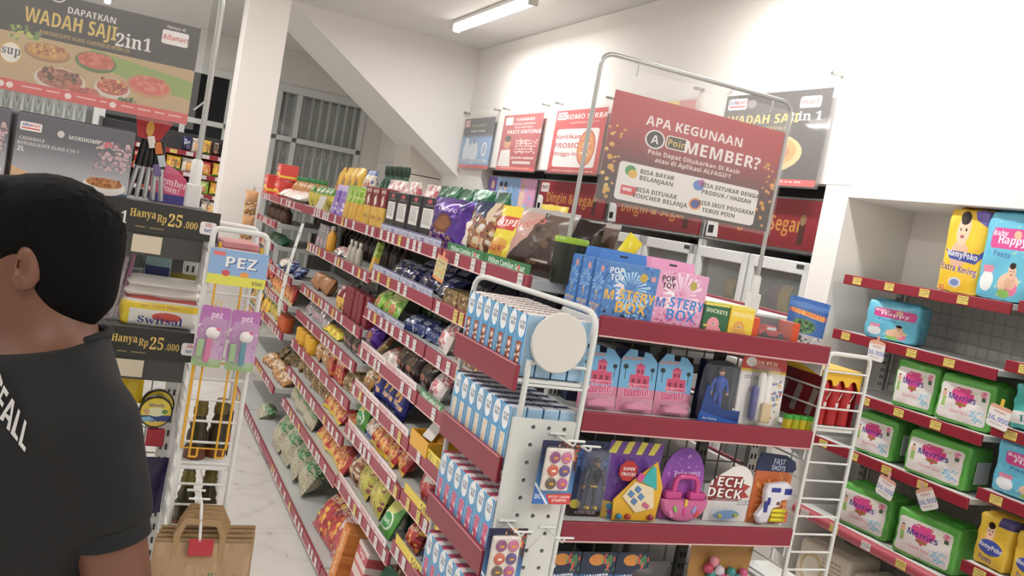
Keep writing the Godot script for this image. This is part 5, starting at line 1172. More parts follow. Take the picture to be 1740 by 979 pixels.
	# seventh shelf
	row("bean_bag", three(0.19, 0.165, 0.06, "pillow", 2.0), ink("bean_pouch", 0.25), "yellow-green bag with maroon beans on the seventh shelf of the second bay", "snack bag", 0.99, 0.487, -3.4, -3.0, 2, -0.35, SIDE, 1.0)
	row("brown_bag", three(0.13, 0.13, 0.06, "pillow", 3.0), ink("chips_mix", 0.3), "brown mixed bag left of the yellow-green bean bags", "snack bag", 0.99, 0.487, -3.48, -3.38, 1, -0.35, SIDE, 1.0)
	row("oval_packet", three(0.12, 0.12, 0.04, "pillow", 3.0), ink("pack_oval", 0.3), "green packet with a white oval on the seventh shelf", "packet", 0.98, 0.488, -2.95, -2.82, 1, -0.4, SIDE, 1.0)
	bottles("oil_bottle", "dark green bottle in the shade behind the oval green packet", 1.09, 0.486, -2.95, -2.72, 3, 0.035, 0.15, mat("24401f", 0.25), mat("5a8a34", 0.4))
	row("red_bag", three(0.1, 0.09, 0.06, "pillow", 3.0), ink("snack_red", 0.3), "small red bag on the nearest bay's low shelf, above the yellow strip", "snack bag", 0.985, 0.545, -2.67, -2.56, 1, -0.3, SIDE, 1.0)
	row("blue_bag", three(0.11, 0.1, 0.06, "pillow", 5.0), ink("pack_blue", 0.3), "blue bag on the nearest bay's low shelf behind the milk rack", "snack bag", 0.985, 0.545, -2.54, -2.1, 4, -0.3, SIDE, 1.0)
	row("noodle_pack", three(0.14, 0.11, 0.05, "block", 2.0), ink("noodle_red", 0.3), "red noodle pack on the seventh shelf of the middle bay", "packet", 0.985, 0.467, -4.15, -3.54, 5, -0.6, SIDE, 1.5)
	row("noodle_pack", three(0.14, 0.12, 0.05, "block", 4.0), ink("rice_bag", 0.3), "pale green packet on the seventh shelf of the middle bay", "packet", 0.985, 0.467, -4.83, -4.2, 5, -0.4, SIDE, 1.5)
	# bottom shelf
	row("snack_sack", three(0.2, 0.22, 0.09, "pillow", 2.0), ink("snack_red", 0.25), "red and orange snack sack lying on the bottom shelf of the second bay", "snack bag", 1.0, 0.11, -3.95, -3.6, 2, -0.7, SIDE, 1.0)
	row("snack_sack", three(0.17, 0.22, 0.08, "pillow", 5.0), ink("snack_white", 0.3), "white and red snack sack on the bottom shelf left of the orange box", "snack bag", 1.0, 0.105, -3.6, -3.46, 1, -0.3, SIDE, 1.0)
	row("tall_box", [bevel(0.09, 0.22, 0.09, 0.004)], ink("box_orange", 0.45), "tall orange box standing on the bottom shelf", "box", 1.0, 0.101, -3.44, -3.32, 1, -0.15, SIDE, 0.5)
	row("tall_box", [bevel(0.16, 0.24, 0.07, 0.004)], ink("box_redstripe", 0.45), "pale red-striped box right of the tall orange box", "box", 1.0, 0.101, -3.25, -3.0, 1, -0.12, SIDE, 0.5)
	row("green_sack", three(0.2, 0.25, 0.09, "pillow", 5.0), mat("1d5a44", 0.3), "dark green sack at the near end of the bottom shelf", "snack bag", 1.0, 0.105, -2.98, -2.6, 2, -0.2, SIDE, 1.0)
	row("snack_sack", three(0.18, 0.2, 0.08, "pillow", 8.0), ink("chips_mix", 0.3), "brown sack at the back of the bottom shelf behind the orange box", "snack bag", 1.2, 0.105, -3.5, -2.72, 4, -0.1, SIDE, 1.0)
	row("rice_sack", three(0.21, 0.25, 0.13, "pillow", 2.0), ink("rice_bag", 0.3), "clear and green bag of noodles slumped on the bottom shelf of the middle bay", "bag", 1.0, 0.11, -5.2, -4.28, 4, -0.6, SIDE, 1.5)
	row("rice_sack", three(0.2, 0.2, 0.12, "pillow", 4.0), ink("rice_bag", 0.3), "clear and green bag at the back of the middle bay's bottom shelf", "bag", 1.25, 0.11, -5.1, -4.3, 4, -0.1, SIDE, 1.5)
	# the two farthest bays
	row("rice_sack", three(0.2, 0.12, 0.09, "pillow", 6.0), ink("rice_bag", 0.3), "white and green bag lying alone on the far bottom shelf", "bag", 1.0, 0.105, -5.95, -5.7, 1, -1.1, SIDE, 1.0)
	row("noodle_pack", three(0.13, 0.1, 0.05, "block", 6.0), ink("pack_orange", 0.3), "tan and orange noodle pack piled on the far bay's low shelf", "packet", 0.985, 0.445, -5.95, -5.18, 7, -1.0, SIDE, 2.5)
	row("noodle_pack", three(0.13, 0.1, 0.05, "block", 8.0), ink("pack_gold", 0.3), "golden noodle pack in the back row of the far bay's low shelf", "packet", 1.1, 0.46, -5.95, -5.18, 7, -0.7, SIDE, 2.5)
	row("snack_cup", [lathe([[0.03, 0.0], [0.038, 0.08], [0.04, 0.083]], 16)], mat("c85a24", 0.4), "orange cup on the far bay's third shelf near the foot of the clip strip", "cup", 0.985, 0.749, -5.45, -5.2, 3, 0.0, SIDE, 0.5)
	row("mixed_packet", three(0.12, 0.1, 0.05, "pillow", 3.0), ink("pack_yellowgreen", 0.3), "green and yellow packet on the far bay's third shelf", "packet", 0.985, 0.749, -5.94, -5.5, 4, -0.3, SIDE, 1.5)
	row("mixed_packet", three(0.12, 0.11, 0.05, "pillow", 4.0), ink("noodle_red", 0.3), "dark red packet on the far bay's second shelf from the clip strip", "packet", 0.985, 0.911, -5.94, -5.2, 6, -0.2, SIDE, 1.0)
	row("mixed_packet", three(0.13, 0.09, 0.05, "pillow", 5.0), ink("pack_blue", 0.25), "blue and white packet heaped behind the clip strip", "packet", 0.985, 1.066, -5.6, -5.18, 3, -0.9, SIDE, 2.0)
	row("mixed_packet", three(0.13, 0.09, 0.05, "pillow", 6.0), ink("chips_cream", 0.25), "pale packet lying left of the blue packets behind the clip strip", "packet", 0.985, 1.066, -5.94, -5.62, 3, -0.9, SIDE, 2.0)
	row("green_packet", three(0.16, 0.08, 0.06, "pillow", 2.0), mat("1f5a3a", 0.3), "dark green packet lying on the farthest bay's third shelf", "packet", 1.0, 1.185, -6.6, -6.0, 4, -1.0, SIDE, 1.5)
	bottles("dark_bottle", "brown bottle standing on the farthest bay's second shelf", 1.02, 1.325, -6.8, -6.0, 8, 0.035, 0.12, mat("4a2f22", 0.3), mat("8a6a4a", 0.4))
	row("mixed_packet", three(0.13, 0.13, 0.05, "pillow", 7.0), ink("snack_red", 0.3), "orange-red packet on the farthest bay's lower shelf", "packet", 0.985, 0.935, -6.8, -6.0, 5, -0.2, SIDE, 1.0)
	row("mixed_packet", three(0.13, 0.13, 0.05, "pillow", 9.0), ink("noodle_yellow", 0.3), "yellow packet on the farthest bay's lowest filled shelf", "packet", 0.985, 0.685, -6.8, -6.0, 5, -0.2, SIDE, 1.0)
	# hanging strip of peach packets at the far end of the gondola
	var hang := thing("hanging_strip", "hanging column of peach snack packets at the far end of the gondola", "strip", Vector3(0.9, 0.0, -6.9))
	for k in 6:
		part(hang, "packet", pouch(0.09, 0.085, 0.03, "pillow", float(k)), ink("pack_orange", 0.35) if k % 2 else mat("d9a878", 0.4), Vector3(-0.01, 1.4 - 0.09 * k, 0), Vector3(0, rng.randf_range(-0.5, 0.2), 0))
	part(hang, "hook_arm", tube(bent([Vector3(0, 1.5, -0.02), Vector3(0, 1.52, 0.0), Vector3(0.12, 1.478, 0.07)], 0.02), 0.003), mat("c9cac8", 0.4))
	part(hang, "strip_band", bevel(0.02, 0.62, 0.002, 0.0008), mat("d9d4cc"), Vector3(0, 0.9, -0.02))
	# white clip strip that swings out from the top rail
	var clip := thing("clip_strip", "empty white clip strip swinging from the top rail with a wire hook", "strip", Vector3(0.925, 0, -4.96))
	var bend := PackedVector3Array()
	for i in 15:
		var t := float(i) / 14
		bend.append(Vector3(0.0 - 0.05 * sin(t * 2.4), 1.40 - 0.53 * t, 0.06 * sin(t * 3.0) - 0.11 * t * t))
	for i in 14:
		var a := bend[i]; var b := bend[i + 1]
		var seg := part(clip, "strip_segment", bevel(0.03, (b - a).length() + 0.002, 0.0025, 0.001), mat("dcdad4", 0.4), b)
		var up := (a - b).normalized()
		var sidev := Vector3(0.35, 0, 0.94)
		sidev = (sidev - up * sidev.dot(up)).normalized()
		seg.transform = Transform3D(Basis(sidev, up, sidev.cross(up)), b)
		if i % 2: part(seg, "clip_tab", bevel(0.008, 0.01, 0.004, 0.001), mat("3a3a3a"), Vector3(0, 0.012, 0))
	part(clip, "wire_hook", tube(bent([Vector3(0.0, 1.455, 0), Vector3(-0.025, 1.44, 0), Vector3(-0.025, 1.40, 0.03), Vector3(0.0, 1.40, 0.03), Vector3(0.0, 1.42, -0.02)], 0.008), 0.003), mat("8d8d8d", 0.3, 0.6))
	# wobblers
	var wb := thing("price_wobbler", "orange-edged price card dangling from the top rail beside the purple pouch", "price card", Vector3(0.918, 1.395, -2.63), SIDE + 0.35, "", 0.1, -0.25)
	part(wb, "card", sheet(0.052, 0.078, 0.0015), ink("wobbler_orange", 0.35))
	part(wb, "tab", bevel(0.012, 0.02, 0.001, 0.0004), mat("dd8f68", 0.4), Vector3(0, 0.075, 0))

# ---------------------------------------------------------------- toys on the end display
func blister(w: float, h: float, d: float) -> ArrayMesh:   # clear bubble
	return soft(w, h, d, minf(d * 0.45, 0.012), 0.0, 2)

func figure(parent: Node, h: float, suit: String, skin := "d2a284", hair := "2a1d16", belt := "") -> void:   # a plain little doll, arms out
	var k := h / 0.11
	var s := mat(suit, 0.4)
	part(parent, "torso", lathe([[0.009 * k, 0.05 * k], [0.011 * k, 0.055 * k], [0.016 * k, 0.08 * k], [0.012 * k, 0.09 * k], [0.005 * k, 0.094 * k]], 14), s)
	var head := part(parent, "head", lathe([[0.001 * k, 0.0], [0.006 * k, 0.002 * k], [0.0085 * k, 0.01 * k], [0.006 * k, 0.018 * k], [0.001 * k, 0.02 * k]], 14), mat(skin, 0.5), Vector3(0, 0.093 * k, 0))
	part(head, "hair", lathe([[0.0088 * k, 0.012 * k], [0.008 * k, 0.017 * k], [0.001 * k, 0.0215 * k]], 14), mat(hair, 0.6), Vector3(0, 0, -0.001))
	for e: float in [-1.0, 1.0]:
		part(parent, "leg", tube(PackedVector3Array([Vector3(e * 0.006 * k, 0.052 * k, 0), Vector3(e * 0.009 * k, 0.025 * k, 0.001), Vector3(e * 0.01 * k, 0.003 * k, 0)]), 0.0056 * k, 10), s)
		part(parent, "foot", bevel(0.009 * k, 0.007 * k, 0.018 * k, 0.003 * k), mat(belt if belt else suit, 0.4), Vector3(e * 0.01 * k, 0, 0.004 * k))
		var arm := part(parent, "arm", tube(PackedVector3Array([Vector3(e * 0.016 * k, 0.085 * k, 0), Vector3(e * 0.023 * k, 0.068 * k, 0.001), Vector3(e * 0.025 * k, 0.052 * k, 0.004)]), 0.0042 * k, 10), s)
		part(arm, "hand", lathe([[0.001, 0.0], [0.0045 * k, 0.003 * k], [0.004 * k, 0.008 * k], [0.001, 0.01 * k]], 10), mat(skin, 0.5), Vector3(e * 0.0255 * k, 0.043 * k, 0.004 * k))
	if belt: part(parent, "belt", lathe([[0.0098 * k, 0.05 * k], [0.0105 * k, 0.052 * k], [0.0105 * k, 0.056 * k]], 14), mat(belt, 0.4))

func stamp_pack(at: Vector3, label: String) -> void:
	var s := thing("stamp_pack", label, "toy", at, 0.05)
	part(s, "card", sheet(0.085, 0.128, 0.002), ink("stamp_card", 0.35))
	part(s, "tray", bevel(0.06, 0.085, 0.012, 0.004), mat("e6dcd2", 0.4), Vector3(-0.004, 0.03, 0.006))
	var cols := ["8a3f7a", "c86a94", "c8583a", "5a3f86", "5a4a3a", "b0508a"]
	for i in 6:
		var d := part(s, "stamp", lathe([[0.0105, 0.0], [0.0115, 0.001], [0.0115, 0.003], [0.008, 0.0042], [0.0, 0.0044]], 20), mat(cols[i], 0.35), Vector3(-0.017 + 0.026 * (i % 2), 0.098 - 0.026 * (i / 2), 0.012), Vector3(PI / 2, 0, 0))
		part(d, "emblem", bevel(0.009, 0.0012, 0.004, 0.0004), mat("e0a23a" if i != 2 else "f0e0d4", 0.4), Vector3(0, 0.0042, 0))
	part(s, "clear_cover", blister(0.066, 0.092, 0.018), glass("ffffff", 0.05), Vector3(-0.004, 0.027, 0.008))

func end_display_goods() -> void:
	var y1 := 1.432; var y2 := 1.209; var y3 := 0.947
	# mystery boxes, three deep and two deep
	for q in [[1.103, "mystery_blue", 3, "3f80d0", "blue"], [1.243, "mystery_pink", 2, "e8a4cb", "pink"]]:
		for k in q[2]:
			var where: String = ["front", "second", "hindmost"][k]
			var b := thing("mystery_box", "%s mystery toy box, %s of its row on the top toy shelf" % [q[4], where], "box", Vector3(q[0], y1, -1.845 - 0.064 * k))
			part(b, "carton", bevel(0.142 if k == 0 or q[4] == "blue" else 0.122, 0.133, 0.058, 0.002), ink(q[1], 0.4))
			for s: float in [-1.0, 1.0]: part(b, "side_print", sheet(0.054, 0.13, 0.001), ink("mystery_side", 0.4) if q[4] == "blue" else mat("dd9cc2", 0.4), Vector3(s * 0.0715, 0.001, 0), Vector3(0, s * PI / 2, 0)) if k == 0 or q[4] == "blue" else null
			var f := part(b, "hang_tab", prism(PackedVector2Array([Vector2(-0.066, 0), Vector2(0.066, 0), Vector2(0.062, 0.026), Vector2(-0.062, 0.026)]), 0.0015), mat(q[3], 0.45), Vector3(0, 0.131, -0.027), Vector3(-0.15, 0, 0))
			part(f, "hang_slot", bevel(0.022, 0.005, 0.0004, 0.0001), mat("20303f"), Vector3(0, 0.012, 0.001))
	for q in [[1.35, "duck_green", "green duck toy box beside the pink mystery box"], [1.427, "duck_yellow", "yellow duck toy box beside the green one"]]:
		var b := thing("duck_box", q[2], "box", Vector3(q[0], y1, -1.84), 0.0)
		part(b, "carton", bevel(0.074, 0.073, 0.06, 0.002), ink(q[1], 0.4))
		part(b, "lid_flap", bevel(0.07, 0.002, 0.056, 0.0006), mat("c9cf4a" if q[1] == "duck_green" else "f0dc50", 0.4), Vector3(0, 0.073, 0))
	solo("lime_card", prism(PackedVector2Array([Vector2(-0.03, 0), Vector2(0.03, 0), Vector2(0.012, 0.03), Vector2(-0.02, 0.04)]), 0.003), mat("8fc22c", 0.4), "lime green card peak sticking up behind the duck boxes", "card", Vector3(1.34, y1 + 0.075, -1.9))
	solo("yellow_bag", pouch(0.05, 0.1, 0.03, "pillow", 3.0), mat("ecdc2e", 0.3), "yellow bag tip rising behind the blue mystery boxes", "bag", Vector3(1.17, y1 + 0.11, -2.03), Vector3(0, 0, -0.55))
	# red car in a window box
	var cb := thing("car_box", "orange and grey window box with a red toy car", "box", Vector3(1.54, y1, -1.845))
	part(cb, "base", bevel(0.15, 0.006, 0.062, 0.002), mat("3a3a3c", 0.4))
	for s: float in [-1.0, 1.0]: part(cb, "end_panel", bevel(0.024, 0.052, 0.06, 0.003), mat("d2522e", 0.4), Vector3(s * 0.064, 0.003, 0))
	part(cb, "back_panel", bevel(0.13, 0.052, 0.003, 0.001), mat("55565a", 0.5), Vector3(0, 0.004, -0.028))
	part(cb, "clear_cover", bevel(0.108, 0.054, 0.058, 0.003), glass("eef2f4", 0.12), Vector3(0, 0.005, 0))
	var cp := PackedVector2Array([Vector2(-0.042, 0.006), Vector2(0.042, 0.006), Vector2(0.044, 0.014), Vector2(0.032, 0.02), Vector2(0.016, 0.022), Vector2(0.006, 0.033), Vector2(-0.022, 0.033), Vector2(-0.032, 0.021), Vector2(-0.043, 0.019)])
	var car := part(cb, "toy_car", prism(cp, 0.034, 0.003), mat("b82f38", 0.2), Vector3(0, 0.005, 0.004))
	for s in [[-0.026, 0.018], [0.026, 0.018], [-0.026, -0.018], [0.026, -0.018]]: part(car, "wheel", lathe([[0.008, -0.002], [0.009, 0.0], [0.008, 0.002]], 14), mat("1f1f20", 0.6), Vector3(s[0], 0.009, s[1]), Vector3(PI / 2, 0, 0))
	part(car, "car_window", bevel(0.03, 0.008, 0.0355, 0.002), mat("cfd4d8", 0.2), Vector3(-0.006, 0.022, 0))
	var hw := thing("car_pouch", "blue and orange toy car pouch leaning at the right end of the top toy shelf", "packet", Vector3(1.662, y1, -1.85), -0.1, "", -0.1, -0.08)
	part(hw, "pouch_body", pouch(0.125, 0.118, 0.03, "stand", 2.0), ink("wheels_pouch", 0.25))
	part(hw, "top_seal", crimp(0.11, 0.012), mat("3a6fc0", 0.3), Vector3(0, 0.108, 0))
	# second shelf: three doll cards, figure box, pen card, dough tubs
	var names := ["leftmost", "middle", "rightmost"]
	for k in 3:
		var c := thing("doll_card", "blue and pink hanging toy card with pink house, %s of three" % names[k], "toy", Vector3(1.1 + 0.107 * k, y2, -1.87), 0.0, "", -0.1)
		part(c, "card", prism(PackedVector2Array([Vector2(-0.052, 0), Vector2(0.052, 0), Vector2(0.052, 0.125), Vector2(0.03, 0.146), Vector2(0.012, 0.149), Vector2(0.01, 0.136), Vector2(-0.008, 0.136), Vector2(-0.01, 0.152), Vector2(-0.032, 0.152), Vector2(-0.052, 0.128)]), 0.002), ink("dream_card", 0.35))
		var bub := part(c, "bubble", blister(0.09, 0.034, 0.03), glass("ffe8f0", 0.12), Vector3(0, 0.004, 0.016))
		var cp2 := PackedVector2Array([Vector2(-0.034, 0.0), Vector2(0.034, 0.0), Vector2(0.036, 0.009), Vector2(0.018, 0.012), Vector2(0.008, 0.019), Vector2(-0.014, 0.019), Vector2(-0.026, 0.011), Vector2(-0.035, 0.009)])
		part(bub, "toy_car", prism(cp2, 0.022, 0.002), mat("e48ab0", 0.25), Vector3(0, 0.005, 0))
	var hb := thing("figure_box", "dark blue window box with a small doll in blue, beside the pink toy cards", "toy", Vector3(1.432, y2, -1.865))
	part(hb, "backing", prism(PackedVector2Array([Vector2(-0.062, 0), Vector2(0.062, 0), Vector2(0.062, 0.14), Vector2(0.02, 0.155), Vector2(-0.04, 0.15), Vector2(-0.05, 0.1)]), 0.004), mat("0e1428", 0.4))
	part(hb, "front_panel", prism(PackedVector2Array([Vector2(-0.062, 0), Vector2(0.062, 0), Vector2(0.062, 0.035), Vector2(0.01, 0.035), Vector2(-0.03, 0.06), Vector2(-0.05, 0.1)]), 0.003), ink("hero_card", 0.35), Vector3(0, 0, 0.032))
	var doll := part(hb, "doll_stand", bevel(0.03, 0.004, 0.02, 0.001), mat("14182c"), Vector3(0.0, 0.02, 0.012))
	part(hb, "clear_cover", blister(0.11, 0.14, 0.03), glass("e8eef8", 0.06), Vector3(0, 0.004, 0.016))
	var fig := thing("doll", "small toy figure in a plain blue suit inside the dark blue box", "toy", Vector3(1.432, y2 + 0.025, -1.853))
	figure(fig, 0.108, "2450b0", "c99a7c")
	var mk := thing("pen_card", "white blister card with red top and white toy pens", "toy", Vector3(1.572, y2, -1.86), 0.0, "", -0.05)
	part(mk, "card", prism(rrect(0.145, 0.178, 0.02), 0.002), ink("pen_card", 0.35))
	for q in [[-0.03, "3b3f8e", 0.09], [-0.012, "efece8", 0.125], [0.008, "f4f2ee", 0.12]]:
		part(mk, "toy_pen", lathe([[0.004, 0.0], [0.009, 0.008], [0.01, 0.06], [0.01, q[2] - 0.01], [0.006, q[2]]], 14), mat(q[1], 0.3), Vector3(q[0], 0.012, 0.016))
	part(mk, "toy_block", bevel(0.03, 0.05, 0.014, 0.003), mat("d2b88a", 0.4), Vector3(0.0, 0.01, 0.03))
	part(mk, "clear_cover", blister(0.08, 0.15, 0.038), glass("ffffff", 0.1), Vector3(-0.01, 0.008, 0.02))
	for k in 4:
		var pd := thing("dough_tub", "small yellow tub with green lid on the second toy shelf", "tub", Vector3(1.648 + 0.024 * k, y2, -1.83), 0.0, "small yellow tubs with green lids")
		part(pd, "tub_body", lathe([[0.011, 0.0], [0.012, 0.03]], 14), mat("b5b82c" if k % 2 else "c9b42c", 0.4))
		part(pd, "lid", lathe([[0.0125, 0.03], [0.0125, 0.038], [0.0115, 0.04]], 14), mat("3fa03a", 0.4))
	# goods in the shade at the back of the second shelf
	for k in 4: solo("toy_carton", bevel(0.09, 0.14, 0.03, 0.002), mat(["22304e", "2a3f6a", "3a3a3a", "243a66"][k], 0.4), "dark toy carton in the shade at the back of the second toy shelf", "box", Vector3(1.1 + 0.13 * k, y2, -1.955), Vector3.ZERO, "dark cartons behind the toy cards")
	# third shelf
	var bt := thing("figure_card", "dark card pack with a small grey toy figure and yellow oval", "toy", Vector3(1.115, y3, -1.86), 0.0, "", -0.04)
	part(bt, "card", prism(rrect(0.095, 0.185, 0.008), 0.003), ink("night_card", 0.35))
	part(bt, "clear_cover", blister(0.07, 0.15, 0.03), glass("dfe6f4", 0.08), Vector3(0.004, 0.018, 0.017))
	var bf := thing("doll", "small toy figure in a grey suit with yellow belt inside the dark card pack", "toy", Vector3(1.119, y3 + 0.026, -1.844))
	figure(bf, 0.12, "3c3d42", "8a6a56", "2a2a2c", "d8b02c")
	var hs := thing("candy_bag", "purple candy bag with yellow-striped header, red octagon and yellow house front", "toy", Vector3(1.235, y3, -1.865))
	part(hs, "bag_body", pouch(0.155, 0.19, 0.04, "stand", 2.0), ink("candy_bag", 0.22))
	part(hs, "octagon", prism(ring_poly(8, 0.027, 0.027, Vector2.ZERO, PI / 8, PI / 8 + TAU), 0.003, 0.0008), mat("b5302e", 0.35), Vector3(-0.032, 0.125, 0.03))
	for w in [["SUPER", 0.131], ["TRUCKS", 0.118]]: part(hs, "lettering", letters(w[0], 0.008), mat("f4f0ec", 0.4), Vector3(-0.032, w[1], 0.033))
	var hp := PackedVector2Array([Vector2(-0.06, 0), Vector2(0.062, 0), Vector2(0.068, 0.085), Vector2(0.04, 0.15), Vector2(-0.02, 0.1), Vector2(-0.066, 0.05)])
	var hc := part(hs, "house_card", prism(hp, 0.004, 0.001), mat("dfae34", 0.35), Vector3(0.004, 0.004, 0.034))
	part(hc, "house_front", prism(PackedVector2Array([Vector2(0.0, 0.02), Vector2(0.05, 0.035), Vector2(0.04, 0.085), Vector2(-0.016, 0.098), Vector2(-0.045, 0.06)]), 0.003, 0.0006), mat("e6d6b4", 0.4), Vector3(0, 0, 0.004))
	for q in [[-0.026, 0.062], [-0.009, 0.074], [-0.014, 0.044], [0.003, 0.056]]: part(hc, "toy_window", bevel(0.016, 0.014, 0.003, 0.003), mat("5f84b4", 0.3), Vector3(q[0], q[1], 0.006), Vector3(0, 0, -0.6))
	part(hc, "pink_label", bevel(0.02, 0.011, 0.002, 0.001), mat("c8608a", 0.4), Vector3(0.022, 0.036, 0.007), Vector3(0, 0, -0.5))
	for q in [[-0.045, "3a8aa8"], [-0.02, "b5443a"], [0.045, "a03a5a"]]: part(hc, "sweet", lathe([[0.002, 0.0], [0.008, 0.003], [0.008, 0.01], [0.002, 0.014]], 14), mat(q[1], 0.3), Vector3(q[0], 0.004, 0.006))
	part(hc, "roof", prism(PackedVector2Array([Vector2(0.0, 0.1), Vector2(0.05, 0.08), Vector2(0.036, 0.135), Vector2(0.026, 0.14)]), 0.003, 0.0006), mat("3fb0b0", 0.35), Vector3(0, 0, 0.004))
	part(hc, "shutter", bevel(0.018, 0.02, 0.003, 0.001), mat("c84f8e", 0.35), Vector3(-0.006, 0.1, 0.005), Vector3(0, 0, -0.3))
	var pm := thing("vanity_card", "purple round-topped card with a pink toy vanity case", "toy", Vector3(1.388, y3, -1.865), 0.0, "", -0.03)
	var hpoly := PackedVector2Array([Vector2(-0.055, 0.0), Vector2(0.055, 0.0)])
	hpoly.append_array(ring_poly(18, 0.064, 0.085, Vector2(0, 0.1), 0.0, PI))
	part(pm, "card", prism(hpoly, 0.003), ink("heart_card", 0.35))
	var case_poly := ring_poly(26, 0.07, 0.05, Vector2(0, 0.052), PI * 0.97, PI * 2.03)
	var vc := part(pm, "vanity_case", prism(case_poly, 0.026, 0.006), mat("cf6f9e", 0.2), Vector3(0, 0.0, 0.018))
	for s: float in [-1.0, 1.0]: part(vc, "case_lid", bevel(0.052, 0.022, 0.022, 0.008), mat("c2478a", 0.2), Vector3(s * 0.036, 0.056, 0))
	part(pm, "handle", tube(bent([Vector3(-0.036, 0.07, 0.02), Vector3(-0.032, 0.115, 0.02), Vector3(0.032, 0.115, 0.02), Vector3(0.036, 0.07, 0.02)], 0.02), 0.007), mat("d2508f", 0.2))
	for q in [[-0.026, 0.03, "8fc46a", 0.4], [0.0, 0.024, "e2569a", 0.0], [0.024, 0.03, "9aa4d8", -0.4], [0.034, 0.02, "e0584a", -0.5], [0.0, 0.046, "e2c24a", 0.0], [-0.036, 0.018, "e88ab8", 0.5]]:
		part(vc, "toy_makeup", bevel(0.009, 0.018, 0.004, 0.0018), mat(q[2], 0.3), Vector3(q[0], q[1] - 0.004, 0.014), Vector3(0, 0, q[3]))
	var td := thing("board_card", "white finger-skateboard card with bold white lettering on red", "toy", Vector3(1.535, y3, -1.862))
	var bp := PackedVector2Array([Vector2(-0.068, 0), Vector2(0.068, 0), Vector2(0.07, 0.09)])
	bp.append_array(ring_poly(10, 0.05, 0.05, Vector2(0.02, 0.1), 0.0, PI * 0.75))
	bp.append_array(PackedVector2Array([Vector2(-0.05, 0.115), Vector2(-0.066, 0.1)]))
	part(td, "card", prism(bp, 0.003), ink("board_card", 0.35))
	part(td, "clear_cover", blister(0.096, 0.06, 0.024), glass("eef4f6", 0.1), Vector3(-0.01, 0.004, 0.014))
	var bd := part(td, "toy_skateboard", prism(ring_poly(20, 0.04, 0.012), 0.003, 0.0008), mat("5a8ac0", 0.3), Vector3(-0.008, 0.022, 0.016), Vector3(0, 0, 0.06))
	for s: float in [-1.0, 1.0]: part(bd, "wheel", lathe([[0.005, 0.0], [0.0055, 0.004], [0.005, 0.008]], 12), mat("b5c24a", 0.4), Vector3(s * 0.025, 0.0, 0.002), Vector3(PI / 2, 0, 0))
	var gn := thing("blaster_card", "orange and navy card with a white toy dart blaster", "toy", Vector3(1.668, y3, -1.86))
	part(gn, "card", prism(PackedVector2Array([Vector2(-0.064, 0), Vector2(0.06, 0), Vector2(0.06, 0.14), Vector2(0.07, 0.15), Vector2(0.062, 0.17), Vector2(0.03, 0.185), Vector2(-0.055, 0.19), Vector2(-0.062, 0.16)]), 0.003), ink("blaster_card", 0.35))
	var gp := PackedVector2Array([Vector2(-0.04, 0.0), Vector2(-0.012, 0.0), Vector2(-0.002, 0.04), Vector2(0.02, 0.045), Vector2(0.022, 0.062), Vector2(0.055, 0.066), Vector2(0.057, 0.1), Vector2(0.03, 0.112), Vector2(-0.03, 0.104), Vector2(-0.036, 0.085), Vector2(-0.03, 0.05), Vector2(-0.05, 0.018)])
	var gun := part(gn, "toy_blaster", prism(gp, 0.02, 0.004), mat("e4e2ea", 0.25), Vector3(-0.004, 0.008, 0.02))
	part(gun, "trigger_gap", bevel(0.016, 0.014, 0.0215, 0.004), mat("6a4a42", 0.5), Vector3(0.01, 0.048, 0))
	for q in [[0.036, 0.08, 0.024, 0.016], [-0.005, 0.085, 0.03, 0.012], [-0.028, 0.03, 0.012, 0.03], [-0.022, 0.05, 0.01, 0.02]] : part(gun, "blue_inset", bevel(q[2], q[3], 0.004, 0.0015), mat("33408e", 0.3), Vector3(q[0], q[1], 0.01))
	for k in 3:
		var dart := part(gn, "foam_dart", rod(Vector3(-0.012, 0, 0), Vector3(0.034, 0, 0), 0.0052, 12), mat("ecdf3a", 0.5), Vector3(0.012, 0.014 + 0.0125 * k, 0.016))
		part(dart, "tip", rod(Vector3(0.034, 0, 0), Vector3(0.042, 0, 0), 0.0056, 12), mat("e8703a", 0.5))
	# bottom visible shelf
	var y4 := 0.697
	for k in 3: 
		var tc := thing("truck_card", "toy truck card with yellow lettering, %s of three on the low toy shelf" % names[k], "toy", Vector3(1.08 + 0.098 * k, y4, -1.85))
		part(tc, "card", sheet(0.094, 0.165, 0.002), ink("truck_card", 0.35))
		part(tc, "bubble", blister(0.07, 0.06, 0.035), glass("eef2f4", 0.12), Vector3(0, 0.02, 0.018))
		part(tc, "toy_truck", bevel(0.05, 0.026, 0.024, 0.005), mat(["3f7a3c", "b5472e", "2f5fa0"][k], 0.3), Vector3(0, 0.03, 0.016))
	solo("grey_bag", pouch(0.13, 0.14, 0.05, "pillow", 2.0), mat("4a4649", 0.35), "dark grey crumpled bag right of the truck cards", "bag", Vector3(1.33, y4, -1.86))
	var sk := thing("paper_pouch", "brown paper pouch of teal and pink trinkets at the right of the low toy shelf", "packet", Vector3(1.55, y4, -1.86))
	part(sk, "pouch_body", pouch(0.2, 0.19, 0.05, "stand", 4.0), mat("a5793f", 0.5))
	for k in 9: part(sk, "trinket", lathe([[0.004, 0.0], [0.013, 0.006], [0.012, 0.02], [0.004, 0.028]], 12), mat(["3f8a86", "c2567e", "d88a9c", "4a9aa0", "b5405e", "cfc4ce"][k % 6], 0.3), Vector3(-0.04 + 0.035 * (k % 4), 0.1 + 0.032 * (k / 4), 0.024), Vector3(0, 0, 0.4 * k))
	# sticker packs on the pegboard hooks
	stamp_pack(Vector3(0.852, 1.082, -1.548), "blue sticker-stamp pack hanging high on the pegboard beside the toy shelf")
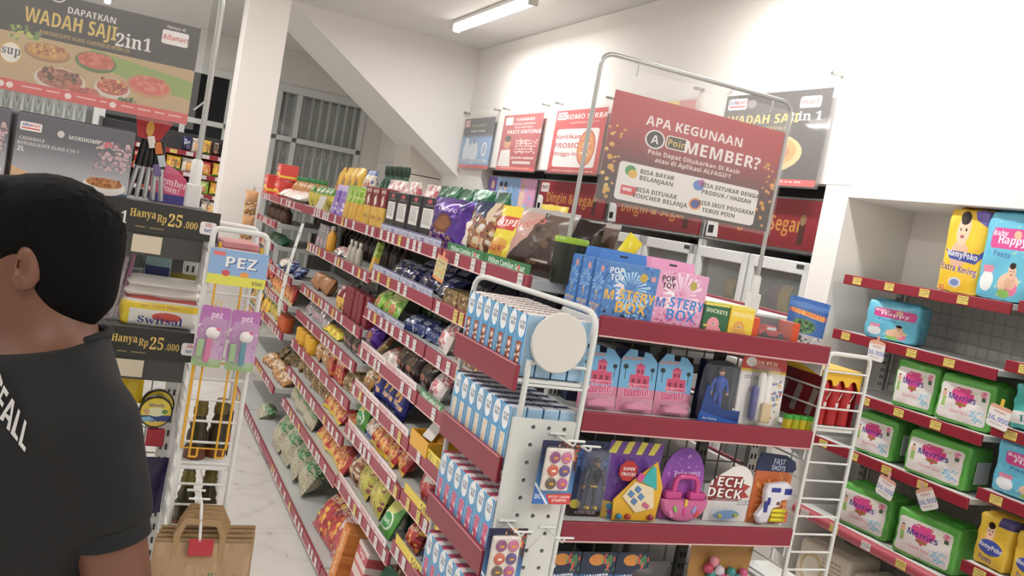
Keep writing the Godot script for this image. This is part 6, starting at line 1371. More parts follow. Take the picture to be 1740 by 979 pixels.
	stamp_pack(Vector3(0.772, 0.902, -1.548), "blue sticker-stamp pack hanging low on the pegboard, cut by the bottom edge")
	# red canisters in a yellow-topped tray inside the wire basket
	var tray := thing("canister_tray", "dark red carton tray with a yellow scalloped rim in the wire basket", "box", Vector3(1.793, 1.229, -1.915))
	part(tray, "side_panel", bevel(0.004, 0.13, 0.19, 0.001), mat("7d1f24", 0.4), Vector3(-0.062, 0, 0))
	part(tray, "side_panel", bevel(0.004, 0.13, 0.19, 0.001), mat("7d1f24", 0.4), Vector3(0.062, 0, 0))
	for k in 3: part(tray, "silver_print", bevel(0.001, 0.075, 0.02, 0.0004), mat("b9a9a6", 0.3, 0.4), Vector3(-0.0645, 0.02, 0.06 - 0.06 * k), Vector3(0.25, 0, 0))
	var sc := PackedVector2Array([Vector2(-0.066, 0.14), Vector2(-0.066, 0.09)])
	for k in 3: sc.append_array(PackedVector2Array([Vector2(-0.06 + 0.042 * k, 0.105), Vector2(-0.053 + 0.042 * k, 0.118), Vector2(-0.044 + 0.042 * k, 0.122), Vector2(-0.035 + 0.042 * k, 0.118), Vector2(-0.028 + 0.042 * k, 0.105)]))
	sc.append_array(PackedVector2Array([Vector2(0.066, 0.09), Vector2(0.066, 0.14)]))
	part(tray, "yellow_rim", prism(sc, 0.003), mat("e8b832", 0.4), Vector3(0, 0.004, 0.096))
	part(tray, "yellow_rim", bevel(0.006, 0.022, 0.19, 0.001), mat("e8b832", 0.4), Vector3(-0.064, 0.13, 0))
	part(tray, "yellow_top", bevel(0.128, 0.003, 0.19, 0.001), mat("e8b832", 0.4), Vector3(0, 0.15, 0))
	var cn: Node3D = null
	for k in 3:
		for r in 3:
			var at := Vector3(1.752 + 0.041 * k, 1.231, -1.842 - 0.06 * r)
			if cn == null:
				cn = thing("snack_canister", "shiny red canister with silver marks in the yellow-rimmed tray", "canister", at, 0.0, "red canisters in the yellow-rimmed tray")
				part(cn, "can_body", lathe([[0.018, 0.0], [0.019, 0.003], [0.019, 0.1], [0.015, 0.118], [0.008, 0.124]], 18), mat("b3262b", 0.22))
				part(cn, "silver_mark", bevel(0.01, 0.012, 0.001, 0.0004), mat("d8cfcc", 0.3), Vector3(0.002, 0.05, 0.019))
				part(cn, "silver_mark", bevel(0.004, 0.024, 0.001, 0.0004), mat("c9b0ae", 0.3), Vector3(0.004, 0.068, 0.019), Vector3(0, 0, -0.4))
			else: copy(cn, at)

func letters(s: String, h: float, face := 0) -> ArrayMesh:   # raised lettering, centred
	var o := outline(s, face)
	var pos := PackedVector3Array(); var nor := PackedVector3Array(); var idx := PackedInt32Array()
	for i in o.size():
		pos.append(o[i] * (h / 46.0)); nor.append(Vector3.BACK); idx.append(i)
	return arrays_mesh(pos, nor, PackedVector2Array(), idx)

# ---------------------------------------------------------------- nappies in the niche
func nappy(print_name: String, w: float, h: float, d: float, label: String, at: Vector3, turn := SIDE, top := "4fae3a", s := 0.0, side := "") -> void:
	var n := thing("nappy_pack", label, "nappy pack", at, turn)
	part(n, "pack_body", soft(w, h, d, 0.012, 0.006, 8, 0.009, s), ink(print_name, 0.28))
	part(n, "top_fold", soft(w * 0.84, 0.012, d * 0.5, 0.004, 0.004, 4, 0.004, s), mat(top, 0.3), Vector3(0, h - 0.004, 0))
	if side: part(n, "label_panel", sheet(d * 0.55, h * 0.5, 0.002), mat(side, 0.4), Vector3(w / 2 + 0.012, h * 0.2, 0), Vector3(0, PI / 2, 0))

func niche_goods() -> void:
	var X := 2.99
	nappy("nappy_yellow", 0.165, 0.315, 0.14, "tall yellow nappy pack with a baby on the top niche shelf", Vector3(X - 0.02, 1.642, -2.49), SIDE + 0.1, "e8b820", 1.0)
	nappy("nappy_blue", 0.2, 0.315, 0.14, "tall light blue nappy pack beside the tall yellow one", Vector3(X - 0.02, 1.642, -2.30), SIDE + 0.08, "5cbede", 2.0)
	nappy("nappy_blue", 0.21, 0.315, 0.14, "tall light blue nappy pack at the right edge of the photo, top niche shelf", Vector3(X - 0.02, 1.657, -2.07), SIDE + 0.05, "5cbede", 2.6)
	nappy("nappy_blue", 0.21, 0.155, 0.15, "light blue nappy pack alone on the second niche shelf with its top gaping", Vector3(X, 1.404, -2.80), SIDE + 0.45, "4aa8cc", 3.0)
	nappy("nappy_green", 0.185, 0.185, 0.15, "green and white nappy pack on the third niche shelf, left one", Vector3(X - 0.01, 1.166, -2.585), SIDE + 0.15, "46a432", 4.0, "c9cdd2")
	nappy("nappy_green", 0.215, 0.175, 0.15, "green and white nappy pack on the third niche shelf, right one", Vector3(X - 0.01, 1.166, -2.355), SIDE + 0.15, "46a432", 5.0)
	nappy("nappy_green", 0.19, 0.165, 0.15, "green and white nappy pack on the fourth niche shelf, partly behind the wire basket", Vector3(X - 0.01, 0.934, -2.73), SIDE + 0.15, "46a432", 6.0, "c9cdd2")
	nappy("nappy_green", 0.26, 0.165, 0.15, "wide green and white nappy pack on the fourth niche shelf with a price card below", Vector3(X - 0.01, 0.934, -2.42), SIDE + 0.12, "46a432", 7.0, "c9cdd2")
	nappy("nappy_green", 0.245, 0.175, 0.15, "green and white nappy pack on the round pink rail shelf, left one", Vector3(X - 0.01, 0.624, -2.70), SIDE + 0.12, "46a432", 8.0)
	nappy("nappy_green", 0.26, 0.175, 0.15, "green and white nappy pack on the round pink rail shelf, right one", Vector3(X - 0.01, 0.624, -2.39), SIDE + 0.12, "46a432", 9.0)
	nappy("nappy_cream", 0.27, 0.36, 0.2, "cream and gold nappy pack with a child's portrait on the lowest niche shelf, left", Vector3(X + 0.02, 0.122, -2.86), SIDE + 0.1, "d8cfba", 10.0)
	nappy("nappy_cream", 0.29, 0.34, 0.2, "cream and gold nappy pack on the lowest niche shelf, right of the first", Vector3(X + 0.02, 0.122, -2.53), SIDE + 0.1, "d8cfba", 11.0)
	nappy("nappy_teal", 0.2, 0.155, 0.14, "teal nappy pack with a face in the second niche bay", Vector3(X - 0.01, 1.217, -2.06), SIDE, "2f948c", 12.0)
	nappy("nappy_blue", 0.26, 0.185, 0.15, "light blue nappy pack on the second niche bay's fourth shelf", Vector3(X - 0.01, 0.987, -2.04), SIDE, "5cbede", 13.0)
	nappy("nappy_gold", 0.13, 0.18, 0.12, "small yellow nappy pack with a baby, left of two in the second niche bay", Vector3(X - 0.02, 0.722, -2.12), SIDE, "e2b02a", 14.0)
	nappy("nappy_gold", 0.13, 0.17, 0.12, "small yellow nappy pack with a baby, right of two in the second niche bay", Vector3(X - 0.02, 0.722, -1.97), SIDE, "e2b02a", 15.0)
	for q in [[2.862, 1.315, -2.755, "white price card hanging from the second niche rail", 0.0], [2.858, 0.81, -2.57, "white price card hanging from the fourth niche rail, left one", -0.15], [2.85, 0.842, -2.34, "white price card hanging askew from the fourth niche rail, right one", 0.5], [2.855, 1.205, -2.16, "yellow-topped price card stack at the join of the niche bays", -0.1]]:
		var w := thing("price_card", q[3], "price card", Vector3(q[0], q[1], q[2]), SIDE, "", 0.2 if q[4] > 0.3 else 0.05, q[4])
		part(w, "card", prism(rrect(0.085, 0.08, 0.012), 0.0015), ink("wobbler_white", 0.35))
		part(w, "tab", bevel(0.014, 0.03, 0.001, 0.0004), mat("e2c04a" if q[2] > -2.2 else "d9a9a0", 0.4), Vector3(0, 0.075, 0))

# ---------------------------------------------------------------- goods on the left display
func left_goods() -> void:
	var T := 1.522
	var names := ["grey casserole carton with dish picture, right one, under the food sign", "grey casserole carton cut by the left edge of the photo"]
	for k in 2:
		var b := thing("casserole_carton", names[k], "box", Vector3(-0.086 - 0.215 * k, T, -2.02))
		part(b, "carton", bevel(0.205, 0.133, 0.13, 0.003), ink("casserole_box", 0.4))
		part(b, "lid_line", bevel(0.2, 0.0015, 0.127, 0.0005), mat("5c5c63", 0.4), Vector3(0, 0.133, 0))
	# bundle of kitchen tools
	var u := thing("utensil_pack", "red-headed pack of black and steel kitchen tools beside the grey carton", "utensils", Vector3(0.055, T, -2.05))
	part(u, "header_card", prism(PackedVector2Array([Vector2(-0.03, 0), Vector2(0.012, 0), Vector2(0.03, 0.045), Vector2(-0.045, 0.05)]), 0.003), mat("b02a30", 0.35), Vector3(-0.004, 0.125, 0.004), Vector3(0, 0, -0.1))
	part(u, "gold_mark", prism(ring_poly(12, 0.008, 0.016), 0.002), mat("d8a850", 0.35), Vector3(-0.012, 0.148, 0.008))
	for k in 5:
		var x := -0.036 + 0.016 * k
		var tool_part := part(u, "tool", rod(Vector3(x, 0.004, 0), Vector3(x * 0.7, 0.075, 0), 0.005, 8), mat("c9cccb", 0.25, 0.6))
		part(tool_part, "grip", rod(Vector3(x * 0.7, 0.07, 0), Vector3(x * 0.5, 0.125, 0), 0.0075, 8), mat("1c1c1c", 0.4))
	for q in [[0.012, 0.1, "d87a3a"], [0.022, 0.075, "c9d2d4"], [0.016, 0.055, "7a6a9a"], [-0.002, 0.11, "e8e4dc"]]:
		part(u, "tool_label", bevel(0.014, 0.024, 0.003, 0.001), mat(q[2], 0.4), Vector3(q[0], q[1], 0.01), Vector3(0, 0, 0.3))
	var a := thing("arch_card", "pink rounded membership card stand at the right end of the promo rack's top", "sign", Vector3(0.1, T, -2.1), 0.05)
	var ap := PackedVector2Array([Vector2(-0.04, 0.0), Vector2(0.038, 0.0), Vector2(0.04, 0.03), Vector2(0.03, 0.056), Vector2(0.008, 0.073), Vector2(-0.02, 0.085), Vector2(-0.04, 0.084)])
	part(a, "card", prism(ap, 0.004), ink("arch_card", 0.35))
	part(a, "foot", bevel(0.06, 0.004, 0.03, 0.001), mat("3d3a86"))
	# second shelf of the promo rack
	var S := 1.272
	var pc := thing("pencil_tub", "clear tub of purple-pink pencils behind the man's head", "tub", Vector3(0.012, S, -2.03))
	part(pc, "tub_wall", bevel(0.06, 0.07, 0.05, 0.004), glass("f0eef2", 0.2))
	for k in 5: part(pc, "pencil", rod(Vector3(-0.022 + 0.011 * k, 0.004, 0.004 * (k % 2)), Vector3(-0.012 + 0.012 * k, 0.13 + 0.012 * (k % 3), -0.004), 0.004, 7), mat(["a8668e", "c9bcc4", "9a5a86", "d2c6cc", "b07a9a"][k], 0.35))
	var bb := thing("blue_box", "dark blue box with a teal band on the promo rack's second shelf", "box", Vector3(0.1, S, -2.13))
	part(bb, "carton", bevel(0.05, 0.16, 0.04, 0.002), mat("232c6c", 0.4))
	part(bb, "teal_band", bevel(0.0505, 0.03, 0.0405, 0.001), mat("8fb0b4", 0.4), Vector3(0, 0.11, 0))
	part(bb, "red_spot", bevel(0.006, 0.006, 0.001, 0.0004), mat("c84a5a"), Vector3(-0.016, 0.06, 0.02))
	solo("olive_bag", pouch(0.06, 0.1, 0.03, "pillow", 3.0), mat("8a8430", 0.4), "olive yellow bag behind the slotted post", "bag", Vector3(0.158, S, -2.12))
	row_left("sachet_bundle", pouch(0.05, 0.11, 0.03, "pillow", 5.0), mat("9aa09c", 0.3, 0.3), "silver-grey sachet bundle hanging behind the pencils", Vector3(0.05, 1.37, -2.16))
	for k in 3:
		var wz := solo("wipes_pack", soft(0.145, 0.026 if k else 0.058, 0.09, 0.01, 0.004, 4, 0.006, float(k)), ink("wipes_pack", 0.3) if k == 0 else mat("eee8e2", 0.3), ["white and yellow wet-wipe pack at the bottom of the stack on the promo rack", "pale wet-wipe pack lying on the yellow-striped one", "topmost pale wet-wipe pack of the stack on the promo rack"][k], "packet", Vector3(0.11 + 0.003 * k, S + [0.0, 0.057, 0.074][k], -2.02 - 0.012 * k), Vector3(0.0, -0.04 * k, 0))
		if k: wz.scale = Vector3(0.98, 0.75, 1)
	# hanging goods below
	for k in 2:
		var tb := thing("round_tub", ["yellow round tub with black rim hanging in front on the promo rack", "second black-rimmed round tub right behind the front one"][k], "tub", Vector3(0.133 + 0.004 * k, 1.089 + 0.006 * k, -2.0 - 0.035 * k), 0.05)
		part(tb, "tub_body", lathe([[0.03, -0.012], [0.034, -0.01], [0.034, 0.0]], 26), mat("201d22", 0.35), Vector3.ZERO, Vector3(PI / 2, 0, 0))
		var disc := ring_poly(30, 0.0305, 0.0305)
		part(tb, "lid", prism(disc, 0.006, 0.0012), ink("tub_lid", 0.3), Vector3(0, 0, 0.002))
	solo("price_plate", bevel(0.036, 0.036, 0.02, 0.002), mat("a82c3a", 0.4), "plain red plate under the yellow round tub", "plate", Vector3(0.139, 1.017, -2.0))
	solo("yellow_pouch", pouch(0.07, 0.09, 0.03, "pillow", 2.0), mat("e2c02a", 0.3), "yellow pouch hanging left of the round tub, behind the man's shoulder", "bag", Vector3(0.07, 1.10, -2.02))
	solo("black_pouch", pouch(0.08, 0.09, 0.03, "pillow", 4.0), mat("1c1a26", 0.3), "black pouch hanging above the yellow pouch", "bag", Vector3(0.055, 1.165, -2.05))
	solo("navy_pouch", pouch(0.08, 0.12, 0.03, "stand", 5.0), mat("2a2148", 0.25), "dark purple pouch hanging low on the promo rack beside the man's arm", "bag", Vector3(0.135, 0.865, -2.02))
	for k in 4:
		solo("hanging_packet", pouch(0.075, 0.08, 0.03, "pillow", float(k)), ink(["snack_red", "pack_orange", "snack_white", "noodle_yellow"][k], 0.3), ["red", "orange", "white and red", "yellow"][k] + " snack packet hanging on the promo rack left of the man's neck", "packet", Vector3(-0.1 - 0.085 * k, 1.09, -2.02))
	# sweet rack goods
	for k in 2:
		var c := thing("sweet_blister", ["lilac sweet-dispenser blister with a pink stick, left of two", "lilac sweet-dispenser blister with a teal stick, right of two"][k], "toy", Vector3(0.2 + 0.064 * k, 1.228 - 0.002 * k, -1.845), 0.0, "", 0.04, -0.05 + 0.06 * k)
		part(c, "card", prism(rrect(0.056, 0.122, 0.006), 0.0015), ink("sweet_card", 0.35))
		part(c, "stick", bevel(0.011, 0.05, 0.009, 0.003), mat(["d86a9c", "3f8a9c"][k], 0.35), Vector3(-0.003 + 0.004 * k, 0.012, 0.01))
		part(c, "dispenser_head", soft(0.024, 0.022, 0.016, 0.0075, 0.001, 3), mat("efeae8", 0.35), Vector3(0.0 + 0.004 * k, 0.06, 0.011))
		part(c, "bow", bevel(0.008, 0.006, 0.006, 0.002), mat("d8507a", 0.35), Vector3(0.008 + 0.004 * k, 0.077, 0.014))
		part(c, "sweets", bevel(0.012, 0.035, 0.008, 0.002), mat("9ac08a", 0.4), Vector3(-0.018, 0.02, 0.008))
		part(c, "clear_cover", blister(0.05, 0.095, 0.024), glass("f4f0f6", 0.1), Vector3(0, 0.008, 0.013))
		part(c, "hang_loop", tube(PackedVector3Array([Vector3(-0.006, 0.118, 0), Vector3(-0.004, 0.132, 0), Vector3(0.004, 0.132, 0), Vector3(0.006, 0.118, 0)]), 0.001, 5), mat("e0b02c"))
	for k in 3: solo("pink_carton", bevel(0.072, 0.012, 0.1, 0.002), mat("c9868a", 0.4), ["lowest", "middle", "topmost"][k] + " pink flat carton of the stack on top of the sweet rack", "box", Vector3(0.237, 1.4375 + 0.0125 * k, -1.95), Vector3(0, 0.05 * k, 0))
	var olive := mat("3a3524", 0.18)
	var spots := [[0.215, 1.011, -1.93, "upper wire shelf, left one"], [0.257, 1.011, -1.95, "upper wire shelf, right one"], [0.208, 0.871, -1.9, "lower wire shelf, left one"], [0.252, 0.871, -1.91, "lower wire shelf, right one"]]
	for q in spots:
		var s := thing("squat_bottle", "dark olive ridged bottle on the sweet rack's %s" % q[3], "bottle", Vector3(q[0], q[1], q[2]))
		part(s, "bottle_body", lathe([[0.018, 0.0], [0.021, 0.004], [0.0215, 0.03], [0.019, 0.038], [0.021, 0.046], [0.02, 0.062], [0.016, 0.07], [0.018, 0.078], [0.013, 0.09], [0.011, 0.1]], 18), olive)
		part(s, "cap", lathe([[0.0135, 0.098], [0.0145, 0.1], [0.0145, 0.112], [0.012, 0.118], [0.0135, 0.122], [0.011, 0.13]], 16), mat("6d6234", 0.3, 0.3))
		part(s, "label", lathe([[0.0222, 0.008], [0.0222, 0.03]], 18, false), mat("6a3a20", 0.35))
	var bx := thing("black_carton", "black carton with a red corner on the sweet rack's right side", "box", Vector3(0.272, 1.011, -2.0))
	part(bx, "carton", bevel(0.03, 0.1, 0.06, 0.002), mat("201e1f", 0.4))
	part(bx, "red_corner", bevel(0.0305, 0.03, 0.02, 0.001), mat("b0303a", 0.4), Vector3(0, 0.02, 0.021))
	# kraft carrier bags on a hook
	var kraft := mat("a98a64", 0.75)
	for k in 4:
		var pb := thing("paper_carrier", ["front", "second", "third", "hindmost"][k] + " brown kraft paper carrier bag hanging on the sweet rack's hook", "bag", Vector3(0.245 + 0.004 * k, 0.64 + 0.003 * k, -1.802 - 0.016 * k), 0.02 * k)
		part(pb, "bag_body", soft(0.185, 0.25, 0.012, 0.004, 0.003, 5, 0.004, float(k)), ink("paper_bag", 0.75) if k == 0 else kraft)
		part(pb, "top_edge", bevel(0.184, 0.004, 0.013, 0.001), mat("8f7350", 0.75), Vector3(0, 0.249, 0))
		for s: float in [-1.0, 1.0]:
			var hp := part(pb, "handle", prism_path([Vector2(-0.045, 0.2), Vector2(-0.043, 0.265), Vector2(-0.03, 0.292), Vector2(0.03, 0.288), Vector2(0.043, 0.262), Vector2(0.045, 0.2)], 0.012, 0.0025), kraft, Vector3(-0.01, 0.0, 0.0068 * s))
			hp.rotation = Vector3(0.0, 0, 0.0)
	var tg := thing("hook_tag", "plain red plate at the end of the white hook holding the paper bags", "tag", Vector3(0.238, 0.866, -1.785))
	part(tg, "plate", bevel(0.046, 0.034, 0.004, 0.001), mat("b8323e", 0.4))
	part(tg, "hook_arm", tube(bent([Vector3(-0.004, 0.03, 0.0), Vector3(-0.008, 0.095, -0.02), Vector3(-0.008, 0.1, -0.08)], 0.02), 0.003), mat("dfe0dd", 0.4))

func row_left(called: String, m: Mesh, material: Material, label: String, at: Vector3) -> void:
	solo(called, m, material, label, "packet", at)

func prism_path(line: Array, w: float, d: float) -> ArrayMesh:   # flat paper strap along a line in x, y
	var a := PackedVector2Array(); var b := PackedVector2Array()
	for i in line.size():
		var dir: Vector2 = ((line[mini(i + 1, line.size() - 1)] as Vector2) - (line[maxi(i - 1, 0)] as Vector2)).normalized()
		var n := Vector2(-dir.y, dir.x) * w * 0.5
		a.append((line[i] as Vector2) + n); b.append((line[i] as Vector2) - n)
	b.reverse()
	a.append_array(b)
	return prism(a, d)

# ---------------------------------------------------------------- the man
func shape(prims: Array, cell: float, keep := []) -> ArrayMesh:   # smooth union of tapered capsules and ellipsoids, meshed as surface nets
	var lo := Vector3(1e9, 1e9, 1e9); var hi := -lo
	for p in prims:
		if p[0] == "c":
			var r := Vector3.ONE * maxf(p[3], p[4])
			lo = lo.min(p[1] - r).min(p[2] - r); hi = hi.max(p[1] + r).max(p[2] + r)
		else:
			var r := Vector3.ONE * maxf(p[2].x, maxf(p[2].y, p[2].z))
			lo = lo.min(p[1] - r); hi = hi.max(p[1] + r)
	lo -= Vector3.ONE * cell * 3.0; hi += Vector3.ONE * cell * 3.0
	var n := Vector3i(((hi - lo) / cell).ceil()) + Vector3i.ONE
	var f := PackedFloat32Array()
	f.resize(n.x * n.y * n.z)
	f.fill(1.0)
	for p in prims:
		var k: float = p[5] if p[0] == "c" else p[4]
		var sub: bool = p[0] == "e" and p.size() > 5
		var plo: Vector3; var phi: Vector3
		var grow := Vector3.ONE * (k + cell * 2.5)
		if p[0] == "c":
			var r := Vector3.ONE * maxf(p[3], p[4])
			plo = (p[1] as Vector3).min(p[2]) - r - grow; phi = (p[1] as Vector3).max(p[2]) + r + grow
		else:
			var r := Vector3.ONE * maxf(p[2].x, maxf(p[2].y, p[2].z))
			plo = p[1] - r - grow; phi = p[1] + r + grow
		var i0 := Vector3i(((plo - lo) / cell).floor()).clamp(Vector3i.ZERO, n - Vector3i.ONE)
		var i1 := Vector3i(((phi - lo) / cell).ceil()).clamp(Vector3i.ZERO, n - Vector3i.ONE)
		var a: Vector3 = p[1]
		var cap: bool = p[0] == "c"
		var ab := Vector3.ZERO; var inv := 0.0; var ra := 0.0; var rb := 0.0; var rad := Vector3.ONE; var bi := Basis()
		if cap:
			ab = p[2] - a; inv = 1.0 / maxf(ab.length_squared(), 1e-9); ra = p[3]; rb = p[4]
		else:
			rad = p[2]; bi = (p[3] as Basis).inverse()
		for z in range(i0.z, i1.z + 1):
			for y in range(i0.y, i1.y + 1):
				var at := (z * n.y + y) * n.x
				for x in range(i0.x, i1.x + 1):
					var q := lo + Vector3(x, y, z) * cell - a
					var d: float
					if cap:
						var t := clampf(q.dot(ab) * inv, 0.0, 1.0)
						d = (q - ab * t).length() - lerpf(ra, rb, t)
					else:
						q = bi * q
						var k0 := (q / rad).length()
						d = k0 * (k0 - 1.0) / maxf((q / (rad * rad)).length(), 1e-6)
					var e := f[at + x]
					if sub:
						f[at + x] = maxf(e, -d)
					else:
						var h := maxf(k - absf(e - d), 0.0) / k
						f[at + x] = minf(e, d) - h * h * k * 0.25
	for c in keep:   # [point, normal]: cut away what lies beyond
		var pt: Vector3 = c[0]; var nn: Vector3 = c[1]
		for z in n.z:
			for y in n.y:
				var at := (z * n.y + y) * n.x
				for x in n.x:
					f[at + x] = maxf(f[at + x], (lo + Vector3(x, y, z) * cell - pt).dot(nn))
	var id := PackedInt32Array()
	id.resize(f.size())
	id.fill(-1)
	var pos := PackedVector3Array(); var nor := PackedVector3Array(); var idx := PackedInt32Array()
	var sx := 1; var sy := n.x; var sz := n.x * n.y
	var corner := [0, sx, sy, sx + sy, sz, sz + sx, sz + sy, sz + sx + sy]
	for z in n.z - 1:
		for y in n.y - 1:
			var row0 := (z * n.y + y) * n.x
			for x in n.x - 1:
				var c := row0 + x
				var s0 := f[c] < 0.0
				if (f[c + sx] < 0.0) == s0 and (f[c + sy] < 0.0) == s0 and (f[c + sz] < 0.0) == s0 and (f[c + sx + sy] < 0.0) == s0 and (f[c + sx + sz] < 0.0) == s0 and (f[c + sy + sz] < 0.0) == s0 and (f[c + sx + sy + sz] < 0.0) == s0: continue
				var sum := Vector3.ZERO
				var m := 0
				for a in 8:
					for b in [1, 2, 4]:
						if a & b: continue
						var fa := f[c + corner[a]]; var fb := f[c + corner[a | b]]
						if (fa < 0.0) == (fb < 0.0): continue
						var t := fa / (fa - fb)
						var pa := Vector3(a & 1, (a >> 1) & 1, (a >> 2) & 1)
						var pb := Vector3((a | b) & 1, ((a | b) >> 1) & 1, ((a | b) >> 2) & 1)
						sum += pa.lerp(pb, t)
						m += 1
				id[c] = pos.size()
				pos.append(lo + (Vector3(x, y, z) + sum / m) * cell)
				nor.append(Vector3(f[c + sx] - f[c] + f[c + sx + sy + sz] - f[c + sy + sz], f[c + sy] - f[c] + f[c + sx + sy + sz] - f[c + sx + sz], f[c + sz] - f[c] + f[c + sx + sy + sz] - f[c + sx + sy]).normalized())
	for z in range(1, n.z - 1):
		for y in range(1, n.y - 1):
			for x in range(1, n.x - 1):
				var c := (z * n.y + y) * n.x + x
				var inside := f[c] < 0.0
				for ax in 3:
					var step: int = [sx, sy, sz][ax]
					if (f[c + step] < 0.0) == inside: continue
					var u: int = [sy, sz, sx][ax]; var v: int = [sz, sx, sy][ax]
					var q0 := id[c]; var q1 := id[c - u]; var q2 := id[c - u - v]; var q3 := id[c - v]
					if q0 < 0 or q1 < 0 or q2 < 0 or q3 < 0: continue
					if inside: idx.append_array(PackedInt32Array([q0, q2, q1, q0, q3, q2]))
					else: idx.append_array(PackedInt32Array([q0, q1, q2, q0, q2, q3]))
	var uv := PackedVector2Array()
	for p in pos: uv.append(Vector2(p.x + p.z, p.y))
	return arrays_mesh(pos, nor, uv, idx)

func person() -> void:
	var origin := Vector3(-0.086, 0, -1.36)
	var man := thing("person", "man with short black hair and a white-lettered black t-shirt, facing left", "person", origin)
	var bf := Vector3(-0.8, 0, 0.6); var bl := Vector3(0.6, 0, 0.8); var up := Vector3.UP
	var skin := mat("6e4735", 0.5)
	var cloth := ink("shirt_knit", 0.85)
	var P := func(l: float, y: float, fwd: float) -> Vector3: return bl * l + up * y + bf * fwd
	# joints, relative to the base between the feet
	var ls := Vector3(0.096, 1.268, 0.13); var rs := Vector3(-0.096, 1.268, -0.13)
	var le := Vector3(0.164, 1.03, 0.14); var re: Vector3 = P.call(-0.2, 1.03, -0.02)
	var lw := Vector3(0.14, 0.81, 0.195); var rw: Vector3 = P.call(-0.2, 0.81, 0.08)
	var neck := Vector3(0.035, 1.33, 0.0)
	var hc := Vector3(-0.004, 1.462, 0.0)
	var body := []
	body.append_array([["c", neck, Vector3(0.012, 1.43, 0.0), 0.054, 0.05, 0.04], ["c", P.call(-0.1, 1.3, 0.0), P.call(0.1, 1.3, 0.0), 0.045, 0.045, 0.06]])
	body.append_array([["e", P.call(0, 1.17, 0.0), Vector3(0.155, 0.17, 0.1), Basis(bl, up, bl.cross(up)), 0.06], ["e", P.call(0, 0.97, 0.0), Vector3(0.135, 0.16, 0.095), Basis(bl, up, bl.cross(up)), 0.06], ["e", P.call(0, 0.83, -0.005), Vector3(0.15, 0.12, 0.105), Basis(bl, up, bl.cross(up)), 0.06]])
	for s in [[ls, le, lw], [rs, re, rw]]:
		body.append(["c", s[0], s[1], 0.05, 0.039, 0.04])
		body.append(["c", s[1], s[2], 0.038, 0.026, 0.02])
	for s: float in [-1.0, 1.0]:
		body.append(["c", P.call(s * 0.085, 0.8, 0), P.call(s * 0.09, 0.44, 0.015), 0.082, 0.052, 0.03])
		body.append(["c", P.call(s * 0.09, 0.44, 0.015), P.call(s * 0.095, 0.08, -0.02), 0.05, 0.034, 0.02])
	# head joined to the neck, profile to the left
	var hf := Vector3(-0.985, -0.02, -0.17).normalized()
	var hl := Vector3.UP.cross(hf).normalized()
	var hb := Basis(hl, hf.cross(hl), hf)
	var H := func(l: float, y: float, fwd: float) -> Vector3: return hc + hb * Vector3(l, y, fwd)
	body.append_array([["e", H.call(0, 0.022, -0.012), Vector3(0.073, 0.078, 0.088), hb, 0.02], ["e", H.call(0, -0.038, 0.026), Vector3(0.056, 0.07, 0.066), hb, 0.03], ["e", H.call(0, -0.088, 0.05), Vector3(0.028, 0.024, 0.03), hb, 0.03], ["c", H.call(0.0, -0.06, -0.02), H.call(0, -0.11, -0.03), 0.05, 0.052, 0.03]])
	body.append_array([["c", H.call(0, 0.004, 0.088), H.call(0, -0.032, 0.106), 0.007, 0.012, 0.012], ["c", H.call(-0.026, 0.014, 0.078), H.call(0.026, 0.014, 0.078), 0.01, 0.01, 0.012], ["c", H.call(-0.017, -0.064, 0.087), H.call(0.017, -0.064, 0.087), 0.007, 0.007, 0.008], ["c", H.call(-0.015, -0.073, 0.084), H.call(0.015, -0.073, 0.084), 0.007, 0.007, 0.008]])
	for s: float in [-1.0, 1.0]:
		body.append(["e", H.call(s * 0.074, -0.012, -0.012), Vector3(0.009, 0.031, 0.018), hb * Basis(Vector3.UP, s * 0.45), 0.008])
		body.append(["e", H.call(s * 0.084, -0.008, -0.006), Vector3(0.006, 0.016, 0.009), hb, 0.006, true])
		body.append(["e", H.call(s * 0.03, -0.002, 0.092), Vector3(0.014, 0.009, 0.012), hb, 0.006, true])
	# hands: palm, four fingers of different lengths, thumb from the side
	for s in [[lw, le, 1.0], [rw, re, -1.0]]:
		var down: Vector3 = ((s[0] as Vector3) - (s[1] as Vector3)).normalized()
		var fw: Vector3 = (bf - down * bf.dot(down)).normalized()
		var inw: Vector3 = bl * -float(s[2])
		inw = (inw - down * inw.dot(down) - fw * inw.dot(fw)).normalized()
		var w0: Vector3 = s[0]
		for k in 4:
			var across := 0.026 - 0.0165 * k
			var root := w0 + down * (0.082 - 0.004 * absf(k - 1.0)) + fw * across
			body.append(["c", w0 + down * 0.012 + fw * across * 0.7, root, 0.013, 0.0105, 0.012])
			var l: float = [0.036, 0.041, 0.038, 0.03][k]
			var mid := root + down * l + inw * 0.008
			var tip := mid + down * l * 0.7 + inw * 0.016
			body.append(["c", root, mid, 0.009, 0.0084, 0.004])
			body.append(["c", mid, tip, 0.0084, 0.0068, 0.003])
		var tb := w0 + down * 0.026 + fw * 0.026
		body.append(["c", tb, tb + down * 0.032 + fw * 0.022 + inw * 0.008, 0.0125, 0.0098, 0.01])
		body.append(["c", tb + down * 0.032 + fw * 0.022 + inw * 0.008, tb + down * 0.062 + fw * 0.024 + inw * 0.02, 0.0096, 0.0078, 0.004])
	part(man, "body", shape(body, 0.006), skin)
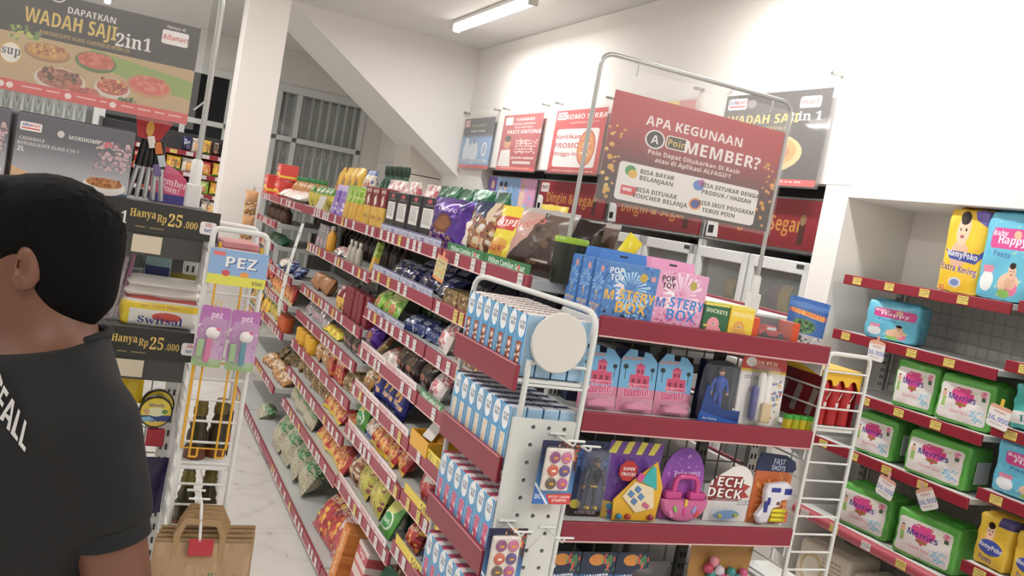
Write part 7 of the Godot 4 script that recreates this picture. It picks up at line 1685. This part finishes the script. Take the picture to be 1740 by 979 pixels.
	# eyes
	for s: float in [-1.0, 1.0]:
		var eye := part(man, "eye", lathe([[0.0008, -0.0105], [0.007, -0.0078], [0.0105, 0.0], [0.007, 0.0078], [0.0008, 0.0105]], 14), mat("e6dfd8", 0.25), H.call(s * 0.03, -0.002, 0.0675))
		part(eye, "iris", lathe([[0.0062, -0.002], [0.0058, 0.0], [0.003, 0.0014], [0.0, 0.0018]], 12), mat("2a1a12", 0.2), hf * 0.0102, (Basis(hb.x, hb.z, -hb.y)).get_euler())
	for s: float in [-1.0, 1.0]: part(man, "eyebrow", tube(PackedVector3Array([H.call(s * 0.014, 0.022, 0.087), H.call(s * 0.03, 0.027, 0.083), H.call(s * 0.045, 0.021, 0.07)]), 0.0032, 6), mat("17120f", 0.8))
	# hair: full on top and behind, tapering to the nape, clear of the face and ears
	var hair := [["e", H.call(0, 0.03, -0.012), Vector3(0.08, 0.078, 0.097), hb, 0.02], ["e", H.call(0, -0.008, -0.046), Vector3(0.074, 0.075, 0.062), hb, 0.02], ["c", H.call(0, -0.05, -0.056), H.call(0, -0.078, -0.05), 0.044, 0.034, 0.03], ["c", H.call(-0.03, 0.07, 0.055), H.call(0.03, 0.07, 0.055), 0.024, 0.024, 0.02]]
	for k in 220:   # short strands combed forwards and down
		var dirv := Vector3(rng.randf_range(-1, 1), rng.randf_range(-0.35, 1.0), rng.randf_range(-1, 0.75)).normalized()
		var c := Vector3(dirv.x * 0.076, 0.03 + dirv.y * 0.074, dirv.z * 0.094 - 0.014)
		var along := Vector3(rng.randf_range(-0.012, 0.012), -0.014, -0.02 * signf(dirv.z) * rng.randf_range(0.3, 1.2))
		var tip := c + along + dirv * rng.randf_range(0.0, 0.006)
		hair.append(["c", H.call(c.x * 0.985, c.y, c.z), H.call(tip.x, tip.y, tip.z), 0.0042, 0.002, 0.004])
	hair.append_array([["e", H.call(0, -0.05, 0.078), Vector3(0.09, 0.078, 0.075), hb, 0.01, true], ["e", H.call(0.08, -0.03, 0.004), Vector3(0.03, 0.036, 0.03), hb, 0.01, true], ["e", H.call(-0.08, -0.03, 0.004), Vector3(0.03, 0.036, 0.03), hb, 0.01, true]])
	var black := mat("0b0a0a", 0.85)
	black.metallic_specular = 0.25
	part(man, "hair", shape(hair, 0.0035), black)
	# t-shirt: body and sleeves, cut at neck, hem and cuffs
	var shirt := [["c", P.call(-0.095, 1.3, -0.005), P.call(0.095, 1.3, -0.005), 0.052, 0.052, 0.07], ["c", Vector3(0.03, 1.3, 0), Vector3(0.04, 1.38, 0), 0.085, 0.058, 0.05], ["e", P.call(0, 1.17, 0.0), Vector3(0.168, 0.185, 0.116), Basis(bl, up, bl.cross(up)), 0.07], ["c", P.call(-0.05, 1.1, 0), P.call(-0.055, 0.7, 0), 0.112, 0.12, 0.08], ["c", P.call(0.05, 1.1, 0), P.call(0.055, 0.7, 0), 0.112, 0.12, 0.08]]
	var cut_l := ls.lerp(le, 0.4); var cut_r := rs.lerp(re, 0.4)
	shirt.append(["c", ls, cut_l, 0.058, 0.056, 0.045])
	shirt.append(["c", rs, cut_r, 0.058, 0.056, 0.045])
	var crease := RandomNumberGenerator.new()
	crease.seed = 3
	for k in 9:   # folds hanging from the armpit and across the back
		var b0: Vector3 = P.call(crease.randf_range(-0.12, 0.13), crease.randf_range(0.95, 1.15), -0.1)
		shirt.append(["c", b0, b0 + Vector3(crease.randf_range(-0.05, 0.05), -0.12, crease.randf_range(-0.04, 0.04)), 0.016, 0.008, 0.02])
	for k in 4: shirt.append(["c", ls.lerp(cut_l, 0.3 + 0.18 * k) + Vector3(0.02, 0.0, 0.04), ls.lerp(cut_l, 0.5 + 0.18 * k) + Vector3(0.045, -0.01, 0.012), 0.014, 0.008, 0.018])
	# round neck opening
	shirt.append(["e", Vector3(0.044, 1.39, 0.0), Vector3(0.058, 0.05, 0.058), Basis(), 0.01, true])
	var sm := shape(shirt, 0.008, [[P.call(0, 0.72, 0), Vector3.DOWN], [Vector3(0.046, 1.353, 0), Vector3(-0.26, 1, 0).normalized()]])
	part(man, "t_shirt", sm, cloth)
	for q in [[ls, le, cut_l], [rs, re, cut_r]]:
		var dirv: Vector3 = ((q[1] as Vector3) - (q[0] as Vector3)).normalized()
		part(man, "sleeve_hem", tube(PackedVector3Array([(q[2] as Vector3) + dirv * 0.028, (q[2] as Vector3) + dirv * 0.05]), 0.0495, 22), cloth)
	var ring := PackedVector3Array()
	for k in 25:
		var a := TAU * k / 24
		ring.append(Vector3(0.044 + 0.057 * cos(a), 1.353 + 0.015 * cos(a), 0.057 * sin(a)))
	part(man, "collar", tube(ring, 0.0065, 8), cloth)
	# white lettering across the chest, laid onto the cloth
	var verts := sm.surface_get_arrays(0)[Mesh.ARRAY_VERTEX] as PackedVector3Array
	var o := outline("NIGHTFALL", 0)
	var pos := PackedVector3Array(); var nor := PackedVector3Array(); var idx := PackedInt32Array()
	for i in o.size():
		var l := 0.08 + o[i].x * 0.00036
		var y := 1.306 + o[i].y * 0.00065 - maxf(o[i].x, -40.0) * 0.0003
		var want := bl * l + up * y
		var best := -1.0
		for v in verts:
			var dl := v.dot(bl) - l; var dy := v.y - y
			var w := dl * dl + dy * dy
			if w < 0.00016 and v.dot(bf) > best: best = v.dot(bf)
		pos.append(want + bf * (best + 0.0025 if best > 0 else 0.1)); nor.append(bf); idx.append(i)
	part(man, "chest_lettering", arrays_mesh(pos, nor, PackedVector2Array(), idx), mat("d8d6d4", 0.6))
	# trousers and shoes
	var legs := [["e", P.call(0, 0.82, -0.005), Vector3(0.158, 0.12, 0.113), Basis(bl, up, bl.cross(up)), 0.05]]
	for s: float in [-1.0, 1.0]:
		legs.append(["c", P.call(s * 0.085, 0.8, 0), P.call(s * 0.09, 0.44, 0.015), 0.09, 0.066, 0.03])
		legs.append(["c", P.call(s * 0.09, 0.44, 0.015), P.call(s * 0.095, 0.09, -0.02), 0.066, 0.055, 0.02])
	part(man, "trousers", shape(legs, 0.011, [[P.call(0, 0.9, 0), Vector3.UP], [P.call(0, 0.06, 0), Vector3.DOWN]]), mat("24262c", 0.8))
	for s: float in [-1.0, 1.0]:
		part(man, "shoe", shape([["c", P.call(s * 0.095, 0.045, -0.04), P.call(s * 0.1, 0.035, 0.13), 0.044, 0.034, 0.03], ["c", P.call(s * 0.095, 0.08, -0.03), P.call(s * 0.097, 0.05, 0.04), 0.042, 0.036, 0.03]], 0.009, [[Vector3(0, 0.003, 0), Vector3.DOWN]]), mat("2b2a2a", 0.5))
